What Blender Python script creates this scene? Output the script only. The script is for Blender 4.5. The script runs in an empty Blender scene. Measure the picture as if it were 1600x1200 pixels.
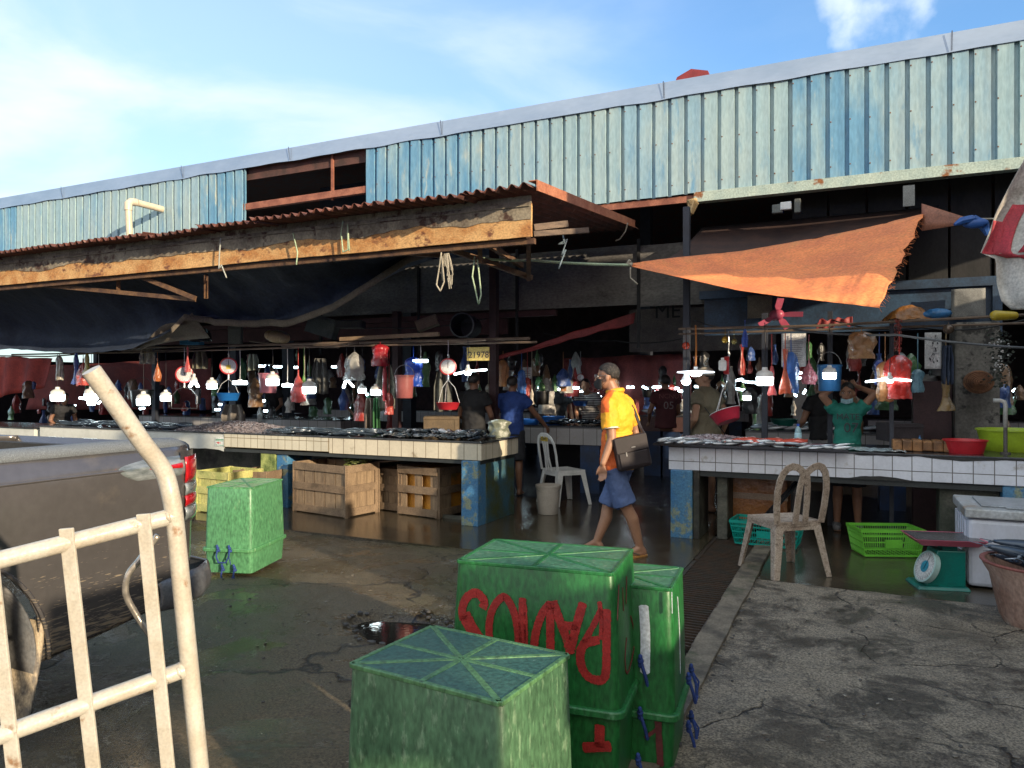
import bpy, math, random
from mathutils import Vector, Matrix, noise
random.seed(11)
R = math.radians
scene = bpy.context.scene
# ------------------------------------------------------------------ camera, sky, sun, exposure
EYE = 1.52; YAW = R(25.0); FPX = 1150.0
cam_d = bpy.data.cameras.new('camera'); cam = bpy.data.objects.new('camera', cam_d)
scene.collection.objects.link(cam); scene.camera = cam
cam.location = (0, 0, EYE); cam.rotation_euler = (R(90), 0, YAW)
cam_d.sensor_width = 36; cam_d.lens = FPX/1600*36; cam_d.clip_end = 2000; cam_d.clip_start = 0.05
SUN_ELEV = R(13.5); SUN_ROT = R(115)      # rotation clockwise from +Y: the sun stands to the right and a little behind
sun_dir = Vector((math.sin(SUN_ROT)*math.cos(SUN_ELEV), math.cos(SUN_ROT)*math.cos(SUN_ELEV), math.sin(SUN_ELEV)))
w = bpy.data.worlds.new('World'); scene.world = w; w.use_nodes = True
nt = w.node_tree; nt.nodes.clear()
def wn(t): return nt.nodes.new(t)
out = wn('ShaderNodeOutputWorld'); bg = wn('ShaderNodeBackground'); bg.inputs[1].default_value = 0.125
sky = wn('ShaderNodeTexSky'); sky.sky_type = 'NISHITA'; sky.sun_disc = False
sky.sun_elevation = SUN_ELEV; sky.sun_rotation = SUN_ROT; sky.air_density = 1.3; sky.dust_density = 0.7; sky.ozone_density = 2.6
tc = wn('ShaderNodeTexCoord'); mp = wn('ShaderNodeMapping'); mp.inputs['Scale'].default_value = (1.6, 1.6, 5.0)
mp.inputs['Rotation'].default_value = (0.35, 0.3, 0.5)
n1 = wn('ShaderNodeTexNoise'); n1.inputs['Scale'].default_value = 1.55; n1.inputs['Detail'].default_value = 8; n1.inputs['Roughness'].default_value = 0.52; n1.inputs['Distortion'].default_value = 0.5
r1 = wn('ShaderNodeMapRange'); r1.interpolation_type = 'SMOOTHSTEP'; r1.inputs[1].default_value = 0.4; r1.inputs[2].default_value = 0.72
sep = wn('ShaderNodeSeparateXYZ'); rl = wn('ShaderNodeMapRange'); rl.interpolation_type = 'SMOOTHSTEP'
dotl = wn('ShaderNodeVectorMath'); dotl.operation = 'DOT_PRODUCT'; dotl.inputs[1].default_value = (-0.88, 0.45, 0.0)
rl.inputs[1].default_value = 0.42; rl.inputs[2].default_value = 1.02; rl.inputs[3].default_value = 0.1; rl.inputs[4].default_value = 0.72
# one small cumulus high on the right
dotc = wn('ShaderNodeVectorMath'); dotc.operation = 'DOT_PRODUCT'
cd = Vector((-math.sin(YAW) + math.cos(YAW)*0.50, math.cos(YAW) + math.sin(YAW)*0.50, 0.525)).normalized(); dotc.inputs[1].default_value = cd
rc = wn('ShaderNodeMapRange'); rc.inputs[1].default_value = 1.0014; rc.inputs[2].default_value = 1.0042; rc.inputs[4].default_value = 0.95; rc.interpolation_type = 'SMOOTHSTEP'
n2 = wn('ShaderNodeTexNoise'); n2.inputs['Scale'].default_value = 13; n2.inputs['Detail'].default_value = 7
r2 = wn('ShaderNodeMapRange'); r2.inputs[1].default_value = 0.2; r2.inputs[2].default_value = 0.55
m1 = wn('ShaderNodeMath'); m1.operation = 'MULTIPLY'; m2 = wn('ShaderNodeMath'); m2.operation = 'MULTIPLY'; mx = wn('ShaderNodeMath'); mx.operation = 'MAXIMUM'
m0 = wn('ShaderNodeMath'); m0.operation = 'MULTIPLY_ADD'; m0.inputs[1].default_value = 1.0
# bright clouds added unseen behind the viewer to lift the ambient light
dotb = wn('ShaderNodeVectorMath'); dotb.operation = 'DOT_PRODUCT'; dotb.inputs[1].default_value = (math.sin(YAW), -math.cos(YAW), 0.35)
rb = wn('ShaderNodeMapRange'); rb.inputs[1].default_value = 0.15; rb.inputs[2].default_value = 0.75; rb.inputs[4].default_value = 1.7
mxb = wn('ShaderNodeMath'); mxb.operation = 'MAXIMUM'
mix = wn('ShaderNodeMix'); mix.clamp_factor = False; mix.data_type = 'RGBA'; mix.inputs[7].default_value = (3.7, 4.3, 5.0, 1)
gm = wn('ShaderNodeMix'); gm.data_type = 'RGBA'; gm.blend_type = 'MULTIPLY'; gm.inputs[0].default_value = 1; gm.inputs[7].default_value = (0.62, 0.95, 1.30, 1)
L = nt.links.new
L(tc.outputs['Generated'], mp.inputs[0]); L(mp.outputs[0], n1.inputs['Vector']); L(n1.outputs[0], r1.inputs[0])
L(tc.outputs['Generated'], dotl.inputs[0]); L(dotl.outputs['Value'], rl.inputs[0])
L(r1.outputs[0], m1.inputs[0]); L(rl.outputs[0], m1.inputs[1])
m3 = wn('ShaderNodeMath'); m3.operation = 'MULTIPLY'; m3.inputs[1].default_value = 0.7
L(rl.outputs[0], m3.inputs[0]); L(m1.outputs[0], m0.inputs[0]); L(m3.outputs[0], m0.inputs[2])
L(tc.outputs['Generated'], dotc.inputs[0]); pa = wn('ShaderNodeMath'); pa.operation = 'MULTIPLY_ADD'; pa.inputs[1].default_value = 0.0075; L(n2.outputs[0], pa.inputs[0]); L(dotc.outputs['Value'], pa.inputs[2]); L(pa.outputs[0], rc.inputs[0]); L(tc.outputs['Generated'], n2.inputs['Vector']); L(n2.outputs[0], r2.inputs[0])
L(rc.outputs[0], m2.inputs[0]); L(r2.outputs[0], m2.inputs[1]); L(m0.outputs[0], mxb.inputs[0]); L(tc.outputs['Generated'], dotb.inputs[0]); L(dotb.outputs['Value'], rb.inputs[0]); L(rb.outputs[0], mxb.inputs[1]); L(mxb.outputs[0], mx.inputs[0]); L(m2.outputs[0], mx.inputs[1])
L(sky.outputs[0], gm.inputs[6]); L(gm.outputs[2], mix.inputs[6]); L(mx.outputs[0], mix.inputs[0]); L(mix.outputs[2], bg.inputs[0]); L(bg.outputs[0], out.inputs[0])
sd = bpy.data.lights.new('sun', 'SUN'); sd.energy = 3.5; sd.angle = R(0.5); sd.color = (1.0, 0.83, 0.6)
so = bpy.data.objects.new('sun', sd); scene.collection.objects.link(so); so.rotation_euler = sun_dir.to_track_quat('Z', 'Y').to_euler(); so.location = (10, -10, 12)
scene.view_settings.view_transform = 'Standard'; scene.view_settings.look = 'None'; scene.view_settings.exposure = 1.0; scene.view_settings.gamma = 1
scene.cycles.max_bounces = 6; scene.cycles.diffuse_bounces = 3; scene.cycles.glossy_bounces = 3; scene.cycles.transmission_bounces = 3; scene.cycles.sample_clamp_indirect = 6

# ------------------------------------------------------------------ picture measurements to places
FWD = Vector((-math.sin(YAW), math.cos(YAW), 0)); RGT = Vector((math.cos(YAW), math.sin(YAW), 0)); CAM = Vector((0, 0, EYE))
def dr(x, y): return FWD + RGT*((x-800)/FPX) + Vector((0, 0, (600-y)/FPX))
def D(x, y, d): return CAM + dr(x, y)*d
def Y(x, y, yy): v = dr(x, y); return CAM + v*(yy/v.y)
def X(x, y, xx): v = dr(x, y); return CAM + v*(xx/v.x)
def G(x, y, z=0.0): v = dr(x, y); return CAM + v*((z-EYE)/v.z)
def Q(x, y, p0, n): v = dr(x, y); return CAM + v*((p0-CAM).dot(n)/v.dot(n))
def dep(p): return (Vector(p)-CAM).dot(FWD)
def V(*a): return Vector(a)

# ------------------------------------------------------------------ mesh builder
class MB:
    def __init__(s): s.v = []; s.f = []; s.m = []; s.cur = 0
    def add(s, vs, fs):
        o = len(s.v); s.v += [tuple(v) for v in vs]
        for f in fs: s.f.append(tuple(i+o for i in f)); s.m.append(s.cur)
        return s
    def box(s, c, d, rot=0, taper=1.0):
        M = Matrix.Rotation(rot, 3, 'Z') if not isinstance(rot, Matrix) else rot
        vs = []
        for z in (-1, 1):
            k = taper if z > 0 else 1
            for (a, b) in ((-1, -1), (1, -1), (1, 1), (-1, 1)): vs.append(Vector(c) + M @ Vector((a*d[0]/2*k, b*d[1]/2*k, z*d[2]/2)))
        return s.add(vs, [(3, 2, 1, 0), (4, 5, 6, 7), (0, 1, 5, 4), (1, 2, 6, 5), (2, 3, 7, 6), (3, 0, 4, 7)])
    def span(s, a, b):
        return s.box([(a[i]+b[i])/2 for i in range(3)], [abs(b[i]-a[i]) for i in range(3)])
    def beam(s, p, q, wd, h, up=(0, 0, 1)):
        p = Vector(p); q = Vector(q); t = (q-p); l = t.length; t.normalize(); u = Vector(up)
        sx = t.cross(u)
        if sx.length < 1e-4: sx = t.cross(Vector((1, 0, 0)))
        sx.normalize(); u = sx.cross(t)
        return s.box((p+q)/2, (wd, l, h), Matrix((sx, t, u)).transposed())
    def tube(s, pts, r, n=8, cap=True, flat=1.0):
        pts = [Vector(p) for p in pts]; k = len(pts); rr = r if isinstance(r, (list, tuple)) else [r]*k
        t0 = (pts[1]-pts[0]).normalized(); a = t0.cross(Vector((0, 0, 1)))
        if a.length < 1e-3: a = t0.cross(Vector((0, 1, 0)))
        a.normalize(); vs = []
        for i in range(k):
            t = (pts[min(i+1, k-1)]-pts[max(i-1, 0)]); t = t.normalized() if t.length > 1e-9 else t0
            a = (a - t*a.dot(t)); a = a.normalized() if a.length > 1e-6 else t.orthogonal().normalized()
            b = t.cross(a)
            for j in range(n):
                an = 2*math.pi*j/n; vs.append(pts[i] + (a*math.cos(an) + b*math.sin(an)*flat)*rr[i])
        fs = [(i*n+j, i*n+(j+1) % n, (i+1)*n+(j+1) % n, (i+1)*n+j) for i in range(k-1) for j in range(n)]
        if cap: fs += [tuple(range(n-1, -1, -1)), tuple((k-1)*n+j for j in range(n))]
        return s.add(vs, fs)
    def cap(s, p, q, r1, r2, n=12):      # tapered capsule
        p = Vector(p); q = Vector(q); t = q-p
        if t.length < 1e-5: t = Vector((0, 0, 1e-4))
        t = t.normalized(); pts = []; rs = []
        for a in (80, 55, 28): pts.append(p - t*r1*math.sin(R(a))); rs.append(r1*math.cos(R(a)))
        pts += [p, q]; rs += [r1, r2]
        for a in (28, 55, 80): pts.append(q + t*r2*math.sin(R(a))); rs.append(r2*math.cos(R(a)))
        return s.tube(pts, rs, n)
    def lathe(s, prof, c=(0, 0, 0), n=20, M=None, sx=1, sy=1, cap=False):
        M = M or Matrix.Identity(3); vs = []
        for (r, z) in prof:
            for j in range(n):
                a = 2*math.pi*j/n; vs.append(Vector(c) + M @ Vector((r*math.cos(a)*sx, r*math.sin(a)*sy, z)))
        k = len(prof)
        fs = [(i*n+j, i*n+(j+1) % n, (i+1)*n+(j+1) % n, (i+1)*n+j) for i in range(k-1) for j in range(n)]
        if cap: fs += [tuple(range(n-1, -1, -1)), tuple((k-1)*n+j for j in range(n))]
        return s.add(vs, fs)
    def ell(s, c, r, M=None, n=14, k=9):
        return s.lathe([(math.cos(R(-88+176*i/(k-1))), math.sin(R(-88+176*i/(k-1)))) for i in range(k)], c, n, (M or Matrix.Identity(3)) @ Matrix.Diagonal(r), cap=True)
    def grid(s, fn, nu, nv):
        vs = [fn(i/nu, j/nv) for j in range(nv+1) for i in range(nu+1)]
        return s.add(vs, [(j*(nu+1)+i, j*(nu+1)+i+1, (j+1)*(nu+1)+i+1, (j+1)*(nu+1)+i) for j in range(nv) for i in range(nu)])
    def poly(s, pts, th=(0, 0, 0)):        # prism of a flat outline
        n = len(pts); th = Vector(th); pts = [Vector(p) for p in pts]
        if th.length < 1e-9: return s.add(pts, [tuple(range(n))])
        return s.add(pts + [p+th for p in pts], [tuple(range(n-1, -1, -1)), tuple(range(n, 2*n))] + [(i, (i+1) % n, n+(i+1) % n, n+i) for i in range(n)])
    def build(s, name, mats, parent=None, smooth=False, loc=None, bevel=0, solid=0, rot=0, sub=0, link=True):
        me = bpy.data.meshes.new(name)
        o = Vector(loc) if loc is not None else (Vector(parent['_o']) if parent is not None and '_o' in parent else Vector((0, 0, 0)))
        rz = rot if parent is None else 0
        vs = [Vector(v)-o for v in s.v]
        if rz: Mi = Matrix.Rotation(-rz, 3, 'Z'); vs = [Mi @ v for v in vs]
        me.from_pydata([tuple(v) for v in vs], [], s.f); 
        mats = mats if isinstance(mats, (list, tuple)) else [mats]
        for m in mats: me.materials.append(m)
        me.polygons.foreach_set('material_index', s.m); me.update()
        if smooth:
            me.polygons.foreach_set('use_smooth', [True]*len(me.polygons))
            if smooth != 'all': me.set_sharp_from_angle(angle=R(42))
        ob = bpy.data.objects.new(name, me); scene.collection.objects.link(ob)
        if parent is not None: ob.parent = parent
        else: ob.location = o; ob.rotation_euler.z = rz
        if bevel: b = ob.modifiers.new('bevel', 'BEVEL'); b.width = bevel; b.segments = 2; b.limit_method = 'ANGLE'
        if sub: b = ob.modifiers.new('sub', 'SUBSURF'); b.levels = sub; b.render_levels = sub
        if solid: b = ob.modifiers.new('solid', 'SOLIDIFY'); b.thickness = solid; b.offset = 0
        return ob
def tag(o, label=None, cat=None, group=None, kind=None):
    if label: o['label'] = label
    if cat: o['category'] = cat
    if group: o['group'] = group
    if kind: o['kind'] = kind
    return o
def thing(name, label, cat, loc, group=None):
    o = bpy.data.objects.new(name, None); scene.collection.objects.link(o); o.location = loc; o.empty_display_size = 0.1
    o['_o'] = tuple(loc); return tag(o, label, cat, group)
def copy_tree(o, loc, rz=0, label=None, group=None, sc=None):
    c = o.copy(); scene.collection.objects.link(c); c.location = loc; c.rotation_euler = (0, 0, rz)
    if sc: c.scale = sc if isinstance(sc, tuple) else (sc, sc, sc)
    if label: c['label'] = label
    if group: c['group'] = group
    for ch in list(o.children):
        d = ch.copy(); scene.collection.objects.link(d); d.parent = c
        for g in list(ch.children): e = g.copy(); scene.collection.objects.link(e); e.parent = d
    return c
def baked(mb, name, mats, parent, voxel, smooth_it=4, loc=None, paint=None):   # voxel-joined continuous mesh
    me = bpy.data.meshes.new('tmp'); me.from_pydata(mb.v, [], mb.f); me.update()
    t = bpy.data.objects.new('tmp', me); scene.collection.objects.link(t)
    m = t.modifiers.new('r', 'REMESH'); m.mode = 'VOXEL'; m.voxel_size = voxel
    m = t.modifiers.new('s', 'SMOOTH'); m.factor = 0.5; m.iterations = smooth_it
    dg = bpy.context.evaluated_depsgraph_get(); dg.update()
    me2 = bpy.data.meshes.new_from_object(t.evaluated_get(dg)); bpy.data.objects.remove(t); bpy.data.meshes.remove(me)
    o = Vector(parent['_o']) if parent is not None else Vector(loc or (0, 0, 0))
    me2.transform(Matrix.Translation(-o)); me2.name = name
    me2.materials.clear()
    for mm in (mats if isinstance(mats, (list, tuple)) else [mats]): me2.materials.append(mm)
    me2.polygons.foreach_set('use_smooth', [True]*len(me2.polygons))
    if paint:
        idx = [paint(p.center + o) for p in me2.polygons]; me2.polygons.foreach_set('material_index', idx)
    ob = bpy.data.objects.new(name, me2); scene.collection.objects.link(ob)
    if parent is not None: ob.parent = parent
    else: ob.location = o
    return ob
# ------------------------------------------------------------------ materials
_M = {}
def mat(name, c1, c2=None, rough=0.6, metal=0.0, sc=6.0, stretch=(1, 1, 1), lo=0.4, hi=0.62, bump=0.15, bsc=60.0, c3=None, sc3=2.0, lo3=0.55, hi3=0.68, rough2=None,
        emit=0.0, ecol=None, trans=0.0, coat=0.0, alpha=1.0, world=False, spec=0.5, grain=0.25, sub=0.0, bdist=0.01):
    if name in _M: return _M[name]
    m = bpy.data.materials.new(name); m.use_nodes = True; t = m.node_tree; b = t.nodes['Principled BSDF']; lk = t.links.new
    def N(k): return t.nodes.new(k)
    co = N('ShaderNodeTexCoord'); mp = N('ShaderNodeMapping'); mp.inputs['Scale'].default_value = stretch
    oi = N('ShaderNodeObjectInfo'); vm = N('ShaderNodeVectorMath'); vm.operation = 'SCALE'; vm.inputs[0].default_value = (37, 19, 53); lk(oi.outputs['Random'], vm.inputs['Scale'])
    ad = N('ShaderNodeVectorMath'); ad.operation = 'ADD'
    lk(co.outputs['Object'], ad.inputs[0])
    if not world: lk(vm.outputs[0], ad.inputs[1])
    lk(ad.outputs[0], mp.inputs[0])
    c1 = tuple(c1)+(1,); c2 = tuple(c2)+(1,) if c2 else tuple(x*0.72 for x in c1[:3])+(1,)
    def noise_fac(scale, lo, hi, det=6, src=mp):
        n = N('ShaderNodeTexNoise'); n.inputs['Scale'].default_value = scale; n.inputs['Detail'].default_value = det; n.inputs['Roughness'].default_value = 0.62
        lk(src.outputs[0], n.inputs['Vector']); r = N('ShaderNodeMapRange'); r.inputs[1].default_value = lo; r.inputs[2].default_value = hi; lk(n.outputs[0], r.inputs[0]); return n, r
    n, r = noise_fac(sc, lo, hi)
    mx = N('ShaderNodeMix'); mx.data_type = 'RGBA'; mx.inputs[6].default_value = c1; mx.inputs[7].default_value = c2; lk(r.outputs[0], mx.inputs[0]); col = mx.outputs[2]
    if c3:
        n3, r3 = noise_fac(sc3, lo3, hi3, 8)
        m3 = N('ShaderNodeMix'); m3.data_type = 'RGBA'; m3.inputs[7].default_value = tuple(c3)+(1,); lk(col, m3.inputs[6]); lk(r3.outputs[0], m3.inputs[0]); col = m3.outputs[2]
    if grain:
        ng = N('ShaderNodeTexNoise'); ng.inputs['Scale'].default_value = sc*14; ng.inputs['Detail'].default_value = 3; lk(mp.outputs[0], ng.inputs['Vector'])
        rg = N('ShaderNodeMapRange'); rg.inputs[1].default_value = 0.3; rg.inputs[2].default_value = 0.7; rg.inputs[3].default_value = 1-grain; rg.inputs[4].default_value = 1+grain; lk(ng.outputs[0], rg.inputs[0])
        mg = N('ShaderNodeVectorMath'); mg.operation = 'SCALE'; lk(col, mg.inputs[0]); lk(rg.outputs[0], mg.inputs['Scale']); col = mg.outputs[0]
    lk(col, b.inputs['Base Color'])
    b.inputs['Metallic'].default_value = metal; b.inputs['Roughness'].default_value = rough; b.inputs['Specular IOR Level'].default_value = spec
    if rough2 is not None:
        rr = N('ShaderNodeMapRange'); rr.inputs[3].default_value = rough; rr.inputs[4].default_value = rough2; lk(r.outputs[0], rr.inputs[0]); lk(rr.outputs[0], b.inputs['Roughness'])
    if bump:
        nb = N('ShaderNodeTexNoise'); nb.inputs['Scale'].default_value = bsc; nb.inputs['Detail'].default_value = 5; lk(mp.outputs[0], nb.inputs['Vector'])
        bp = N('ShaderNodeBump'); bp.inputs['Strength'].default_value = bump; bp.inputs['Distance'].default_value = bdist; lk(nb.outputs[0], bp.inputs['Height']); lk(bp.outputs[0], b.inputs['Normal'])
    if emit: b.inputs['Emission Strength'].default_value = emit; b.inputs['Emission Color'].default_value = tuple(ecol or c1[:3])+(1,)
    if coat: b.inputs['Coat Weight'].default_value = coat; b.inputs['Coat Roughness'].default_value = 0.12
    if trans: b.inputs['Transmission Weight'].default_value = trans
    if sub: b.inputs['Subsurface Weight'].default_value = sub; b.inputs['Subsurface Scale'].default_value = 0.02
    if alpha < 1: b.inputs['Alpha'].default_value = alpha
    _M[name] = m; return m
def plastic(name, c, rough=0.35, **k):
    d = dict(c2=[x*0.8 for x in c], sc=5, bump=0.05, grain=0.08, sub=0); d.update(k); return mat(name, c, rough=rough, **d)
def filmy(name, c):        # thin carrier-bag film
    if name in _M: return _M[name]
    m = mat(name, c, rough=0.3, sc=14, bump=0.6, bsc=18, bdist=0.03, grain=0.1)
    b = m.node_tree.nodes['Principled BSDF']; b.inputs['Transmission Weight'].default_value = 0.25; return m
GLOW = mat('lamp_glow', (0.85, 0.95, 1.0), rough=0.4, bump=0, grain=0, emit=7.0, ecol=(0.78, 0.95, 1.0))
GLOWF = mat('lamp_gap_glow_far', (0.85, 0.95, 1.0), rough=0.4, bump=0, grain=0, emit=8.0, ecol=(0.68, 0.9, 1.0))
WHP = plastic('white_plastic', (0.68, 0.68, 0.66)); BLK = plastic('black_plastic', (0.015, 0.015, 0.018)); WIRE = mat('wire_black', (0.012, 0.012, 0.014), bump=0)
STEEL = mat('dull_steel', (0.35, 0.35, 0.36), rough=0.35, metal=0.9); ROPE = mat('rope', (0.42, 0.38, 0.3), rough=0.9)
RUST = mat('rusty_steel', (0.16, 0.055, 0.03), (0.30, 0.11, 0.05), rough=0.85, sc=9)
WOOD = mat('grey_wood', (0.17, 0.12, 0.085), (0.09, 0.065, 0.05), rough=0.85, stretch=(1, 1, 6), sc=4)
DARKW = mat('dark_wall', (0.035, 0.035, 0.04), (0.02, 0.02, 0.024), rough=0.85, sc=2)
# ------------------------------------------------------------------ ground
def wetmat(name, dry, wet, tint, thr_lo, thr_hi, sc, crack=0.0, rdry=0.75, rwet=0.12, bump=0.5, ripple=0.0, csc=1.3, film=None):
    m = bpy.data.materials.new(name); m.use_nodes = True; t = m.node_tree; b = t.nodes['Principled BSDF']; lk = t.links.new
    def N(k, **kw):
        n = t.nodes.new(k)
        for a, v in kw.items(): setattr(n, a, v)
        return n
    co = N('ShaderNodeTexCoord'); src = co.outputs['Object']
    def noise_(scale, det=8, rough=0.6, dist=0.0):
        n = N('ShaderNodeTexNoise'); n.inputs['Scale'].default_value = scale; n.inputs['Detail'].default_value = det; n.inputs['Roughness'].default_value = rough; n.inputs['Distortion'].default_value = dist; lk(src, n.inputs['Vector']); return n.outputs[0]
    def rng(s, a, c, d=0, e=1):
        n = N('ShaderNodeMapRange'); n.inputs[1].default_value = a; n.inputs[2].default_value = c; n.inputs[3].default_value = d; n.inputs[4].default_value = e; lk(s, n.inputs[0]); return n.outputs[0]
    def mixc(f, a, c):
        n = N('ShaderNodeMix', data_type='RGBA'); lk(f, n.inputs[0])
        for s, k in ((a, 6), (c, 7)):
            if isinstance(s, tuple): n.inputs[k].default_value = s + (1,)
            else: lk(s, n.inputs[k])
        return n.outputs[2]
    wetf = rng(noise_(sc, 12, 0.80 if csc == 1.1 else .68, 0.3), thr_lo, thr_hi)
    col = mixc(wetf, dry, wet); col = mixc(rng(noise_(0.55, 5), 0.5, 0.72), col, tint)
    sp = noise_(90, 4, 0.7); mg = N('ShaderNodeVectorMath', operation='SCALE'); lk(col, mg.inputs[0]); lk(rng(sp, 0.36, 0.66, 0.35, 1.75), mg.inputs['Scale']); col = mg.outputs[0]
    fine = noise_(38 if ripple else 55, 10, 0.8); big = noise_(5, 4)
    hsum = N('ShaderNodeMath', operation='MULTIPLY_ADD'); hsum.inputs[1].default_value = 0.5; lk(fine, hsum.inputs[0]); lk(big, hsum.inputs[2]); h = hsum.outputs[0]
    if crack:
        va = N('ShaderNodeVectorMath', operation='ADD'); nn = N('ShaderNodeTexNoise'); nn.inputs['Scale'].default_value = 3; nn.inputs['Detail'].default_value = 5; lk(src, nn.inputs['Vector'])
        sv = N('ShaderNodeVectorMath', operation='SCALE'); sv.inputs['Scale'].default_value = 0.5; lk(nn.outputs['Color'], sv.inputs[0]); lk(src, va.inputs[0]); lk(sv.outputs[0], va.inputs[1])
        vo = N('ShaderNodeTexVoronoi', feature='DISTANCE_TO_EDGE'); vo.inputs['Scale'].default_value = csc; lk(va.outputs[0], vo.inputs['Vector'])
        cr = rng(vo.outputs['Distance'], 0.0, 0.012); gate = rng(noise_(0.9, 3), 0.46, 0.54); 
        mxn = N('ShaderNodeMath', operation='MAXIMUM'); lk(cr, mxn.inputs[0]); lk(gate, mxn.inputs[1]); crf = mxn.outputs[0]
        col = mixc(crf, (0.008, 0.008, 0.008), col)
        ad = N('ShaderNodeMath', operation='MULTIPLY_ADD'); ad.inputs[1].default_value = crack; lk(crf, ad.inputs[0]); lk(h, ad.inputs[2]); h = ad.outputs[0]
    rg_ = rng(wetf, 0, 1, rdry, rwet); st_ = rng(wetf, 0, 1, bump, bump*(0.35 if ripple else .6)+ripple)
    if film:
        fm_ = rng(noise_(0.75, 12, 0.72, 0.6), film, film+0.035)
        def mixf(f, s, v):
            n = N('ShaderNodeMix', data_type='FLOAT'); lk(f, n.inputs[0]); lk(s, n.inputs[2]); n.inputs[3].default_value = v; return n.outputs[0]
        rg_ = mixf(fm_, rg_, 0.07); st_ = mixf(fm_, st_, bump*0.22); dk = N('ShaderNodeVectorMath', operation='SCALE'); lk(col, dk.inputs[0]); lk(rng(fm_, 0, 1, 1.0, 0.6), dk.inputs['Scale']); col = dk.outputs[0]
    lk(col, b.inputs['Base Color']); lk(rg_, b.inputs['Roughness'])
    bp = N('ShaderNodeBump'); bp.inputs['Distance'].default_value = 0.03 if ripple else 0.05; lk(h, bp.inputs['Height']); lk(st_, bp.inputs['Strength']); lk(bp.outputs[0], b.inputs['Normal'])
    return m
M_ROAD = wetmat('wet_asphalt', (0.14, 0.108, 0.066), (0.065, 0.051, 0.030), (0.085, 0.088, 0.036), 0.40, 0.60, 1.3, crack=0.6, rdry=0.55, rwet=0.2, bump=0.95, csc=0.55, film=0.5)
M_PAVE = wetmat('worn_concrete', (0.30, 0.25, 0.185), (0.068, 0.055, 0.040), (0.11, 0.088, 0.058), 0.46, 0.555, 2.0, crack=1.2, rdry=0.85, rwet=0.34, bump=0.9, csc=1.1, film=0.60)
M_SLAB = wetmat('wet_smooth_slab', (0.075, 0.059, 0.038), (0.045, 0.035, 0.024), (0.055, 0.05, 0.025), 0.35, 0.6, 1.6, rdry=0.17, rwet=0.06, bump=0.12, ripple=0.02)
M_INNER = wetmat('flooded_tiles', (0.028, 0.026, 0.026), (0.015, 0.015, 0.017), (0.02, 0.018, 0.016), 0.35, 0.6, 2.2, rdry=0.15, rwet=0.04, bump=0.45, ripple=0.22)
M_KERB = mat('kerb_concrete', (0.19, 0.155, 0.11), (0.075, 0.062, 0.046), rough=0.8, sc=5, bump=0.5, bsc=30, c3=(0.04, 0.05, 0.02), sc3=3)
M_DARK = mat('drain_dark', (0.012, 0.012, 0.012), rough=0.3)
def nz(x, y, s, k=0): return noise.noise(Vector((x*s, y*s, k)))
g = MB(); g.poly([(-400, -400, -0.14), (400, -400, -0.14), (400, 600, -0.14), (-400, 600, -0.14)]); tag(g.build('ground', mat('far_ground', (0.09, 0.08, 0.065), rough=0.9)), kind='structure')
PH = G(632, 978)
def road_z(x, y):
    z = -0.012 + 0.012*nz(x, y, 1.1) + 0.006*nz(x, y, 6, 3)
    d = math.hypot((x-PH.x)/0.24, (y-PH.y)/0.2)*(1+0.3*nz(x, y, 5, 9))
    if d < 1.6: z -= 0.07*max(0, min(1, (1.6-d)/0.75)); 
    if 1.25 < d < 2.2: z += 0.02*abs(nz(x, y, 16, 2))
    return z
g = MB()
def rfn(u, v): x = -14+12.75*u**0.5 if u < 0.0 else -14 + 12.75*u; y = -6+11.95*v; return (x, y, road_z(x, y))
g.grid(rfn, 255, 240); tag(g.build('road', M_ROAD, smooth='all'), kind='structure')
M_PUD = mat('puddle_water', (0.02, 0.018, 0.014), rough=0.02, bump=0.04, bsc=30, grain=0)
g = MB(); g.lathe([(0.001, -0.045), (0.46, -0.045)], (PH.x, PH.y, 0), 24, sx=1, sy=0.85); tag(g.build('puddle', M_PUD), kind='structure')
g = MB()
def pfn(u, v):
    x = -0.70+9*u; y = -3+8.95*v
    z = 0.004 + 0.012*nz(x, y, 0.9, 5) + 0.007*nz(x, y, 5, 1)
    p = math.hypot((x-(-0.35))/0.45, (y-2.55)/0.5)
    if p < 1.2: z -= 0.035*(1.2-p)
    return (x, y, z)
g.grid(pfn, 220, 220); tag(g.build('pavement', M_PAVE, smooth='all'), kind='structure')
g = MB(); g.lathe([(0.001, -0.008), (0.5, -0.008)], (-0.33, 2.5, 0), 24, sy=1.2); g.lathe([(0.001, -0.004), (0.3, -0.004)], (1.15, 3.35, 0), 20, sy=0.35); tag(g.build('gutter_water', M_PUD), kind='structure')
g = MB(); g.span((-14, 5.95, -0.13), (-1.27, 9.0, 0.006)); g.span((-0.72, 5.95, -0.13), (9, 9.0, 0.006)); g.span((-1.27, 8.1, -0.13), (-0.72, 9.0, 0.006))
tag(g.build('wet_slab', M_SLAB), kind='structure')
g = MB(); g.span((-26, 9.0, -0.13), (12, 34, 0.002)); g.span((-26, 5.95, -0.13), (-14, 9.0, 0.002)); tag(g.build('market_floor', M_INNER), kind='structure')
g = MB(); g.span((-1.27, -4, -0.13), (-0.72, 8.1, -0.12)); tag(g.build('drain_bed', M_DARK), kind='structure')
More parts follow.
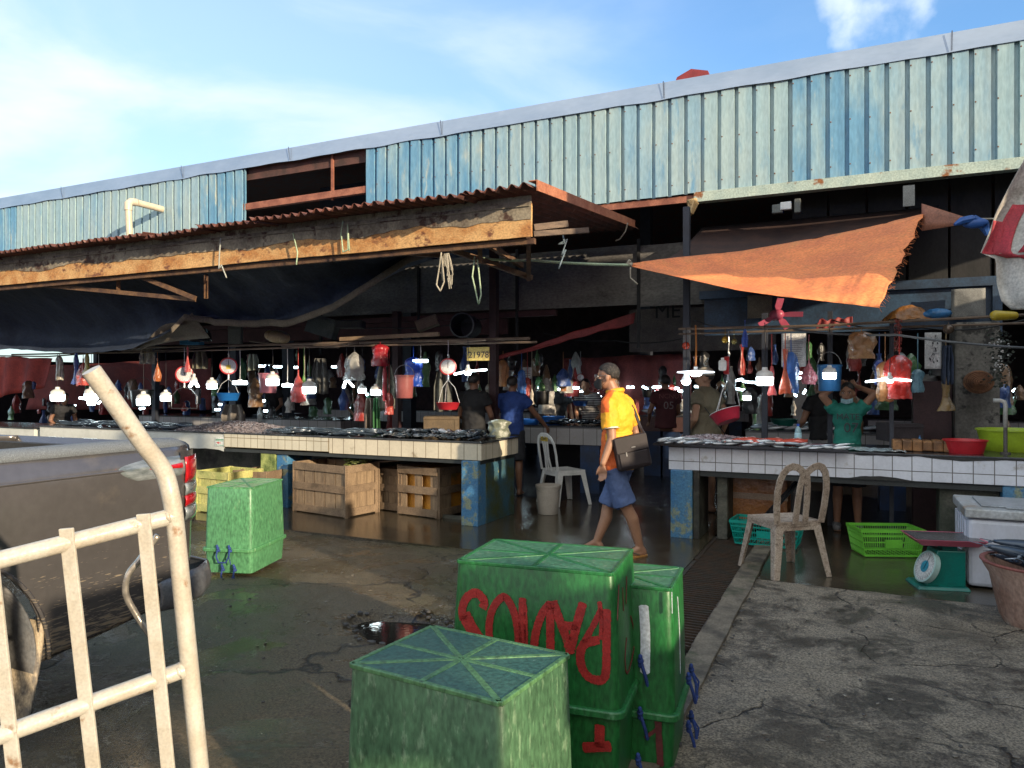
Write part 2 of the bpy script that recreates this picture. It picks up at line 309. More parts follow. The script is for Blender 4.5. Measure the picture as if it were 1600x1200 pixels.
# drain grate lying in the trench
dg_ = thing('drain_grate', 'rusty iron bar grate over the drain channel beside the concrete kerb', 'drain grate', (-1.03, 4.2, 0))
for a, b_ in ((3.2, 4.05), (4.3, 5.3), (5.36, 6.4), (6.46, 7.5)):
    g = MB(); g.beam((-1.25, a, -0.012), (-1.25, b_, -0.012), 0.03, 0.03); g.beam((-0.85, a, -0.012), (-0.85, b_, -0.012), 0.03, 0.03)
    k = int((b_-a)/0.052)
    for i in range(k+1): y = a+(b_-a)*i/k; g.beam((-1.25, y, -0.01), (-0.85, y, -0.01), 0.012, 0.022)
    g.beam((-1.05, a, -0.02), (-1.05, b_, -0.02), 0.02, 0.02)
    g.build('bar_panel', mat('grate_iron', (0.055, 0.045, 0.036), (0.08, 0.05, 0.034), rough=0.45, metal=0.4, sc=8), dg_)
g = MB()
def kfn(u, v):
    y = -2+10*v; x = -0.845+0.15*u + 0.01*nz(u*3, y, 2.2); return (x, y, 0.03+0.012*nz(x, y, 4, 2) - (0.16 if u in (0, 1) else 0))
g.grid(lambda u, v: kfn({0: 0, 0.25: 0.001, 0.5: 0.5, 0.75: 0.999, 1: 1}[u], v), 4, 120); tag(g.build('kerb', M_KERB, smooth=True), kind='structure')
g = MB(); 
for i in range(40):
    y = 2.2+i*0.1+random.uniform(-.03, .03); g.ell((-0.69+random.uniform(-.015, .03), y, 0.008), (random.uniform(.006, .02), random.uniform(.006, .02), random.uniform(.004, .01)), n=6, k=4)
for i in range(150):
    x, y = random.uniform(-0.6, 2.6), random.uniform(2.3, 5.6); r = random.uniform(.003, .011); g.ell((x, y, pfn((x+.7)/9, (y+3)/8.95)[2]+r*.3), (r, r*random.uniform(.6, 1.4), r*.6), n=6, k=4)
for i in range(170):
    x, y = random.uniform(-5, -1.4), random.uniform(2.2, 5.7); r = random.uniform(.003, .01); g.ell((x, y, road_z(x, y)+r*.3), (r, r*random.uniform(.6, 1.4), r*.6), n=6, k=4)
for i in range(46):
    a = 6.28*i/46; x = PH.x+0.34*math.cos(a)*random.uniform(.9, 1.3); y = PH.y+0.26*math.sin(a)*random.uniform(.9, 1.3); r = random.uniform(.008, .026); g.ell((x, y, road_z(x, y)+r*.3), (r, r*random.uniform(.6, 1.4), r*.6), n=6, k=4)
gravel_mb = g
g = MB()
for i in range(260):
    if i % 2: x, y = random.uniform(-0.6, 2.6), random.uniform(2.3, 5.8); z = pfn((x+.7)/9, (y+3)/8.95)[2]
    else: x, y = random.uniform(-5, -1.4), random.uniform(2.2, 5.8); z = road_z(x, y)
    r = random.uniform(.005, .022); a = random.uniform(0, 3); g.box((x, y, z+.004), (r, r*random.uniform(.3, 1), .002), Matrix.Rotation(a, 3, 'Z') @ Matrix.Rotation(random.uniform(-.4, .4), 3, 'X'))
tag(g.build('litter', mat('pale_scraps', (.30, .27, .22), (.10, .08, .06), rough=.7, sc=3)), 'scattered pale paper scraps and fish scales on the wet ground', 'litter', kind='stuff')
g = gravel_mb
tag(g.build('gravel', mat('grit', (0.1, 0.09, 0.08), (0.03, 0.03, 0.03), rough=0.6, sc=20)), 'loose grit and small stones scattered over the wet ground', 'gravel', kind='stuff')

# ------------------------------------------------------------------ market hall
def siding(name, base, worn, lo, hi, c3):
    return mat(name, base, worn, rough=0.42, sc=2.2, stretch=(1.4, 1, 0.35), lo=lo, hi=hi, bump=0.12, bsc=9, bdist=0.02, c3=c3, sc3=5, lo3=0.58, hi3=0.7, grain=0.12, spec=0.4)
S_BLUE = siding('siding_blue', (0.12, 0.28, 0.42), (0.27, 0.40, 0.44), 0.42, 0.62, (0.40, 0.45, 0.40))
S_MIX = siding('siding_faded', (0.22, 0.36, 0.44), (0.32, 0.42, 0.43), 0.38, 0.62, (0.14, 0.29, 0.42))
S_PALE = siding('siding_pale', (0.32, 0.43, 0.44), (0.26, 0.39, 0.43), 0.42, 0.62, (0.20, 0.34, 0.42))
FLASH = mat('zinc_flashing', (0.36, 0.45, 0.58), (0.28, 0.37, 0.50), rough=0.30, metal=0.35, sc=0.8, stretch=(1, 1, 3), bump=0.04, bsc=1.5, bdist=0.03, grain=0.03, c3=(0.5, 0.55, 0.6), sc3=5, lo3=0.66, hi3=0.8)
hall = thing('market_hall', 'long open market hall with faded blue ribbed metal siding under a zinc roof edge', 'building', (-4, 9, 0))
YF = 8.9
def rib_profile(x0, x1, per=0.195, d=0.042):
    pts = []; x = x0
    while x < x1-0.01:
        pts += [(x, -d), (x+per*0.38, -d+.003), (x+per*0.72, -d), (x+per*0.75, 0), (x+per*0.95, 0), (x+per*0.98, -d)]; x += per
    pts.append((min(x, x1+.1), -d)); return pts
def clad(x0, x1, z0, z1, m, yy=YF, tilt=0.0):
    g = MB(); pr = rib_profile(x0, x1); n = 8; vs = []
    for j in range(n+1):
        f = j/n; z = z0+(z1-z0)*f
        for i, (x, y) in enumerate(pr): vs.append((x, yy+y+0.012*nz(x, z, 1.3, 4)+0.004*nz(x, z, 7, 4)+tilt*f, z+(0.025*nz(x, 0, 1.4, 7) if j == 0 else 0)))
    k = len(pr); g.add(vs, [(j*k+i, j*k+i+1, (j+1)*k+i+1, (j+1)*k+i) for j in range(n) for i in range(k-1)])
    return g.build('siding_sheet', m, hall, solid=0.003)
segs = [(-26, 4), (-22.1, 4), (-18.2, 5), (-13.3, 4), (-9.4+0.0, 3.33)]
x = -26.4; i = 0
while x < -9.0:
    wd = 0.975; clad(x, min(x+wd, -8.76), 3.85, 5.0, [S_PALE, S_PALE, S_MIX, S_PALE, S_MIX, S_BLUE][i % 6], YF+0.006*(i % 2)); x += wd; i += 1
order = [S_BLUE, S_BLUE, S_MIX, S_PALE, S_MIX, S_PALE, S_BLUE, S_MIX, S_PALE, S_PALE, S_PALE, S_PALE, S_MIX, S_PALE]
x = -6.49; i = 0
while x < 6.5:
    wd = 0.975; clad(x, x+wd, 3.79, 5.0, order[i % 14], YF+0.006*(i % 2)); x += wd; i += 1
g = MB()
def flash(a, b_, y0=YF-0.07):
    def fn(u, v):
        x = a+(b_-a)*u; wob = 0.010*nz(x, 0, .7, 3)+.002*nz(x, 0, 6, 3)
        if v == 0: return (x, y0+0.012+wob, 4.965+0.02*nz(x, 0, 2, 8))
        if v == 0.5: return (x, y0+wob, 5.16)
        return (x, y0+0.5, 5.23)
    g.grid(fn, int((b_-a)*6), 2)
flash(-27, 7)
g.build('roof_flashing', FLASH, hall, solid=0.004)
for xx in (-17.6, -13.3, -10.2, -7.9, -5.2, -2.1, .9): g = MB(); g.poly([(xx, YF-.074, 4.975), (xx+.012, YF-.074, 4.975), (xx+.012, YF-.104, 5.165), (xx, YF-.104, 5.165)], (0, .004, 0)); g.build('flashing_lap', mat('lap_line', (.14, .18, .26)), hall)
g = MB(); g.poly([(-27, 9.3, 5.2), (7, 9.3, 5.2), (7, 21, 7.2), (-27, 21, 7.2)], (0, 0, 0.05)); g.poly([(-27, 21, 7.2), (7, 21, 7.2), (7, 34, 5.0), (-27, 34, 5.0)], (0, 0, 0.05)); g.build('roof', mat('roof_sheet', (0.16, 0.14, 0.14), (0.22, 0.10, 0.08), rough=0.7), hall)
g = MB(); g.poly([(-2.35, 10.6, 5.4), (-1.9, 10.6, 5.4), (-2.1, 10.6, 5.85)], (0, 2.5, 0.15)); 
t = D(1078, 117, 12.5); g = MB(); g.poly([t+V(-.32, 0, -0.25), t+V(.36, 0, -0.25), t+V(.3, 0, .02), t+V(0.02, 0, .10), t+V(-.22, 0, .0)], (0.0, 1.6, 0)); g.build('red_ridge_cap', mat('red_roof', (0.25, 0.03, 0.03), rough=0.6), hall)
CH = mat('painted_channel', (0.40, 0.47, 0.40), (0.3, 0.38, 0.34), rough=0.55, sc=4, c3=(0.22, 0.08, 0.02), sc3=4.5, lo3=0.6, hi3=0.66)
g = MB(); g.span((-1.74, YF-0.05, 3.685), (6.5, YF-0.02, 3.80)); g.span((-1.74, YF-0.02, 3.685), (6.5, YF+0.08, 3.70)); g.build('bottom_channel', CH, hall)
g = MB(); g.beam((-6.6, YF+0.02, 3.76), (-1.75, YF+0.02, 3.74), 0.05, 0.08); g.beam((-9.0, YF+.02, 4.36), (-6.4, YF+.02, 4.38), 0.08, 0.10); 
gt = MB(); gt.beam((-9.0, YF+.07, 4.90), (-6.4, YF+.07, 4.90), 0.03, 0.19); gt.build('upper_girt', mat('shaded_rust', (.12, .055, .045), (.06, .035, .03), rough=.85, sc=4), hall)  # shade on the top beam is put into this darker rust colour
p = Y(517, 270, YF); g.beam((p.x, YF+0.04, 4.3), (p.x, YF+0.04, 5.0), 0.035, 0.035, (0, 1, 0)); g.beam((p.x+.9, YF+0.3, 3.4), (p.x+.9, YF+0.3, 4.3), 0.03, 0.03, (0, 1, 0)); g.build('rusty_girt', mat('girt_rust', (0.33, 0.13, 0.08), (0.2, 0.07, 0.045), rough=0.8, sc=6), hall)
clad(-9.3, -6.2, 3.3, 4.25, S_BLUE, YF+0.55)
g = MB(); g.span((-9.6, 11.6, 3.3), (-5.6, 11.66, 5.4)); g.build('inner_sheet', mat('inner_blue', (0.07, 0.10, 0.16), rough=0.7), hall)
GREYW = mat('stained_plywood', (0.17, 0.16, 0.15), (0.11, 0.105, 0.10), rough=0.85, sc=1.6, stretch=(1, 1, 2), c3=(0.03, 0.028, 0.026), sc3=2.5, lo3=0.62, hi3=0.75)
YL = 9.6
for (a, b_, z0, z1) in ((-7.9, -6.05, 2.62, 3.42), (-6.03, -4.4, 2.6, 3.4), (-4.38, -2.62, 2.58, 3.38), (-2.60, -1.0, 2.55, 3.36)):
    g = MB(); g.span((a, YL, z0), (b_, YL+0.03, z1)); g.build('lintel_panel', GREYW, hall)
g = MB()
for xx in (-7.92, -6.04, -4.39, -2.61): g.span((xx-.02, YL-0.03, 2.0), (xx+.02, YL-0.005, 3.45))
g.build('lintel_batten', mat('batten', (0.02, 0.02, 0.022), rough=0.8), hall)
g = MB(); g.span((-12, YL-0.02, 2.48), (-3.8, YL+0.06, 2.56)); g.span((-12, YL+0.1, 2.25), (-4.6, YL+0.14, 2.48)); g.build('maroon_band', mat('maroon_board', (0.07, 0.025, 0.028), rough=0.8), hall)
BLUEP = mat('blue_painted_board', (0.028, 0.065, 0.12), (0.016, 0.03, 0.055), rough=0.5, sc=3, c3=(0.08, 0.11, 0.14), sc3=6, lo3=0.66, hi3=0.74)
g = MB(); g.span((-1.75, YL-.02, 2.14), (1.42, YL+0.03, 2.6)); g.build('blue_board', BLUEP, hall)
g = MB(); g.span((-1.80, YL-.10, 2.60), (1.45, YL+0.03, 2.70)); g.span((1.36, YL-.10, 2.05), (1.45, YL-.03, 2.60)); g.build('blue_beam', BLUEP, hall)
g = MB()
for i in range(7): g.span((-0.7+i*0.42, YL+0.05-0.02*(i % 2), 2.7), (-0.7+i*0.42+0.39, YL+0.08-0.02*(i % 2), 3.9))
g.build('dark_boarding', mat('dark_boarding', (0.022, 0.02, 0.02), (0.012, 0.012, 0.012), rough=0.75, sc=3, stretch=(1, 1, .4)), hall)
g = MB(); g.span((-3.4, 11.9, 2.05), (-1.1, 11.93, 2.75)); g.build('dark_board', mat('dark_sign_board', (0.17, 0.14, 0.125), rough=0.9), hall)
g = MB(); xx = -6.4
while xx < 2.2:
    for zz in (3.92, 4.42, 4.90): g.ell((xx+.11, YF-.046, zz+random.uniform(-.01, .01)), (.009, .006, .009), n=6, k=4)
    xx += .195
sc_o = g.build('siding_screw', mat('rusty_screw', (.16, .07, .04), rough=.7), hall); sc_o['kind'] = 'stuff'
# columns: the big stained pillar on the right, thin posts elsewhere
PIL = mat('stained_pillar', (0.15, 0.14, 0.125), (0.07, 0.065, 0.058), rough=0.85, sc=3, c3=(0.03, 0.028, 0.026), sc3=5, lo3=0.56, hi3=0.62, bump=0.5, bsc=25)
a = Y(1492, 690, 8.6); b_ = Y(1563, 690, 8.6)
g = MB(); g.span((a.x, 8.6, 0), (b_.x, 9.1, 2.14)); g.build('pillar', PIL, hall, bevel=0.02)
MAR = mat('maroon_pillar', (0.045, 0.018, 0.02), rough=0.6)
g = MB(); g.span((a.x-.36, 8.75, 0), (a.x-.01, 9.0, 1.55)); g.build('low_pillar', MAR, hall)
POST = mat('dark_post', (0.03, 0.035, 0.05), rough=0.6)
for (px, yy, z1, r) in ((1073, 8.3, 3.5, .035), (1195, 8.5, 2.3, .03), (1297, 8.6, 2.3, .025), (772, 9.0, 3.4, .05), (1393, 7.9, 2.2, .018), (620, 9.2, 2.6, .05), (368, 9.0, 2.6, .06), (243, 9.1, 2.3, .045), (640, 13, 5, .1), (1010, 14, 5, .1), (450, 14, 5, .1), (1250, 13, 5, .1)):
    p = Y(px, 600, yy); g = MB(); g.span((p.x-r, yy-r, 0), (p.x+r, yy+r, z1)); g.build('post', POST if px not in (772, 620) else MAR, hall)
# enclosing walls far inside
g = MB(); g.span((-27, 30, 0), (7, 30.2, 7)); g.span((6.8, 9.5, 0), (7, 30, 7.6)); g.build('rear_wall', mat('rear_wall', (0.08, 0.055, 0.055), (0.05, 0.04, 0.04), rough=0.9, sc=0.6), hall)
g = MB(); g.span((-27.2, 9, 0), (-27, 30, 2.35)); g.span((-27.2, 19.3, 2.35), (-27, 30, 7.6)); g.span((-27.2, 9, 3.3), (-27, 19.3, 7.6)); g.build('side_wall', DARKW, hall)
M_LINE = mat('electric_wire', (0.03, 0.03, 0.03), rough=0.5, bump=0)

# ------------------------------------------------------------------ lean-to awning with the rusty fascia
aw = thing('lean_to_awning', 'rusty lean-to awning with a peeling ochre fascia board and ragged corrugated edge', 'awning', (-9, 6, 3))
OCH = mat('peeling_ochre', (0.60, 0.36, 0.15), (0.42, 0.19, 0.06), rough=0.7, sc=3.2, stretch=(1, 1, 1.6), lo=0.42, hi=0.60, c3=(0.16, 0.06, 0.03), sc3=6, lo3=0.56, hi3=0.66, bump=0.4, bsc=30)
OCH2 = mat('weathered_shade_ochre', (0.30, 0.26, 0.19), (0.15, 0.12, 0.09), rough=0.8, sc=3, lo=0.4, hi=0.6, c3=(0.07, 0.035, 0.025), sc3=5, lo3=0.54, hi3=0.62, bump=0.3)
edges = [-17, -14.6, -12.2, -9.8, -7.4, -5.0, -2.60]
for i in range(len(edges)-1):
    a, b_ = edges[i], edges[i+1]
    def ffn(u, v, a=a, b_=b_): x = a+(b_-a)*u-0.004; return (x, 6.0+0.006*nz(x, v, 1.5), 2.83+0.30*v+0.012*nz(x, 0, 0.8, 2)+0.004*nz(x, v, 9))
    g = MB(); g.grid(ffn, 30, 4); g.build('fascia_board', OCH, aw, solid=0.03)
    g = MB(); g.grid(lambda u, v: (a+(b_-a)*u-.003, 5.978+.004*nz(a+u*5, v, 2), 2.99+.145*v+(.05*nz((a+(b_-a)*u)*1.1, 0, 1.3, 4)+.02*nz((a+(b_-a)*u)*6, 0, 1, 4) if v == 0 else 0)), 70, 2); g.build('shade_wear_strip', OCH2, aw, solid=0.004)  # darker strip paints in the overhang's shadow line along with some wear
g = MB()
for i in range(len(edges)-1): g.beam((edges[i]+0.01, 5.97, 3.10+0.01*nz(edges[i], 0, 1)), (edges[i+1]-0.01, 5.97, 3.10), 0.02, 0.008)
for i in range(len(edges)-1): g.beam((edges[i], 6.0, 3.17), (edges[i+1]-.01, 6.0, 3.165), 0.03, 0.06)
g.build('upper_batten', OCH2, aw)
COR = mat('rusty_corrugated', (0.15, 0.052, 0.036), (0.07, 0.03, 0.024), rough=0.7, sc=5, c3=(0.28, 0.16, 0.12), sc3=7, lo3=.6, hi3=.7)
i = 0; x = -17.0
while x < -2.5:
    wd = random.uniform(0.75, 0.95); x1 = min(x+wd, -2.5); y0 = random.uniform(5.56, 5.74); dz = random.uniform(-.012, .03); tw = random.uniform(-.03, .03)
    def cfn(u, v, x=x, x1=x1, y0=y0, dz=dz, tw=tw):
        xx = x+(x1-x)*u; yy = y0+(9.2-y0)*v; return (xx, yy, 3.19+0.089*(yy-5.9)+dz+tw*u*(1-v)+0.021*math.sin(xx*2*math.pi/0.112)+0.01*nz(xx, yy, 2, 6))
    g = MB(); g.grid(cfn, int((x1-x)/0.105*8), 6); g.build('corrugated_sheet', COR, aw, smooth='all', solid=0.002); x = x1-0.07 if x1 < -2.5 else 0; i += 1
for (px, py) in ((604, 318),):
    p = Y(px, py, 5.9); g = MB(); g.grid(lambda u, v, p=p: (p.x-.3+.5*u, p.y+.02+.5*v, p.z-.01+.035*math.sin(u*3.1)**3+.03*v+.02*nz(u*4, v, 4)), 10, 4); g.build('roof_patch', mat('red_patch', (0.42, 0.12, 0.08), rough=0.6), aw, smooth=True, solid=0.003)
g = MB(); g.beam((-2.46, 5.78, 3.215), (-2.46, 8.85, 3.49), 0.012, 0.09); g.beam((-2.50, 5.78, 3.26), (-2.50, 8.85, 3.53), 0.08, 0.008); g.build('edge_angle', mat('edge_angle', (0.42, 0.17, 0.09), (0.3, 0.1, 0.05), rough=0.7), aw)
TR = mat('rusty_truss', (0.16, 0.085, 0.04), (0.07, 0.035, 0.022), rough=0.8, sc=7)
g = MB()
for (p0, p1) in (((690, 385, 6.1), (830, 434, 7.2)), ((760, 380, 6.2), (815, 415, 7.0)), ((750, 378, 6.1), (750, 408, 6.4)), ((826, 372, 6.1), (826, 436, 7.2)),
                 ((30, 442, 6.08), (305, 468, 6.25)), ((215, 430, 6.1), (305, 466, 6.2)), ((185, 428, 6.1), (185, 455, 6.2)), ((322, 430, 6.1), (322, 465, 6.2)), ((600, 392, 6.1), (700, 400, 6.9))):
    g.beam(Y(*p0), Y(*p1), 0.045, 0.05)
g.beam((-17, 6.06, 2.80), (-2.6, 6.06, 2.80), 0.05, 0.05)
for xx in range(-16, -3, 2): g.beam((xx, 6.0, 3.12), (xx, 9.0, 3.40), 0.04, 0.08)
g.build('truss', TR, aw)
g = MB(); a = Y(832, 356, 6.15); b_ = Y(885, 350, 6.5); g.beam(a, b_, 0.06, 0.06, (0, 0, 1)); g.beam(Y(832, 366, 6.1), Y(918, 360, 6.6), 0.05, 0.05); g.build('timber_end', WOOD, aw, bevel=0.004)
g = MB(); p = Y(815, 290, 6.6)
for xx in (-16.5,): g.beam((xx, 6.5, 0), (xx, 6.5, 3.1), 0.07, 0.07, (0, 1, 0))
g.build('awning_post', POST, aw)

# pvc pipe through the siding
PV = plastic('cream_pvc', (0.66, 0.57, 0.42), rough=0.4)
e = V(-10.70, 8.2, 4.50); g = MB(); g.tube([(-10.72, 8.95, 4.50), (-10.70, 8.36, 4.50)], 0.055, 14); g.tube([e+V(0, .14, 0), e+V(0, .04, -.012), e+V(0, 0, -.05), e+V(0, 0, -.16)], 0.062, 14); g.tube([e+V(0, 0, -.12), e+V(.03, 0.02, -.95)], 0.052, 14)
tag(g.build('drain_pipe', PV, smooth=True, loc=e), 'cream elbow drain pipe sticking out of the faded blue siding', 'pipe')

# ------------------------------------------------------------------ tarpaulins
NAVY = mat('navy_tarp', (0.022, 0.034, 0.062), (0.015, 0.024, 0.045), rough=0.75, sc=2, bump=0.5, bsc=7, bdist=0.04)
HEM = mat('brown_tarp_hem', (0.14, 0.115, 0.085), (0.10, 0.085, 0.065), rough=0.85, sc=4, bump=0.3, bsc=9)
ctl = [(-30, 548), (20, 545), (70, 549), (140, 552), (205, 545), (262, 520), (292, 492), (330, 498), (400, 503), (455, 500), (520, 478), (580, 440), (640, 402), (672, 392)]
def tp(k): 
    x, y = ctl[k]; return Y(x, y, 7.0+0.2*math.sin(k))
low = [tp(k) for k in range(len(ctl))]
def lerp_list(l, u):
    f = u*(len(l)-1); i = min(int(f), len(l)-2); return l[i].lerp(l[i+1], f-i)
def sag(u, v):
    a = lerp_list(low, u); top = V(a.x*0.98-0.2, 6.25, 3.02); top.x = -10.2+(7.55)*u - (1-u)*0.0
    top.x = low[0].x*1.0+0.4+(low[-1].x-low[0].x-0.4)*u
    p = a.lerp(top, v); p.z -= 0.22*math.sin(math.pi*v)*(0.35+0.65*math.sin(math.pi*u)); p.y += 0.5*math.sin(math.pi*v)
    p += V(0, 0.05, 0.03)*nz(p.x*2, v*2, 1.3, 2) + V(0, .05, .02)*nz(p.x*6, v*3, 1, 5); return p
tarp = thing('navy_tarpaulin', 'large dark navy tarpaulin sagging under the rusty awning', 'tarpaulin', sag(.5, .5))
g = MB(); g.grid(sag, 90, 16); g.build('sheet', NAVY, tarp, smooth='all', solid=0.004)
g = MB(); g.grid(lambda u, v: sag(0.40+u*0.6, 0.0)+V(0, -0.03, -0.075+0.085*v+.012*nz(u*9, 0, 1)) if u < .995 else sag(1, 0)+V(0, -.03, -.02+.03*v), 60, 2); g.build('hem', HEM, tarp, smooth='all', solid=0.004)
g = MB()
g.grid(lambda u, v: Y(200+100*u, 548-62*u+6*math.sin(u*9), 6.95).lerp(Y(260+68*u, 534-6*u, 7.3), v), 12, 4); g.build('flap', HEM, tarp, smooth='all', solid=0.004)
ORG = mat('orange_tarp', (0.80, 0.25, 0.08), (0.64, 0.19, 0.07), rough=0.7, sc=3, stretch=(1, 1, 2), bump=0.45, bsc=16, bdist=0.02, c3=(0.68, 0.24, 0.08), sc3=4, grain=0.2)
BRN = mat('tarp_shade_brown', (0.055, 0.028, 0.022), (0.035, 0.02, 0.018), rough=0.8)  # dark brown paints the roof's shade onto the tarp's upper part
top = [Y(985, 411, 7.0), Y(1060, 402, 7.7), Y(1160, 392, 8.1), Y(1270, 373, 8.0), Y(1370, 352, 7.8), Y(1443, 334, 7.6)]
bot = [Y(985, 416, 7.0), Y(1065, 434, 6.85), Y(1150, 453, 6.75), Y(1235, 465, 6.72), Y(1310, 473, 6.7), Y(1374, 481, 6.7)]
def ofn(u, v):
    a = lerp_list(bot, u); b2 = lerp_list(top, u); p = a.lerp(b2, v); s = math.sin(math.pi*v)*math.sin(math.pi*min(1, u*1.15))
    p.z -= 0.10*s; p.y += 0.05*s + 0.035*nz(u*7, v*1.5, 1, 3)*(1-v*.5) + 0.02*nz(u*22, v*4, 1, 8)
    if u > 0.985: p += RGT*(0.05*nz(v*16, 0, 1, 1)+0.02*nz(v*60, 0, 1, 1))*(1 if 0 < v < 1 else 0)
    return p
otp = thing('orange_tarpaulin', 'orange tarpaulin stretched by a rope under the roof edge, frayed on its right edge', 'tarpaulin', ofn(.5, .5))
g = MB(); g.grid(ofn, 90, 22); g.build('sheet', ORG, otp, smooth='all', solid=0.003)
g = MB(); n0 = 60
for i in range(n0):
    v = i/n0; p = ofn(1, v); q = p + RGT*random.uniform(.01, .05) + V(0, 0, random.uniform(-.04, .01)); g.tube([p, q], 0.0018, 3)
g.build('frayed_thread', ORG, otp)
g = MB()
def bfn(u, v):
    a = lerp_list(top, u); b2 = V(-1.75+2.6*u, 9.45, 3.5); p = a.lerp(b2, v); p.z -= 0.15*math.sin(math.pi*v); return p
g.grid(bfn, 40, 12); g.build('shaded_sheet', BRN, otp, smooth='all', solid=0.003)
tie = Y(985, 414, 7.0)
g = MB(); g.tube([tie+V(.02, 0, 0), tie+V(-.03, 0, .02), tie+V(.0, .0, .045)], 0.02, 7); g.build('knot', ROPE, otp)
g = MB(); q = Y(1440, 336, 7.6); k2 = Y(1520, 342, 7.5)
g.grid(lambda u, v: q.lerp(k2, u)+V(0, 0, (v-.5)*(0.22*(1-u)+.03)-.02), 10, 3); g.build('corner_strip', mat('brown_cloth', (0.3, 0.12, 0.07)), otp, solid=.003, smooth=True)
g = MB(); bl = plastic('blue_rag', (0.02, 0.09, 0.32), rough=0.5, bump=0.5, bsc=20)
g.ell(k2+V(.02, 0, -.04), (.10, .04, .045)); g.tube([k2, k2+RGT*.10+V(0, 0, -.06), k2+RGT*.13+V(0, 0, -.14)], [.04, .045, .02], 8); g.tube([k2, k2-RGT*.1+V(0, 0, -.02), k2-RGT*.16+V(0, 0, -.05)], [.035, .035, .012], 8); g.build('blue_knot', bl, otp, smooth=True)
def cable(name, pts, r, m, label, cat, sagv=0.0, n=14, group=None):
    pp = []
    for i in range(len(pts)-1):
        for j in range(n):
            u = j/n; p = Vector(pts[i]).lerp(Vector(pts[i+1]), u); p.z -= sagv*4*u*(1-u); pp.append(p)
    pp.append(Vector(pts[-1])); g = MB(); g.tube(pp, r, 6); o = g.build(name, m, smooth='all', loc=pp[0]); tag(o, label, cat, group); return o
CRD = mat('pale_green_rope', (0.42, 0.52, 0.34), (0.3, 0.4, 0.26), rough=0.8)
cable('rope', [Y(742, 403, 6.6), Y(835, 407, 6.8), tie], 0.014, CRD, 'pale green rope pulling the orange tarpaulin towards the rusty awning', 'rope', 0.01)
cable('rope', [k2, k2+RGT*.22], 0.008, ROPE, 'short tan rope from the blue knot towards the red and white banner', 'rope')
# hanging string ends
for (lst, m, lb) in (([(690, 392, 6.05), (686, 420, 6.05), (682, 445, 6.05), (688, 455, 6.05), (694, 440, 6.05), (690, 400, 6.05)], ROPE, 'looped beige cord hanging below the fascia beside tangled strings'),
                     ([(742, 400, 6.3), (738, 432, 6.2), (748, 476, 6.2), (752, 460, 6.2), (746, 405, 6.3)], CRD, 'pale green strap loop hanging under the awning next to the beige cords'),
                     ([(345, 372, 5.9), (343, 395, 5.9), (342, 420, 5.9), (346, 414, 5.9), (354, 434, 5.9)], mat('grey_rag', (.4, .42, .38)), 'torn grey strip hanging from the left part of the rusty fascia'),
                     ([(458, 364, 5.9), (465, 395, 5.9), (463, 414, 5.9)], CRD, 'single pale string drooping from the middle of the rusty fascia'),
                     ([(536, 345, 5.9), (533, 365, 5.9), (536, 394, 5.9), (544, 390, 5.9), (543, 350, 5.9), (546, 392, 5.9)], CRD, 'double pale string drooping over the fascia left of its joint'),
                     ([(879, 366, 6.5), (882, 380, 6.5), (872, 382, 6.5), (886, 374, 6.5), (878, 398, 6.5), (884, 390, 6.5), (873, 420, 6.5)], mat('bluish_string', (.35, .45, .5)), 'knotted bluish string tied round the broken timber end'),
                     ([(981, 348, 8.5), (977, 362, 8.5), (968, 374, 8.5), (962, 376, 8.5)], ROPE, 'curled string end below the tip of the awning edge angle'),
                     ([(985, 418, 6.98), (985, 434, 6.98), (996, 444, 6.98)], ROPE, 'loose cord end hanging from the knot of the orange tarpaulin')):
    cable('string', [Y(*q_) for q_ in lst], 0.0075, m, lb, 'string', n=4)
g = MB(); base = Y(697, 396, 6.06)
for i in range(11):
    a = random.uniform(-.06, .07); ln = random.uniform(.12, .34); g.tube([base+V(a*.4, 0, 0), base+V(a*.8+random.uniform(-.02, .02), 0, -ln*.5), base+V(a+random.uniform(-.02, .02), 0, -ln), base+V(a*.8, 0, -ln*.7)], 0.005, 5)
tag(g.build('string_bundle', ROPE, loc=base), 'tangled bundle of beige strings hanging under the fascia', 'string bundle')

# wood scrap, light fitting, tag under the siding
g = MB(); g.tube([Y(1083, 316, 8.8), Y(1078, 334, 8.75)], [.07, .04], 5); g.tube([Y(1088, 312, 8.8), Y(1076, 318, 8.75)], [.03, .05], 5); tag(g.build('bamboo_stub', mat('bamboo', (.5, .33, .14)), loc=Y(1080, 325, 8.8)), 'broken yellow bamboo stub where the grey-green channel begins', 'bamboo')
t = thing('flood_light', 'small white-fronted flood light fixed under the ribbed siding', 'flood light', Y(1228, 322, 8.9)); p = Y(1228, 322, 8.9)
g = MB(); g.box(p+V(0, 0, 0), (.12, .06, .09)); g.build('lens_box', WHP, t, bevel=.01); g = MB(); g.box(p+V(-.09, .03, -.02), (.12, .08, .10)); g.box(p+V(.12, .05, 0), (.07, .06, .16)); g.build('housing', mat('fitting_grey', (.12, .13, .12)), t, bevel=.01)
g = MB(); p = Y(1420, 306, 8.85); g.box(p, (.11, .02, .22)); tag(g.build('tin_tag', mat('tin', (.22, .22, .2)), loc=p), 'grey tin tag hanging below the channel above the orange tarpaulin', 'tin tag')

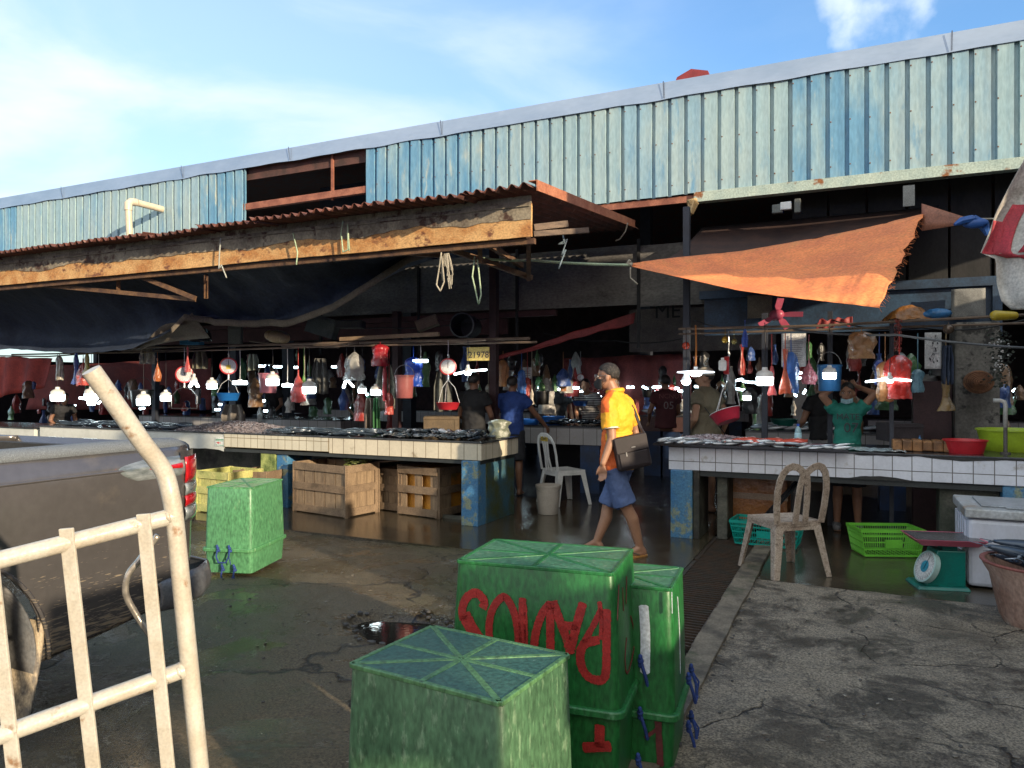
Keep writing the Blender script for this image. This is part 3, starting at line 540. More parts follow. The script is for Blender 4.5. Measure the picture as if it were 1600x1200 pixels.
# red and white banner at the right edge
g = MB()
outl = [(1640, 245), (1600, 262), (1575, 300), (1560, 325), (1548, 360), (1533, 392), (1560, 400), (1560, 440), (1566, 468), (1585, 483), (1640, 478)]
YB = 6.6
rows = [(1640, 1600, 250), (1640, 1578, 290), (1640, 1558, 330), (1640, 1548, 360), (1640, 1535, 392), (1640, 1560, 402), (1640, 1561, 440), (1640, 1567, 468), (1640, 1584, 482)]
def bnf(u, v):
    f = v*(len(rows)-1); i = min(int(f), len(rows)-2); k = f-i; xl = rows[i][1]*(1-k)+rows[i+1][1]*k; y = rows[i][2]*(1-k)+rows[i+1][2]*k
    x = xl+(1720-xl)*u; p = Y(x, y + (u*8), YB); p.y += 0.10*math.sin(u*7+v*2)+0.03*nz(u*6, v*4, 1.3, 5); return p
ban = thing('banner', 'weathered white banner with big red lettering at the right edge', 'banner', bnf(.5, .5))
g.grid(bnf, 34, 34); g.build('cloth', mat('banner_cloth', (.50, .47, .42), (.33, .30, .26), rough=.85, sc=4, c3=(.16, .14, .11), sc3=3), ban, smooth='all', solid=.004)
REDP = mat('red_print', (.42, .035, .05), (.3, .03, .04), rough=.7)
g = MB()
def bl_(u0, u1, v0, v1, bend=0.0, n=14):
    g.grid(lambda a, b: bnf(u0+(u1-u0)*a+bend*math.sin(math.pi*b), v0+(v1-v0)*b)+V(0, -0.008, 0), 6, n)
bl_(.30, .55, .05, .5, .1); bl_(.13, .28, .2, .6, -.05); bl_(.20, .40, .55, .92, .1); bl_(.5, .75, .5, .9, 0); bl_(.0, .12, .3, .52, .02); bl_(.65, .95, .1, .4)
g.build('lettering', REDP, ban, smooth='all', solid=.002)

# ------------------------------------------------------------------ added sun blocker out of view, openings shaped for the sunlit patches
ns = thing('sun_blocker', 'added unseen board wall and roof shaped to block the sun', 'sun blocker', (4.5, 0, 0))
g = MB()
for (a, b_, z0, z1) in ((-7, -1.55, 0, 2.28), (-1.55, -1.35, 0, 2.6), (-1.35, -.8, 0, 1.35), (-1.35, -.8, 1.95, 2.6), (-.8, -.74, 0, 2.4), (-.74, -.34, 0, 1.40), (-.74, -.34, 2.16, 2.36), (-.34, -.05, 0, 1.4), (-.34, -.05, 1.86, 2.36), (-.05, .4, 0, 2.2), (.4, 1.35, 0, 1.85), (1.35, 1.9, 0, 3.2), (1.9, 2.3, 0, 2.75), (2.3, 2.95, 0, 2.30), (2.95, 3.22, 0, 2.50), (3.22, 3.8, 0, 2.62), (3.8, 4.4, 0, 3.1), (4.4, 8.6, 0, 3.3)):
    g.span((4.48, a, z0), (4.55, b_, z1))
g.beam((4.51, -.72, 1.85), (4.51, -.3, 1.45), .05, .05)
g.build('blocker_boarding', mat('blocker_board', (.2, .16, .12)), ns)
g = MB(); g.grid(lambda u, v: (4.5+.05*math.sin(v*9), .5+8.1*v, (3.78 if v > .55 else 4.15)*(1-u)+4.5*u-(.10*nz(v*7, u, 1.4, 3) if u == 0 else 0)), 5, 60); g.build('blocker_valance', mat('blocker_tarp', (.1, .12, .16)), ns, smooth=True, solid=.01)
g = MB(); g.poly([(4.57, 3.2, 4.2), (4.57, 8.6, 4.2), (4.57, 8.6, 4.35), (4.57, 7.5, 4.42), (4.57, 6.4, 5.02), (4.57, 5.4, 5.60), (4.57, 4.7, 5.95), (4.57, 3.2, 6.1)], (.05, 0, 0)); g.build('blocker_gable', mat('blocker_board', (.2, .16, .12)), ns)
g = MB(); g.poly([(4.5, .5, 4.45), (4.5, 8.6, 4.45), (9.5, 8.6, 5.75), (9.5, .5, 5.75)], (0, 0, .03)); g.build('roof', mat('blocker_roof', (.2, .1, .07)), ns)
g = MB()
for yy in (-6.9, -1.2, 1.2, 8.5): g.span((4.56, yy-.05, 0), (4.66, yy+.05, 4.4 if yy > 1 else 2.5))
g.build('post', WOOD, ns)
# ------------------------------------------------------------------ tiled counters
def tilemat(name, c, grout, tw, th, stain=(0.25, 0.2, 0.13), mort=0.004):
    m = mat(name, c, [x*.88 for x in c], rough=0.18, sc=4, bump=0, grain=0.05, c3=stain, sc3=7, lo3=0.62, hi3=0.75); t = m.node_tree; b = t.nodes['Principled BSDF']
    def N(k): return t.nodes.new(k)
    co = N('ShaderNodeTexCoord'); sp = N('ShaderNodeSeparateXYZ'); cb = N('ShaderNodeCombineXYZ'); ad = N('ShaderNodeMath'); ad.operation = 'ADD'
    t.links.new(co.outputs['Object'], sp.inputs[0]); t.links.new(sp.outputs[0], ad.inputs[0]); t.links.new(sp.outputs[1], ad.inputs[1]); t.links.new(ad.outputs[0], cb.inputs[0]); t.links.new(sp.outputs[2], cb.inputs[1])
    br = N('ShaderNodeTexBrick'); br.offset = 0; br.inputs['Scale'].default_value = 1; br.inputs['Brick Width'].default_value = tw; br.inputs['Row Height'].default_value = th; br.inputs['Mortar Size'].default_value = mort; br.inputs['Mortar Smooth'].default_value = 0.2
    t.links.new(cb.outputs[0], br.inputs['Vector'])
    prev = b.inputs['Base Color'].links[0].from_socket; mx = N('ShaderNodeMix'); mx.data_type = 'RGBA'; mx.inputs[7].default_value = tuple(grout)+(1,)
    t.links.new(prev, mx.inputs[6]); t.links.new(br.outputs['Fac'], mx.inputs[0]); t.links.new(mx.outputs[2], b.inputs['Base Color'])
    bp = N('ShaderNodeBump'); bp.inputs['Strength'].default_value = 0.6; bp.inputs['Distance'].default_value = 0.002; bp.invert = True; t.links.new(br.outputs['Fac'], bp.inputs['Height']); t.links.new(bp.outputs[0], b.inputs['Normal']); return m
TL = tilemat('cream_tile', (0.60, 0.54, 0.42), (0.16, 0.12, 0.08), 0.16, 0.30)
TLP = mat('white_edge_panel', (0.55, 0.56, 0.52), (0.45, 0.46, 0.42), rough=0.35, sc=3, grain=.05)
TRT = tilemat('white_tile', (0.66, 0.67, 0.72), (0.14, 0.13, 0.12), 0.152, 0.152)
TFAR = tilemat('grey_tile', (0.34, 0.33, 0.33), (0.08, 0.07, 0.06), 0.2, 0.3)
TOPM = mat('wet_counter_top', (0.03, 0.032, 0.035), (0.06, 0.062, 0.065), rough=0.12, sc=6, bump=0.25)
CONC = mat('mossy_concrete', (0.10, 0.095, 0.075), (0.04, 0.045, 0.03), rough=0.7, sc=4, bump=0.5, bsc=22, c3=(0.025, 0.022, 0.018), sc3=3, lo3=0.5, hi3=0.62)
BLU = mat('chipped_blue_paint', (.04, .145, .30), (.07, .19, .31), rough=.5, sc=5, bump=.4, bsc=25, c3=(.22, .25, .17), sc3=7, lo3=.54, hi3=.61)
MOSS = mat('mossy_blue_wall', (0.03, 0.09, 0.13), (0.05, 0.065, 0.02), rough=0.6, sc=4, bump=0.4, c3=(0.28, 0.25, 0.08), sc3=3.2, lo3=0.64, hi3=0.7)
MOSSP = mat('mossy_yellow_paint', (0.34, 0.38, 0.12), (0.08, 0.12, 0.03), rough=0.7, sc=6, bump=.4)
def ragged(g, x0, x1, y, z, depth, seed, n=46):          # broken lower edge of the apron
    top = []; bt = []
    for i in range(n+1):
        x = x0+(x1-x0)*i/n; h = depth*max(0, 0.25+1.1*nz(x, seed, 1.8)+0.35*nz(x, seed, 9)); top.append((x, y, z)); bt.append((x, y, z-h))
    g.add(top+bt, [(i, i+1, n+2+i, n+1+i) for i in range(n)]); return g
# left counter
lc = thing('tiled_counter', 'long left fish counter with cream tiled edge over mossy blue columns', 'counter', (-3.7, 7.0, 0))
LX = -3.60; LY = 6.95
g = MB(); g.span((-11.0, LY-.01, .885), (LX+.015, LY+.95, .905)); g.build('counter_top', TOPM, lc, bevel=.004)
g = MB(); g.span((-5.62, LY, .705), (LX, LY+.94, .885)); g.build('tiled_edge', TL, lc, bevel=.003)
g = MB(); g.span((-11.0, LY+.01, .70), (-7.3, LY+.94, .885)); ragged(g, -11, -7.3, LY+.008, .702, .07, 2); g.build('broken_edge', TLP, lc)
g = MB(); g.span((-7.29, LY-.004, .72), (-5.63, LY+.94, .885)); g.build('narrow_tiled_edge', tilemat('narrow_tile', (.58, .54, .43), (.2, .16, .1), .11, .12), lc)
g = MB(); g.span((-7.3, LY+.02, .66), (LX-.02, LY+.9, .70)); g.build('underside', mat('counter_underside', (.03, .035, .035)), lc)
def column(g, x0, x1, y0, y1, z1): g.span((x0, y0, 0), (x1, y1, z1))
g = MB(); column(g, -3.83, -3.625, LY-.03, LY+.16, .70); g.build('blue_column', BLU, lc, bevel=.012)
g = MB(); g.span((-3.80, LY+.16, 0), (-3.62, LY+.88, .70)); g.build('side_wall', MOSS, lc, bevel=.01)
p = Y(424, 720, LY+.05); g = MB(); column(g, p.x-.16, p.x+.08, LY+.03, LY+.5, .70); g.build('yellow_column', MOSSP, lc, bevel=.01)
g = MB(); column(g, p.x+.082, p.x+.26, LY+.05, LY+.5, .70); g.build('inner_column', BLU, lc, bevel=.01)
g = MB(); g.span((-11, LY+.95, 0), (-9.2, LY+1.0, .7)); g.span((-11, LY+.05, 0), (-10.7, LY+.9, .68)); g.build('rear_panel', CONC, lc)
g = MB(); g.span((-4.55, LY+.25, .0), (-3.9, LY+.29, .045)); g.span((-9.0, LY+.9, .0), (-3.9, LY+.93, .7)); g.build('base_strip', CONC, lc)
# sticker on the broken edge
st = MB(); a = Y(336, 683, LY); b_ = Y(358, 698, LY); st.span((a.x, LY+.001, b_.z), (b_.x, LY+.005, a.z)); stk = st.build('sticker', mat('sticker_white', (.62, .64, .62), rough=.4), lc)
def txt(s, size, p, rx, rz, m, name, parent=None, ex=0.001, ry=0.0, align='CENTER', squash=1.0):
    c = bpy.data.curves.new(name, 'FONT'); c.body = s; c.size = size; c.extrude = ex; c.align_x = align; c.align_y = 'CENTER'; c.resolution_u = 3
    t = bpy.data.objects.new('tmp', c); scene.collection.objects.link(t); dg = bpy.context.evaluated_depsgraph_get(); dg.update()
    me = bpy.data.meshes.new_from_object(t.evaluated_get(dg)); bpy.data.objects.remove(t); me.materials.clear(); me.materials.append(m)
    M = Matrix.Translation(Vector(p)) @ Matrix.Rotation(rz, 4, 'Z') @ Matrix.Rotation(rx, 4, 'X') @ Matrix.Rotation(ry, 4, 'Z') @ Matrix.Diagonal((squash, 1, 1, 1))
    o = Vector(parent['_o']) if parent is not None else Vector((0, 0, 0)); me.transform(Matrix.Translation(-o) @ M); me.name = name
    ob = bpy.data.objects.new(name, me); scene.collection.objects.link(ob)
    if parent is not None: ob.parent = parent
    return ob
m_gn = mat('sticker_green', (.02, .25, .12), bump=0); m_rd = mat('sticker_red', (.45, .04, .03), bump=0)
g = MB(); w_ = b_.x-a.x; h_ = a.z-b_.z
for (u0, u1, v0, v1) in ((.05, .6, .72, .80), (.05, .6, .58, .64), (.05, .7, .10, .16)): g.span((a.x+w_*u0, LY-.001, b_.z+h_*v0), (a.x+w_*u1, LY+.001, b_.z+h_*v1))
o = g.build('sticker_line', m_gn, stk); o.location = -Vector(lc['_o']) if False else (0, 0, 0)
o.data.transform(Matrix.Translation(-Vector(lc['_o'])))
g = MB(); g.poly([(a.x+w_*.08, LY-.001, b_.z+h_*.38), (a.x+w_*.26, LY-.001, b_.z+h_*.5), (a.x+w_*.26, LY-.001, b_.z+h_*.25)], (0, .002, 0)); g.span((a.x+w_*.26, LY-.001, b_.z+h_*.33), (a.x+w_*.4, LY+.001, b_.z+h_*.42)); g.ell((a.x+w_*.86, LY, b_.z+h_*.55), (w_*.09, .002, h_*.32))
o = g.build('sticker_mark', m_rd, stk); o.data.transform(Matrix.Translation(-Vector(lc['_o'])))
# right counter
rc_ = thing('tiled_counter', 'right fish counter with white square tiles along its chipped edge', 'counter', (-1.7, 7.3, 0))
RY = 7.28; RX0 = Y(1045, 700, RY).x
g = MB(); g.span((RX0-.005, RY-.01, .895), (3.2, RY+.95, .912)); g.build('counter_top', TOPM, rc_, bevel=.004)
g = MB(); g.span((RX0, RY, .675), (3.2, RY+.94, .895)); g.build('tiled_edge', TRT, rc_, bevel=.003)
g = MB(); ragged(g, -.35, 3.2, RY-.003, .668, -.05, 7, 90); ragged(g, .0, 3.2, RY-.003, .900, .035, 11, 90); g.build('chipped_mortar', mat('chipped_mortar', (.02, .02, .018), bump=.5), rc_, solid=.004)
g = MB(); column(g, RX0+.02, RX0+.235, RY-.02, RY+.2, .675); g.build('blue_column', BLU, rc_, bevel=.012)
g = MB(); column(g, RX0+.237, RX0+.30, RY, RY+.5, .675); column(g, RX0+.45, RX0+.55, RY+.1, RY+.9, .67); g.build('concrete_column', CONC, rc_, bevel=.01)
p = Y(1567, 780, RY); g = MB(); column(g, p.x, p.x+.6, RY+.0, RY+.3, .675); g.build('blue_column', BLU, rc_, bevel=.012)
g = MB(); column(g, p.x-.45, p.x-.003, RY+.12, RY+.4, .675); g.build('mossy_column', CONC, rc_, bevel=.01)
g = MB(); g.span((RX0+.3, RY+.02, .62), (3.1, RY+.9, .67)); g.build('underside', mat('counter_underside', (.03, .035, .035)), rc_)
# deeper counters
def far_counter(x0, x1, y0, y1, z, lab, blue=None, m=TFAR):
    t = thing('tiled_counter', lab, 'counter', ((x0+x1)/2, y0, 0)); g = MB(); g.span((x0-.01, y0-.01, z-.02), (x1+.01, y1+.01, z)); g.build('counter_top', TOPM, t)
    g = MB(); g.span((x0, y0, z-.26), (x1, y1, z-.02)); g.build('tiled_edge', m, t, bevel=.003)
    for xx in (blue or (x0+.2, x1-.3)): g = MB(); g.span((xx-.14, y0+.02, 0), (xx+.14, y1-.1, z-.26)); g.build('column', mat('dark_blue_column', (.015, .04, .11), (.02, .03, .06), rough=.5), t)
    return t
a = Y(822, 664, 9.7); b_ = Y(940, 664, 9.7)
fcx0, fcx1 = a.x-.2, b_.x
far_counter(fcx0, fcx1, 9.7, 10.8, .93, 'grey tiled counter at the back of the aisle, behind the white plastic chair', (fcx1-.18,))
far_counter(Y(1000, 650, 12).x, Y(1058, 650, 12).x+.2, 12, 13.2, 1.0, 'dim reddish counter deep in the aisle right of the walking man', m=mat('dim_tile', (.12, .06, .055)))
far_counter(Y(1165, 670, 9.9).x, Y(1440, 670, 9.9).x, 9.9, 10.9, .93, 'grey inner counter behind the girl in the green jersey', m=TFAR)
far_counter(-13, -8.0, 10.2, 11.2, .9, 'inner counter deep on the left behind the boy')
far_counter(-12, -6.2, 14.2, 15.2, .92, 'long inner counter second row from the back on the left')
far_counter(-8, -2.2, 17.5, 18.5, .92, 'long inner counter in the back row of the hall')
far_counter(.2, 4.5, 14, 15, .92, 'inner counter deep on the right behind the pillar')
far_counter(-14.5, -11.2, 7.0, 7.9, .86, 'white edged counter at the far left behind the boy', m=TLP)

# ------------------------------------------------------------------ upside-down fish boxes
def greenmat(name, c, c2, wear, lo3=.6):
    return mat(name, c, c2, rough=0.4, sc=5, stretch=(1, 1, .4), lo=.35, hi=.68, bump=.35, bsc=70, bdist=.004, c3=wear, sc3=34, lo3=lo3, hi3=lo3+.1, grain=.35)
def fishbox(lab, pl, pn, zt, W, zr, body_m, lid_m, rib_m, zb=0.0, tp=.92, ropes=True, top_m=None):
    """pl, pn: pixels of the left and near corners of the top; W depth of the box away from that edge"""
    A = G(*pl, zt); B = G(*pn, zt); u = (B-A); Ln = u.length; u.normalize(); vv = V(-u.y, u.x, 0)
    if vv.dot(FWD) < 0: vv = -vv
    c = (A+B)/2+vv*W/2; c.z = 0
    t = thing('fish_box', lab, 'fish box', c); Mr = Matrix((u, vv, V(0, 0, 1))).transposed()
    def pt(a, b, z, k=1.0): return c+u*a*Ln/2*k+vv*b*W/2*k+V(0, 0, z)
    def rrect(z, k, rad=.035, ext=0):
        o = []; hx, hy = Ln/2*k+ext, W/2*k+ext
        for (sx, sy, a0) in ((1, 1, 0), (-1, 1, 90), (-1, -1, 180), (1, -1, 270)):
            for q in range(5): an = R(a0+q*22.5); o.append(c+u*(sx*(hx-rad)+rad*math.cos(an))+vv*(sy*(hy-rad)+rad*math.sin(an))+V(0, 0, z))
        return o
    def loft(g, ls):
        n = len(ls[0]); vs = [p for l in ls for p in l]; k = len(ls)
        g.add(vs, [(i*n+j, i*n+(j+1) % n, (i+1)*n+(j+1) % n, (i+1)*n+j) for i in range(k-1) for j in range(n)]+[tuple(range(n-1, -1, -1)), tuple((k-1)*n+j for j in range(n))]); return g
    k1 = 1/tp
    loft(g_ := MB(), [rrect(zr+.01, k1), rrect(zr+(zt-zr)*.5, (1+k1)/2+.004), rrect(zt-.012, 1.0), rrect(zt-.006, .985, .03)]); g_.build('body', body_m, t, smooth=True)
    g = MB(); loft(g, [rrect(zr-.012, k1, .045, .018), rrect(zr+.018, k1, .045, .018)]); g.build('rim', rib_m, t, smooth=True, bevel=.006)
    g = MB(); loft(g, [rrect(zb, k1*.95), rrect(zr-.012, k1*.995)]); g.build('lid', lid_m, t, smooth=True)
    g = MB(); z = zt-.006; hw = .011; e = .97
    C = [pt(-1, -1, z, e), pt(1, -1, z, e), pt(1, 1, z, e), pt(-1, 1, z, e)]
    for i in range(4): g.beam(C[i], C[(i+1) % 4], .016, .014); g.beam(pt(0, 0, z), C[i], .02, .014)
    for s in ((1, 0), (-1, 0), (0, 1), (0, -1)): g.beam(pt(0, 0, z), pt(s[0]*e, s[1]*e, z), .02, .013)
    g.build('top_rib', rib_m, t, bevel=.003)
    if ropes:
        BR = mat('blue_rope', (.02, .05, .22), rough=.8, bump=.5, bsc=90)
        for (sx, sy, zz) in ropes:
            q = pt(sx, sy, zz, k1)+ (u*sx*.025 if abs(sx) == 1 else vv*sy*.025); tt = vv if abs(sx) == 1 else u; g = MB()
            for s in (-.05, .05): g.ell(q+tt*s+V(0, 0, .032), (.013, .013, .014), n=8, k=6); g.ell(q+tt*(s+.008)+V(0, 0, .012), (.012, .014, .012), n=8, k=6); g.ell(q+tt*(s-.006)+V(0, 0, .048), (.009, .010, .012), n=8, k=6)
            out = (u*sx if abs(sx) == 1 else vv*sy)
            g.tube([q+tt*-.05+V(0, 0, .03), q+tt*-.052+V(0, 0, -.03)+out*.02, q+tt*-.03+V(0, 0, -.075)+out*.025, q+tt*.03+V(0, 0, -.075)+out*.025, q+tt*.052+V(0, 0, -.03)+out*.02, q+tt*.05+V(0, 0, .03)], .007, 6)
            g.tube([q+tt*.05+V(0, 0, .03), q+tt*.06+out*.03+V(0, 0, -.02), q+tt*.07+out*.02+V(0, 0, -.09)], .004, 5)
            g.build('rope_handle', BR, t, smooth=True)
    if top_m: g = MB(); g.poly([pt(-1, -1, zt-.0035, .95), pt(1, -1, zt-.0035, .95), pt(1, 1, zt-.0035, .95), pt(-1, 1, zt-.0035, .95)], (0, 0, .0015)); g.build('top_panel', top_m, t)
    n_front = -vv
    return t, pt, k1, u, vv, c
GA = greenmat('leaf_green_box', (.085, .25, .115), (.07, .21, .095), (.16, .32, .16), .62)
GAt = greenmat('leaf_green_ribs', (.09, .27, .11), (.06, .2, .08), (.22, .38, .2), .58)
G1 = greenmat('vivid_green_box', (.014, .13, .028), (.01, .095, .022), (.06, .17, .06), .68)
G1t = greenmat('vivid_green_ribs', (.02, .15, .04), (.015, .11, .03), (.08, .2, .1), .6)
G2 = greenmat('scuffed_green_box', (.075, .16, .08), (.045, .105, .052), (.15, .24, .14), .56)
G2t = greenmat('scuffed_green_ribs', (.10, .22, .09), (.07, .17, .07), (.05, .11, .05), .55)
b1, *_ = fishbox('pale sunlit green fish box standing upside down beside the vehicle tail', (322, 760.5), (393, 762), .70, .56, .20, GA, GA, GAt, .02, .95, ropes=((-.1, -1, .19), (.1, -1, .04)), top_m=greenmat('pale_green_top', (.30, .40, .20), (.22, .33, .15), (.12, .2, .1)))
b2, pt2, k2_, u2, v2, c2 = fishbox('tall vivid green fish box painted with big red letters', (712, 875), (960, 896), .84, .42, .335, G1, G1, G1t, 0, .93, ropes=((1, .55, .40), (1, .5, .20), (1, .3, .04)), top_m=greenmat('worn_green_top', (.075, .21, .11), (.05, .15, .08), (.22, .28, .19), .58))
b3, pt3, k3_, u3, v3, c3_ = fishbox('narrower green fish box with a white stripe, half hidden behind the lettered one', (870, 903), (1050, 920), .72, .36, .215, G1, G1, G1t, 0, .95, ropes=((1, .5, .26), (1, .5, .06)), top_m=greenmat('worn_green_top', (.04, .14, .07), None, (.1, .2, .1)))
b4, pt4, *_ = fishbox('scuffed nearest green fish box in the foreground with ribs crossing its top', (543, 1036), (783, 1099), .67, .42, .10, G2, G2, G2t, 0, .95, ropes=None, top_m=greenmat('teal_scratched_top', (.035, .10, .08), (.05, .12, .085), (.17, .24, .20), .64))
g = MB(); r1_ = pt2(1, 0, .1)
def smooth_path(pts, n=6):
    out = []
    for i in range(len(pts)-1):
        p0_ = pts[max(i-1, 0)]; p1 = pts[i]; p2 = pts[i+1]; p3 = pts[min(i+2, len(pts)-1)]
        for j in range(n):
            u = j/n; out.append(.5*((2*p1)+(p2-p0_)*u+(2*p0_-5*p1+4*p2-p3)*u*u+(3*p1-p0_-3*p2+p3)*u**3))
    out.append(pts[-1]); return out
# hand-painted letters, traced as strokes on the front face
def stroke(g, pts, wd, p0, n, wob=.18):
    P3 = smooth_path([Q(520+x/2.667, 820+y/2.667, p0, n) + n*-.003 for x, y in pts], 3)
    if (P3[0]-CAM).dot(n) < 0: P3 = [p+n*.006*0 for p in P3]
    out = []; m_ = 6
    for i in range(len(P3)-1):
        for j in range(m_): out.append(P3[i].lerp(P3[i+1], j/m_))
    out.append(P3[-1]); ws = []
    for i, p in enumerate(out):
        t_ = (out[min(i+1, len(out)-1)]-out[max(i-1, 0)]).normalized(); sd_ = n.cross(t_).normalized(); k = 1.06*wd/2.667/FPX*dep(p)/2*(1+wob*nz(i*.9, wd, 1.1)+wob*.6*nz(i*3.1, wd, 1.7))
        if i in (0, len(out)-1): k *= .55
        ws += [p-sd_*k, p+sd_*k]
    g.add(ws, [(2*i, 2*i+1, 2*i+3, 2*i+2) for i in range(len(out)-1)])
p0 = pt2(0, -1, .335, k2_); pA = pt2(-1, -1, .335, k2_); pT = pt2(0, -1, .84); nn_ = (pT-p0).cross(u2).normalized()
if nn_.dot(CAM-p0) < 0: nn_ = -nn_
p0 = p0+nn_*.006
REDL = mat('red_brush_paint', (.36, .022, .018), (.26, .015, .012), rough=.5, sc=12, bump=.2, c3=(.1, .06, .02), sc3=9, lo3=.68, hi3=.76)
def off(n): return -n
g = MB(); N_ = nn_
for pts, wd in (([(545, 400), (538, 350), (560, 300), (600, 285), (630, 320), (622, 350)], 34), ([(545, 370), (575, 430), (615, 500), (600, 560), (550, 570)], 52),
                ([(655, 520), (650, 420), (668, 345), (712, 300), (748, 350), (768, 430), (768, 520), (720, 590), (660, 520)], 30),
                ([(790, 305), (788, 400), (792, 560)], 30), ([(800, 330), (806, 540)], 16),
                ([(835, 540), (845, 450), (872, 370), (905, 330)], 32), ([(905, 318), (905, 430), (900, 570), (840, 560)], 34),
                ([(915, 318), (945, 400), (975, 480), (990, 540)], 36), ([(990, 520), (1015, 420), (1042, 325)], 36), ([(940, 420), (1025, 425)], 34),
                ([(1120, 350), (1085, 420), (1040, 500)], 24), ([(1110, 320), (1120, 400), (1115, 480)], 18), ([(1140, 352), (1140, 500), (1135, 630), (1095, 648), (1050, 620), (1030, 560), (1045, 500), (1110, 480)], 34)):
    stroke(g, pts, wd, p0, N_)
g.build('lettering', REDL, b2, solid=.002)
q0 = pt2(0, -1, 0, k2_*.95); q1 = pt2(0, -1, .32, k2_); n2_ = (q1-q0).cross(u2).normalized(); n2_ = n2_ if n2_.dot(CAM-q0) > 0 else -n2_
g = MB()
for pts, wd in (([(1040, 930), (1160, 925)], 40), ([(1112, 835), (1110, 930)], 40)): stroke(g, pts, wd, q1+n2_*.012, n2_)
g.build('lid_lettering', REDL, b2, solid=.002)
q0 = pt2(1, 0, .335, k2_); q1 = pt2(1, 0, .84); n3_ = (q1-q0).cross(v2).normalized(); n3_ = n3_ if n3_.dot(CAM-q0) > 0 else -n3_
g = MB()
for pts, wd in (([(1196, 250), (1190, 400)], 10), ([(1228, 215), (1226, 330)], 10), ([(1245, 380), (1262, 470), (1250, 560), (1230, 620), (1222, 560), (1228, 470)], 10), ([(1212, 260), (1215, 360)], 7)): stroke(g, pts, wd, q0+n3_*.006, n3_)
g.build('side_lettering', mat('dried_red_paint', (.16, .02, .015)), b2, solid=.002)
q0 = pt3(0, -1, .215, k3_); q1 = pt3(0, -1, .72); n4_ = (q1-q0).cross(u3).normalized(); n4_ = n4_ if n4_.dot(CAM-q0) > 0 else -n4_
WHS = mat('white_stripe_paint', (.62, .66, .7), (.5, .55, .6), rough=.5)
g = MB(); stroke(g, [(1294, 335), (1302, 460), (1300, 622)], 38, q0+n4_*.008, n4_, .04); g.build('white_stripe', WHS, b3, solid=.002)
q0 = pt3(1, 0, .215, k3_); q1 = pt3(1, 0, .72); n5_ = (q1-q0).cross(v3).normalized(); n5_ = n5_ if n5_.dot(CAM-q0) > 0 else -n5_
g = MB()
for pts, wd in (([(1416, 280), (1418, 370)], 7), ([(1440, 300), (1448, 440), (1452, 620)], 7)): stroke(g, pts, wd, q0+n5_*.006, n5_)
g.build('side_stripe', WHS, b3, solid=.002)
q0 = pt3(0, -1, 0, k3_*.95); q1 = pt3(0, -1, .2, k3_); n6_ = (q1-q0).cross(u3).normalized(); n6_ = n6_ if n6_.dot(CAM-q0) > 0 else -n6_
g = MB()
for pts, wd in (([(1355, 815), (1365, 1010)], 26), ([(1300, 890), (1355, 850)], 14)): stroke(g, pts, wd, q1+n6_*.012, n6_)
g.build('lid_lettering', mat('brown_red_paint', (.11, .02, .02)), b3, solid=.002)

# ------------------------------------------------------------------ wooden crates, foam boxes under the counters
CW = mat('crate_board', (.25, .175, .105), (.17, .115, .07), rough=.8, sc=4, stretch=(6, 6, 1), bump=.3, c3=(.10, .07, .04), sc3=4, lo3=.62, hi3=.75)
CW2 = mat('crate_slat', (.21, .145, .09), (.14, .095, .06), rough=.85, sc=5, bump=.3, c3=(.08, .055, .03), sc3=5, lo3=.58, hi3=.7)
ORF = mat('orange_foam_box', (.62, .27, .03), (.5, .2, .03), rough=.5, sc=5, c3=(.2, .13, .03), sc3=4)
def crate(lab, pn, pl, W, H, fill=None, base=0.0):
    A = G(*pl, base); B = G(*pn, base); u = B-A; Ln = u.length; u.normalize(); vv = V(-u.y, u.x, 0); vv = vv if vv.dot(FWD) > 0 else -vv
    c = (A+B)/2+vv*W/2; c.z = base; t = thing('wooden_crate', lab, 'crate', c)
    def pt(a, b, z): return c+u*a*Ln/2+vv*b*W/2+V(0, 0, z)
    M3 = Matrix((u, vv, V(0, 0, 1))).transposed()
    nb = 5; g = MB()
    for side in (-1, 1):
        for i in range(nb):
            if fill and i in (1, 3): continue
            a = -1+2*(i+.5)/nb; g.box(pt(a, side*.93, H/2), (Ln/nb*.93, .014, H*.94), M3)
        for i in range(3):
            if fill and i == 1: continue
            a = -1+2*(i+.5)/3; g.box(pt(side*.965, a*.9, H/2), (.014, W/3*.85, H*.94), M3)
    g.build('board', CW, t)
    g = MB()
    for side in (-1, 1):
        for z in (.06, H/2+.02, H-.05): g.box(pt(0, side*.995, z), (Ln*1.01, .02, .085), M3); g.box(pt(side*1.0, 0, z+.003), (.02, W*1.0, .085), M3)
        for s2 in (-1, 1): g.box(pt(side*.97, s2*.96, H/2), (.07, .012, H), M3)
        g.box(pt(side*1.008, -.9, H/2), (.014, .075, H*.98), M3); g.box(pt(side*1.008, .9, H/2), (.014, .075, H*.98), M3)
    g.build('slat', CW2, t, bevel=.002)
    if fill:
        g = MB(); g.box(c+V(0, 0, H/2), (Ln*.84, W*.78, H*.9), M3); g.build('foam_box', fill, t, bevel=.02)
    return t, pt
cr1, ptc = crate('pale wooden crate beside the yellow column, left of the other crates under the left counter', (540, 811), (459, 799), .52, .60)
crate('dim narrow wooden crate squeezed between the two bigger crates', (632, 802), (590, 797), .4, .52)
crate('dark wooden crate with orange foam showing between its slats', (683, 812), (622, 804), .75, .58, ORF)
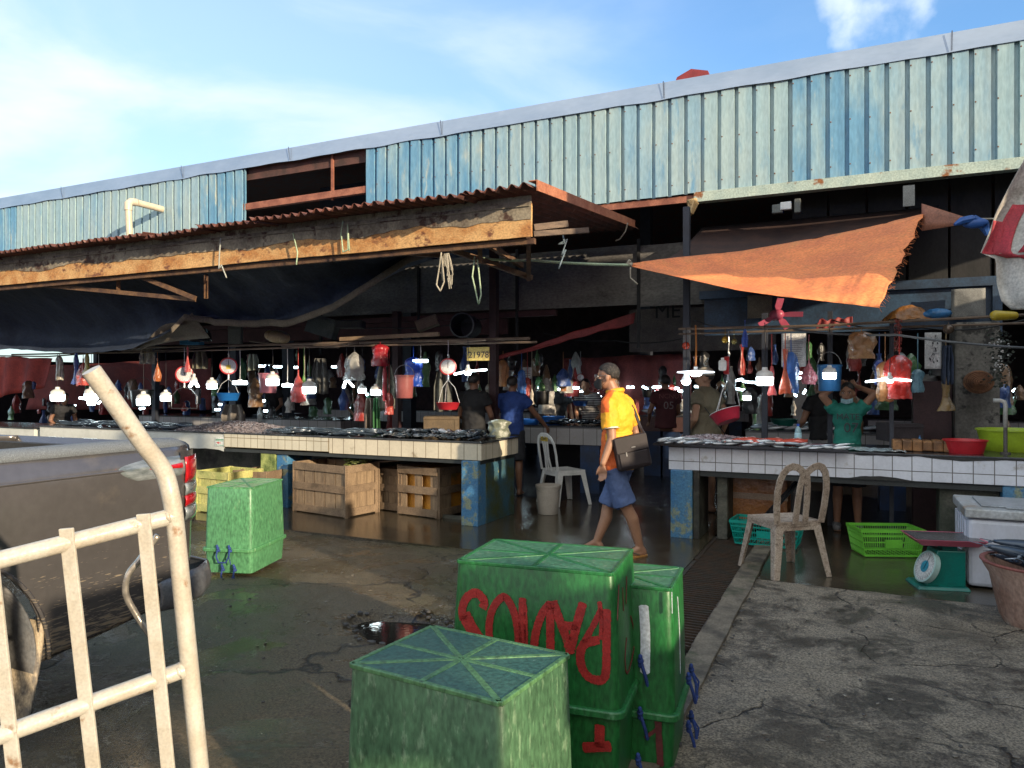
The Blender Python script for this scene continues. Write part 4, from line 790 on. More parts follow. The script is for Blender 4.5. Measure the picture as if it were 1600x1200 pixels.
for (x, y, yy) in ((560, 724, 7.15),):
    p = Y(x, y-4, yy); g = MB()
    for i in range(60): q = p+V(random.uniform(-.16, .16), random.uniform(-.08, .08), -.03+random.uniform(-.02, .05)); g.ell(q, (random.uniform(.02, .045), .03, .012), n=6, k=4)
    tag(g.build('net_heap', mat('mossy_net', (.13, .15, .03), bump=.6), loc=p), 'heap of mossy green net lying on the pale wooden crate', 'net')
g = MB(); g.beam(Y(585, 722, 7.3), Y(672, 716, 7.25), .09, .015); tag(g.build('plank', WOOD, loc=Y(630, 720, 7.3)), 'thin grey plank lying across the crates under the left counter', 'plank')
# mossy crate behind the pale green box
fb, _ = crate('mossy yellow box with dark lid edge behind the sunlit green fish box', (357, 806), (308, 800), .5, .50)
for ch in fb.children: ch.data.materials[0] = mat('mossy_yellow_box', (.45, .42, .15), (.3, .32, .1), rough=.7, sc=5, c3=(.1, .1, .03), sc3=4)
crate('weathered crate in the dark next to the mossy yellow box', (416, 800), (366, 797), .5, .48)

# ------------------------------------------------------------------ plastic chairs
def chair(name, lab, cat, m, loc, rz, backstyle=0, ang=0):
    t = thing(name, lab, cat, (0, 0, 0)); sw, sdp = .21, .205
    g = MB()                                     # dished seat (front towards +y)
    def sf(u, v):
        x = (u-.5)*2; y = (v-.5)*2; rr = max(abs(x), abs(y)); sc_ = 1-.10*(x*x*y*y)
        return (x*sw*sc_*(1+.05*y), y*sdp*sc_, .435-.022*(1-x*x)*(1-y*y)-(.04 if rr > .98 else 0))
    g.grid(sf, 16, 16); g.build('seat', m, t, smooth=True, solid=.006)
    g = MB()
    for a in (-1, 1): g.beam((a*sw*.96, -sdp*.9, .405), (a*sw*.98, sdp*.92, .405), .006, .06)
    g.beam((-sw*.9, sdp*.96, .40), (sw*.9, sdp*.96, .40), .006, .06); g.beam((-sw*.9, -sdp*.96, .40), (sw*.9, -sdp*.96, .40), .006, .07); g.build('apron', m, t)
    for (a, b) in ((-1, -1), (1, -1), (-1, 1), (1, 1)):
        g = MB(); tx, ty = a*sw*.93, b*sdp*.93; bx, by = a*(sw+.045), b*(sdp+.05)
        for k_, (wx, wy) in enumerate(((.072, .009), (.009, .072))):
            o1 = V(-a*wx/2 if k_ == 0 else 0, -b*wy/2 if k_ == 1 else 0, 0)
            top_ = V(tx, ty, .43)+o1; bt = V(bx, by, 0)+o1*.62
            dx, dy = wx/2, wy/2; vs = [top_+V(-dx, -dy, 0), top_+V(dx, -dy, 0), top_+V(dx, dy, 0), top_+V(-dx, dy, 0)]; f_ = .62; vs += [bt+V(-dx*f_ if wx > .01 else -dx, -dy*f_ if wy > .01 else -dy, 0), bt+V(dx*f_ if wx > .01 else dx, -dy*f_ if wy > .01 else -dy, 0), bt+V(dx*f_ if wx > .01 else dx, dy*f_ if wy > .01 else dy, 0), bt+V(-dx*f_ if wx > .01 else -dx, dy*f_ if wy > .01 else dy, 0)]
            g.add(vs, [(0, 1, 2, 3), (7, 6, 5, 4), (0, 4, 5, 1), (1, 5, 6, 2), (2, 6, 7, 3), (3, 7, 4, 0)])
        g.build('leg', m, t, bevel=.003)
    # back frame of two joined arches: a heart-topped hoop with two centre slats
    def bp(x, z): return V(x, -sdp*.95-.16*(z-.42)-.02*math.cos(x*6), z)
    g = MB(); L_ = [(-.198, .42), (-.213, .56), (-.217, .68), (-.208, .76), (-.188, .82), (-.155, .862), (-.115, .877), (-.075, .870), (-.042, .850), (-.015, .825)]
    def ribbon(g, pts, wd, th=.012):
        P = [bp(*p) for p in pts]; out = []
        for i in range(len(P)-1):
            for j in range(4): out.append(P[i].lerp(P[i+1], j/4))
        out.append(P[-1]); vs = []
        for i, p in enumerate(out):
            tt = (out[min(i+1, len(out)-1)]-out[max(i-1, 0)]).normalized(); n = V(0, 1, .15).normalized(); s = tt.cross(n).normalized(); vs += [p-s*wd/2-n*th/2, p+s*wd/2-n*th/2, p+s*wd/2+n*th/2, p-s*wd/2+n*th/2]
        k = len(out); g.add(vs, [(i*4+j, i*4+(j+1) % 4, i*4+4+(j+1) % 4, i*4+4+j) for i in range(k-1) for j in range(4)]+[(3, 2, 1, 0), (k*4-4, k*4-3, k*4-2, k*4-1)])
    if backstyle == 0:
        ribbon(g, L_+[(0, .822)], .056); ribbon(g, [(-x, z) for x, z in L_]+[(0, .82)], .056); g.build('back_hoop', m, t, bevel=.003)
        g = MB(); ribbon(g, [(-.045, .42), (-.04, .6), (-.033, .72), (-.018, .80), (-.012, .825)], .052); ribbon(g, [(.045, .42), (.04, .6), (.033, .72), (.018, .80), (.012, .825)], .052); g.build('back_slat', m, t, bevel=.003)
    else:
        L2 = [(-.20, .42), (-.21, .62), (-.20, .76), (-.15, .84), (-.07, .875), (0, .88)]; ribbon(g, L2, .045); ribbon(g, [(-x, z) for x, z in L2], .045); g.build('back_hoop', m, t, bevel=.003)
        g = MB(); ribbon(g, [(-.07, .42), (-.04, .6), (-.06, .86)], .03); ribbon(g, [(.07, .42), (.04, .6), (.06, .86)], .03); ribbon(g, [(0, .42), (0, .87)], .03); g.build('back_slat', m, t, bevel=.003)
    t.location = loc; t.rotation_euler = (0, 0, rz); return t
DCH = mat('dirty_chair_plastic', (.42, .34, .27), (.31, .235, .18), rough=.55, sc=9, bump=.3, bsc=60, c3=(.20, .15, .11), sc3=40, lo3=.52, hi3=.64, grain=.35)
bc = (G(1218, 905)+G(1276, 903))/2; fc = (G(1166, 887)+G(1238, 880))/2; dv = (fc-bc).normalized(); cc = (bc+fc)/2
chair('plastic_chair', 'grimy empty plastic chair with a looped back in front of the right counter', 'chair', DCH, (cc.x, cc.y, .008), math.atan2(dv.y, dv.x)-math.pi/2+R(4))
p = G(874, 790); chair('plastic_chair', 'clean white plastic chair with a yellow sticker in the aisle behind the bucket', 'chair', WHP, (p.x, p.y+.15, .01), R(-38), 1)
q = V(p.x, p.y+.15, 0)+Matrix.Rotation(R(-38), 3, 'Z') @ V(0, -.285, .835)
so_ = thing('label_sticker', 'small yellow sticker with black lettering on the white chair back', 'sticker', q)
g = MB(); g.box(q, (.17, .006, .06), R(-38)); g.build('paper', mat('yellow_sticker', (.55, .4, .05), bump=0), so_); txt('L.TENT', .045, q+Matrix.Rotation(R(-38), 3, 'Z') @ V(0, -.006, 0), R(90), R(-38), BLK, 'lettering', so_)

# ------------------------------------------------------------------ buckets, basins, baskets
def bucket_mesh(g, c, r, h, k=.8, th=.006, n=28, ov=1.0):
    pr = [(r*k*.98, 0), (r*k, .004), (r*(k+(1-k)*.5), h*.5), (r*.99, h*.93), (r*1.04, h*.935), (r*1.04, h), (r*.985, h), (r*(k+(1-k)*.5)-th, h*.5), (r*k-th, .012), (.001, .012)]
    g.lathe([(.001, 0)]+pr, c, n, sy=ov)
def bail(g, c, r, h, up=.14, tilt=.0, rad=.004, rz=0):
    pts = []
    for i in range(13): a = math.pi*i/12; pts.append(Vector(c)+Matrix.Rotation(rz, 3, 'Z') @ V(math.cos(a)*r*1.03, tilt*math.sin(a), h*.95+up*math.sin(a)))
    g.tube(pts, rad, 6)
def bucket(lab, p, r, h, c, mname, handle=.14, k=.8, cat='bucket', ov=1.0, hm=None, name='plastic_bucket', tilt=0.0, group=None):
    p = Vector(p); t = thing(name, lab, cat, p, group); g = MB(); bucket_mesh(g, p, r, h, k, ov=ov); g.build('body', plastic(mname, c), t, smooth=True)
    if handle: g = MB(); bail(g, p, r, h, handle, tilt, rz=YAW); g.build('handle', hm or STEEL, t, smooth='all')
    return t
p = G(850, 806); bucket('pale grey plastic bucket standing on the wet floor by the white chair', (p.x, p.y+.13, .008), .145, .335, (.42, .38, .33), 'grey_bucket', handle=-.07, tilt=-.13, hm=STEEL)
# green basket
def basket(lab, c, L_, W_, H, m, rz, name='plastic_basket', solidsides=False, slots=(26, 16)):
    t = thing(name, lab, 'basket', c); Mr = Matrix.Rotation(rz, 3, 'Z'); c = Vector(c)
    def q(x, y, z): return c+Mr @ V(x, y, z)
    g = MB(); k0 = .86
    def per(z, k): return [q(-L_/2*k, -W_/2*k, z), q(L_/2*k, -W_/2*k, z), q(L_/2*k, W_/2*k, z), q(-L_/2*k, W_/2*k, z)]
    for z, k, r in ((.012, k0, .008), (H*.28, k0+.14*.28, .005), (H*.55, k0+.14*.55, .005), (H*.78, k0+.14*.78, .006), (H*.97, 1, .011)):
        P = per(z, k); 
        for i in range(4): g.beam(P[i], P[(i+1) % 4], r*1.4 if z > .02 else r, r*2.2)
    g.build('hoop', m, t)
    g = MB(); lo = per(.01, k0); hi = per(H*.97, 1)
    for i in range(4):
        n = slots[0] if i % 2 == 0 else slots[1]
        for j in range(n+1): f = j/n; g.beam(lo[i].lerp(lo[(i+1) % 4], f), hi[i].lerp(hi[(i+1) % 4], f), .009, .004, (0, 1, 0) if i % 2 else (1, 0, 0))
    g.build('side_ribs', m, t)
    g = MB()
    for j in range(12): f = j/11; g.beam(lo[0].lerp(lo[1], f), lo[3].lerp(lo[2], f), .012, .005)
    g.beam(q(-.07, -W_/2*.95, H*.5), q(.07, -W_/2*.95, H*.5), .012, H*.3)
    g.build('bottom', m, t); return t
LIME = plastic('lime_plastic', (.16, .52, .05)); TEAL = plastic('teal_plastic', (.0, .30, .24))
a = G(1347, 872); b_ = G(1436, 874); c = (a+b_)/2+FWD*.15; c.z = .012
basket('bright lime green slotted basket on the wet floor in front of the right counter', c+RGT*.03, .54, .33, .235, LIME, R(22))
a = G(1148, 852); b_ = G(1212, 858); c = (a+b_)/2+V(.1, .12, .02)
basket('teal slotted tray crate behind the grimy chair', c, .62, .36, .22, TEAL, R(-4))
g = MB(); g.beam(c+V(-.1, 0, .12), Y(1255, 745, 7.6), .03, .02); g.beam(c+V(-.14, 0, .12), Y(1250, 745, 7.6), .02, .02); tag(g.build('black_pole', BLK, loc=c), 'black slanting pole leaning from the teal tray up under the counter', 'pole')
a = Y(1124, 830, 7.75); b_ = Y(1222, 830, 7.75)
t = thing('foam_box', 'orange brown taped foam box under the right counter', 'box', ((a.x+b_.x)/2, 7.9, .06))
g = MB(); g.span((a.x, 7.75, .05), (b_.x+.05, 8.2, .62)); g.build('body', mat('taped_foam', (.36, .15, .05), (.26, .10, .035), rough=.35, sc=4, bump=.7, bsc=9, bdist=.03, c3=(.42, .24, .14), sc3=5), t, bevel=.02)
g = MB(); g.span((a.x-.003, 7.742, .36), (b_.x+.053, 7.748, .42)); g.build('tape', mat('pale_tape', (.4, .28, .2), rough=.3), t)

# ------------------------------------------------------------------ spring scale on the floor
p = G(1500, 925); cs = G(1470, 925); cs = V(cs.x, cs.y+.16, .006); rz = R(14)
t = thing('weighing_scale', 'teal spring scale with a round tilted dial and a pink tray on the ground', 'scale', cs); Mr = Matrix.Rotation(rz, 3, 'Z')
TE = plastic('teal_enamel', (.005, .17, .135), rough=.3, c2=(.01, .12, .1), bump=.15, c3=(.02, .08, .07)); 
def q(x, y, z): return cs+Mr @ V(x, y, z)
g = MB(); g.add([q(-.19, -.15, 0), q(.17, -.15, 0), q(.17, .15, 0), q(-.19, .15, 0), q(-.17, -.13, .025), q(.16, -.13, .025), q(.16, .13, .025), q(-.17, .13, .025)], [(3, 2, 1, 0), (4, 5, 6, 7), (0, 1, 5, 4), (1, 2, 6, 5), (2, 3, 7, 6), (3, 0, 4, 7)]); g.build('base', TE, t, bevel=.006)
g = MB(); g.add([q(-.12, -.10, .02), q(.15, -.10, .02), q(.15, .10, .02), q(-.12, .10, .02), q(-.04, -.10, .285), q(.15, -.10, .285), q(.15, .10, .285), q(-.04, .10, .285)], [(3, 2, 1, 0), (4, 5, 6, 7), (0, 1, 5, 4), (1, 2, 6, 5), (2, 3, 7, 6), (3, 0, 4, 7)]); g.build('housing', TE, t, bevel=.008)
nrm = (Mr @ V(-.97, -.20, .40)).normalized(); ax = nrm.to_track_quat('Z', 'Y').to_matrix(); dc = q(-.11, -.07, .155)
g = MB(); g.lathe([(.001, -.03), (.118, -.03), (.122, .012), (.112, .016), (.108, .01)], dc, 32, ax); g.build('dial_rim', plastic('pale_teal', (.35, .5, .46)), t, smooth=True)
g = MB(); g.lathe([(.109, .008), (.001, .009)], dc, 32, ax); dl = g.build('dial_face', mat('dial_white', (.6, .6, .58), (.5, .5, .46), rough=.15, bump=0), t)
g = MB(); g.lathe([(.045, .0115), (.001, .012)], dc, 24, ax); g.build('dial_mark', mat('dial_blue', (.03, .3, .42), bump=0), t)
g = MB()
for i in range(30): a = 2*math.pi*i/30; g.beam(dc+ax @ V(.083*math.cos(a), .083*math.sin(a), .0115), dc+ax @ V((.099 if i % 5 else .09)*math.cos(a)*1.06, (.099 if i % 5 else .09)*math.sin(a)*1.06, .0115), .002, .001)
g.beam(dc+ax @ V(0, -.02, .014), dc+ax @ V(.02, .085, .014), .004, .002); g.build('dial_scale', BLK, t)
g = MB(); g.box(q(.06, 0, .30), (.1, .1, .04), Mr); g.build('stem', TE, t)
zt = .325; PK = plastic('pink_tray', (.50, .10, .16), c2=(.38, .08, .12)); 
def ring(hx, hy, z, ox=.03): return [q(ox-hx, -hy, z), q(ox+hx, -hy, z), q(ox+hx, hy, z), q(ox-hx, hy, z)]
g = MB(); A_ = ring(.19, .14, zt)+ring(.245, .185, zt+.05)+ring(.235, .175, zt+.05)+ring(.18, .13, zt+.012); g.add(A_, [(3, 2, 1, 0)]+[(k*4+i, k*4+(i+1) % 4, k*4+4+(i+1) % 4, k*4+4+i) for k in range(3) for i in range(4)]+[(12, 13, 14, 15)]); g.build('tray', PK, t, bevel=.004)
g = MB(); A_ = ring(.225, .165, zt+.043); g.poly(A_, (0, 0, .006)); g.build('tray_inlay', mat('grey_wet_metal', (.16, .15, .15), (.08, .08, .08), rough=.25, metal=.5, sc=9, bump=.3), t)

# ------------------------------------------------------------------ white cooler and basin of fish
COOL = mat('cooler_white', (.56, .58, .66), (.49, .50, .55), rough=.4, sc=4, grain=.05, stretch=(1, 1, .5), c3=(.26, .19, .12), sc3=3.3, lo3=.60, hi3=.72)
a = G(1512, 920); t = thing('cooler_box', 'dirty white cooler box with a flat lid at the right edge', 'cooler', (a.x+.5, a.y+.3, 0))
w0 = a.x; x1_ = a.x+1.15; y0_ = a.y; y1_ = a.y+.72
g = MB(); g.span((w0, y0_, .02), (x1_, y1_, .52)); g.build('body', COOL, t, bevel=.03)
g = MB(); g.span((w0-.02, y0_-.02, .53), (x1_+.02, y1_+.02, .60)); g.build('lid', mat('cooler_lid', (.42, .44, .46), (.32, .32, .30), rough=.35, sc=3, c3=(.3, .2, .12), sc3=4), t, bevel=.012)
g = MB(); g.span((w0+.10, y0_+.10, .604), (x1_-.1, y1_-.1, .612)); g.span((w0+.25, y0_+.04, .604), (w0+.40, y0_+.08, .615)); g.build('lid_panel', mat('cooler_lid2', (.34, .36, .38), rough=.3), t, bevel=.003)
g = MB()
for i in range(5): g.span((w0-.012, y0_+.08+i*.13, .08), (w0+.002, y0_+.14+i*.13, .50))
g.build('side_rib', COOL, t, bevel=.004)
bcn = G(1622, 985, 0); bcn = V(bcn.x+.06, bcn.y+.12, 0.005)
t = thing('basin', 'worn pinkish brown basin full of fish at the right edge', 'basin', bcn)
g = MB(); g.lathe([(.001, 0), (.22, 0), (.25, .06), (.30, .30), (.335, .36), (.345, .385), (.325, .385), (.29, .30), (.24, .05), (.001, .04)], bcn, 40)
g.build('body', mat('worn_basin', (.38, .25, .19), (.24, .13, .09), rough=.6, sc=4, stretch=(1, 1, .6), bump=.4, bsc=14, c3=(.5, .42, .34), sc3=5, lo3=.55, hi3=.68), t, smooth=True)
g = MB(); g.lathe([(.336, .372), (.352, .385), (.35, .395), (.322, .392)], bcn, 40); g.build('rim', mat('pinkish_rim', (.28, .09, .07), rough=.6), t, smooth='all')

# ------------------------------------------------------------------ fish
def fishmat(name, back, belly):
    m = bpy.data.materials.new(name); m.use_nodes = True; t = m.node_tree; b = t.nodes['Principled BSDF']
    co = t.nodes.new('ShaderNodeTexCoord'); sp = t.nodes.new('ShaderNodeSeparateXYZ'); r = t.nodes.new('ShaderNodeMapRange'); r.inputs[1].default_value = -.012; r.inputs[2].default_value = .012
    mx = t.nodes.new('ShaderNodeMix'); mx.data_type = 'RGBA'; mx.inputs[6].default_value = tuple(belly)+(1,); mx.inputs[7].default_value = tuple(back)+(1,)
    n = t.nodes.new('ShaderNodeTexNoise'); n.inputs['Scale'].default_value = 60; ad = t.nodes.new('ShaderNodeMath'); ad.operation = 'MULTIPLY_ADD'; ad.inputs[1].default_value = .02
    t.links.new(co.outputs['Object'], sp.inputs[0]); t.links.new(co.outputs['Object'], n.inputs['Vector']); t.links.new(n.outputs[0], ad.inputs[0]); t.links.new(sp.outputs[1], ad.inputs[2]); t.links.new(ad.outputs[0], r.inputs[0])
    t.links.new(r.outputs[0], mx.inputs[0]); t.links.new(mx.outputs[2], b.inputs['Base Color']); b.inputs['Roughness'].default_value = .2; b.inputs['Metallic'].default_value = .25; return m
def fish_mb(L_, H, T, curve=0.0, fork=1.0):
    g = MB(); prof = [(0, .02), (.06, .42), (.16, .8), (.32, 1), (.5, .92), (.68, .62), (.82, .3), (.88, .2)]; n = 10; vs = []
    for (f, k) in prof:
        x = (f-.45)*L_; cy = curve*math.sin(f*3)
        for j in range(n): a = 2*math.pi*j/n; vs.append(V(x, cy+H/2*k*math.cos(a), T/2+T/2*(k**.7)*math.sin(a)))
    m_ = len(prof); g.add(vs, [(i*n+j, i*n+(j+1) % n, (i+1)*n+(j+1) % n, (i+1)*n+j) for i in range(m_-1) for j in range(n)]+[tuple(range(n-1, -1, -1)), tuple((m_-1)*n+j for j in range(n))])
    xt = .42*L_; cy = curve*math.sin(2.6); h2 = H*.62*fork; g.poly([(xt, cy+H*.09, T*.5), (xt+.16*L_, cy+h2, T*.4), (xt+.09*L_, cy, T*.5), (xt+.16*L_, cy-h2, T*.4), (xt, cy-H*.09, T*.5)], (0, 0, .002))
    g.poly([(-.1*L_, H*.45, T*.5), (.02*L_, H*.72, T*.5), (.16*L_, H*.38, T*.5)], (0, 0, .002)); g.poly([(.05*L_, -H*.42, T*.5), (.12*L_, -H*.62, T*.5), (.2*L_, -H*.3, T*.5)], (0, 0, .002))
    g.ell((-.39*L_, H*.08+curve*.2, T*.78), (H*.07, H*.07, T*.1), n=6, k=4)
    return g
SIL = fishmat('silver_fish_skin', (.03, .045, .065), (.72, .74, .76)); SIL2 = fishmat('steel_fish_skin', (.05, .07, .10), (.42, .46, .52)); REDF = fishmat('red_fish_skin', (.55, .09, .06), (.62, .26, .2)); PINKF = fishmat('pinkish_fish_skin', (.2, .13, .15), (.42, .34, .36))
fm = []
for (L_, H, T, cv, m) in ((.24, .055, .042, .004, SIL), (.27, .06, .044, -.006, SIL), (.22, .07, .040, .0, SIL2), (.25, .05, .038, .01, SIL)):
    fm.append(fish_mb(L_, H, T, cv)); fm[-1].mm = m
protos = []
def fish(k, p, rz, lab, group, sc_=1.0, tilt=0.0, roll=0.0):
    p = Vector(p)
    if len(protos) <= k:
        while len(protos) <= k: protos.append(None)
    if protos[k] is None: o = fm[k].build('fish', fm[k].mm, smooth='all'); protos[k] = o
    else: o = protos[k].copy(); scene.collection.objects.link(o)
    o.location = p; o.rotation_euler = (roll, tilt, rz); o.scale = (sc_, sc_, sc_); tag(o, lab, 'fish', group); return o
def row(x0, x1, y0, y1, z, n, lab, group, a0=-1.2, spread=.5, k=(0, 1, 2, 3), sc_=(.95, 1.3), rows=3, lay=0.035, tilt=.16):
    for i in range(n):
        r_ = i % rows; x = x0+(x1-x0)*(i//rows+.5)/(n/rows)+random.uniform(-.02, .02); y = y0+(y1-y0)*(r_+.5)/rows+random.uniform(-.04, .04)
        fish(random.choice(k), (x, y, z+random.uniform(0, lay)+.004*(r_ % 2)), a0+random.uniform(-spread, spread), lab, group, random.uniform(*sc_), random.uniform(-tilt, tilt*.4), random.uniform(-.25, .25))
row(-4.95, -3.66, LY+.02, LY+.55, .906, 66, 'small silver fish with a dark back on the cream tiled end of the counter', 'fish on the cream tiled end of the left counter')
row(-4.9, -3.7, LY+.06, LY+.4, .94, 30, 'small silver fish with a dark back on the cream tiled end of the counter', 'fish on the cream tiled end of the left counter', rows=2, tilt=.25)
row(-6.6, -5.0, LY+.02, LY+.5, .906, 48, 'slim silver fish lying in rows at the middle of the left counter', 'fish at the middle of the left counter', a0=-2.3, spread=.35)
row(-10.6, -8.3, LY+.03, LY+.5, .906, 48, 'dull silver fish at the far left of the left counter', 'fish at the far left of the left counter', a0=-2.6)
# heap of tiny fish
def heap(name, x0, x1, y0, y1, z, h, n, m, lab, r=.011):
    g = MB(); cx, cy = (x0+x1)/2, (y0+y1)/2
    g.grid(lambda u, v: (x0+(x1-x0)*u, y0+(y1-y0)*v, z+h*.85*max(0, 1-(2*u-1)**2)*max(0, 1-(2*v-1)**2)), 12, 6)
    for i in range(n):
        u, v = random.random(), random.random(); hh = h*max(0, 1-(2*u-1)**2)*max(0, 1-(2*v-1)**2); a = random.uniform(0, 6.3); p = V(x0+(x1-x0)*u, y0+(y1-y0)*v, z+hh+random.uniform(-.004, .008)); d_ = V(math.cos(a), math.sin(a), random.uniform(-.4, .4))*random.uniform(.02, .045)
        g.tube([p-d_, p, p+d_], [r*.3, r, r*.2], 4)
    return tag(g.build(name, m, loc=(cx, cy, z)), lab, 'small fish', kind='stuff')
heap('small_fish_heap', -8.25, -6.65, LY+.02, LY+.75, .905, .11, 1500, mat('tiny_fish', (.26, .23, .24), (.08, .07, .085), rough=.35, sc=30, grain=.4), 'greyish pink heap of tiny fish on the left counter')
ra = Y(1025, 690, RY).x
t = thing('fish_tray', 'wide dark sheet metal tray overhanging the left end of the right counter', 'tray', (ra+.9, RY+.1, .915))
g = MB(); g.span((ra, RY-.10, .914), (ra+1.75, RY+.62, .922)); g.build('plate', mat('tray_metal', (.06, .06, .065), rough=.25, metal=.6), t)
g = MB(); g.beam((ra, RY-.10, .925), (ra+1.75, RY-.10, .925), .01, .02); g.beam((ra, RY-.1, .925), (ra, RY+.62, .925), .01, .02); g.build('lip', mat('tray_metal', (0, 0, 0)), t)
row(ra+.05, ra+1.2, RY-.06, RY+.12, .925, 34, 'small blue backed fish lying crosswise along the front of the metal tray', 'fish along the front of the metal tray', a0=.3, spread=.4, rows=2, sc_=(.6, .85))
heap('small_fish_heap', ra+.08, ra+.95, RY+.08, RY+.6, .925, .07, 1000, mat('pink_tiny_fish', (.40, .31, .32), (.12, .10, .12), rough=.35, sc=30, grain=.4), 'pinkish heap of tiny fish on the metal tray of the right counter')
# big red fish
fm.append(fish_mb(.44, .17, .10, .0, .7)); fm[-1].mm = REDF
for i, (px, lb) in enumerate(((1165, 'leftmost big red fish with an open belly on the metal tray'), (1203, 'middle big red fish lying between two others on the metal tray'), (1238, 'rightmost big red fish next to the grey fish on the right counter'))):
    p = Y(px, 692, RY+.12); o = fish(4, (p.x, p.y, .925), R(200+8*i), lb, 'big red fish', .85); o.name = 'red_fish'
    g = MB(); g.ell((-.09, -.02, .085), (.035, .04, .02), n=10, k=6); g.ell((-.02, -.05, .06), (.03, .03, .025), n=8, k=5)
    c_ = g.build('cut_belly', mat('raw_belly', (.07, .01, .012), (.5, .38, .36), rough=.3, sc=20)); c_.parent = o
fm.append(fish_mb(.26, .08, .05, .0, .7)); fm[-1].mm = PINKF
for i, (px, lb) in enumerate(((1275, 'leftmost of the two plump grey fish right of the red ones'), (1297, 'rightmost of the two plump grey fish right of the red ones'))):
    p = Y(px, 693, RY+.1); fish(5, (p.x, p.y, .915), R(175+20*i), lb, 'plump grey fish', 1.1)
row(ra+1.0, ra+1.75, RY-.07, RY+.05, .925, 14, 'small spotted fish in front of the big red fish', 'fish in front of the red ones', a0=.2, rows=2, sc_=(.6, .8))
p = Y(1360, 697, RY+.2); t = thing('plastic_sheet', 'crumpled wet clear plastic sheet on the right counter', 'plastic sheet', p)
g = MB(); g.grid(lambda u, v: (p.x-.28+.56*u, RY+.03+.4*v, .918+.02*abs(nz(u*5, v*5, 1.2, 4))), 20, 14); g.build('film', mat('clear_wet_film', (.5, .58, .6), (.25, .3, .33), rough=.08, bump=.5, bsc=12), t, smooth='all')
# fish in the basin
for i in range(9):
    a = random.uniform(0, 6.3); r_ = random.uniform(0, .14); fish([1, 2][i % 2], (bcn.x+r_*math.cos(a), bcn.y+r_*math.sin(a), .33+.012*i), random.uniform(0, 6.3), 'grey blue fish among those heaped in the worn basin', 'fish heaped in the basin', 1.5)
p = Y(1575, 885, bcn.y-.1); fish(2, (bcn.x-.16, bcn.y-.13, .42), R(160+42), 'big grey fish whose forked tail hangs over the left rim of the basin', 'fish heaped in the basin', 2.1, -.25)
fish(2, (bcn.x-.12, bcn.y+.02, .46), R(190), 'topmost grey fish of the heap in the basin', 'fish heaped in the basin', 1.7, -.1)
# fish on the back counters
row(fcx0+.5, fcx1+.1, 9.72, 10.3, .935, 36, 'silver fish among those on the grey counter behind the aisle', 'fish on the grey back counter', a0=-1.9, spread=.5)
x0 = Y(1165, 668, 9.9).x; row(x0+.1, x0+1.2, 9.92, 10.4, .935, 18, 'silver fish among those on the inner counter behind the man in the cap', 'fish on the inner right counter', a0=.1, spread=.3, sc_=(1, 1.6))
x0 = Y(1350, 655, 9.9).x; row(x0, x0+.95, 9.92, 10.4, .935, 20, 'silver fish among those stacked right of the girl', 'fish behind the girl', a0=.2, spread=.6)
x0 = Y(1003, 650, 12).x; row(x0, x0+.8, 12.02, 12.5, 1.005, 10, 'long silver fish on the dim reddish counter', 'fish on the dim reddish counter', a0=.1, spread=.2, sc_=(1.4, 2))
# ------------------------------------------------------------------ hand truck (tubular trolley handle) in the foreground left
TRK = mat('worn_cream_paint', (.50, .47, .40), (.44, .39, .31), rough=.36, sc=16, bump=.2, bsc=90, bdist=.004, c3=(.26, .15, .08), sc3=22, lo3=.61, hi3=.70, spec=.6, grain=.12)
d0 = 1.28; rv = (1.37, 1.0, .30)
def hp(x, y, ref=290):      # the frame's plane recedes slightly to the right
    return D(x, y, d0*(1-.00035*(ref-x)))
t = thing('hand_truck', 'cream painted tubular hand truck with flat upright bars in the left foreground', 'hand truck', hp(290, 1200))
def smooth_path(pts, n=6):
    out = []
    for i in range(len(pts)-1):
        p0_ = pts[max(i-1, 0)]; p1 = pts[i]; p2 = pts[i+1]; p3 = pts[min(i+2, len(pts)-1)]
        for j in range(n):
            u = j/n; out.append(.5*((2*p1)+(p2-p0_)*u+(2*p0_-5*p1+4*p2-p3)*u*u+(3*p1-p0_-3*p2+p3)*u**3))
    out.append(pts[-1]); return out
g = MB(); pth = smooth_path([hp(175, 580)+FWD*-.06, hp(201, 628)+FWD*-.045, hp(232, 690)+FWD*-.02, hp(255, 735), hp(267, 775), hp(273, 812), hp(282, 900), hp(300, 1080), hp(318, 1260), hp(345, 1560)])
g.tube(pth, .0150, 20, cap=False); g.tube([pth[0]+(pth[0]-pth[1]).normalized()*.001, pth[1]], .0142, 20)
g.build('main_pipe', TRK, t, smooth=True)
for a, b_ in (((272, 806), (-120, 905)), ((288, 1046), (-120, 1192)), ((318, 1300), (-120, 1480))):
    g = MB(); p = hp(*a); q_ = hp(*b_); g.tube([p, q_], .0142, 16); 
    g.tube([p, p.lerp(q_, .02)], .0152, 14); g.build('cross_rail', TRK, t, smooth=True)
for a, b_ in (((-4, 850), (38, 1230)), ((114, 822), (162, 1250)), ((232, 800), (276, 1250))):
    g = MB(); A = hp(*a); B = hp(*b_)+(hp(*b_)-hp(*a))*.7; g.beam(A+FWD*-.018, B+FWD*-.018, .023, .006, (FWD.x, FWD.y, 0)); g.build('flat_bar', TRK, t, bevel=.0015)
g = MB()
for x, y in ((269, 806), (286, 1046), (236, 812), (268, 1055), (120, 838), (150, 1100)): g = MB(); g.tube([hp(x-3, y-7)+FWD*-.012, hp(x, y)+FWD*-.0145, hp(x+3, y+7)+FWD*-.012], [.003, .0045, .003], 6); g.build('weld', TRK, t, smooth='all')
pass
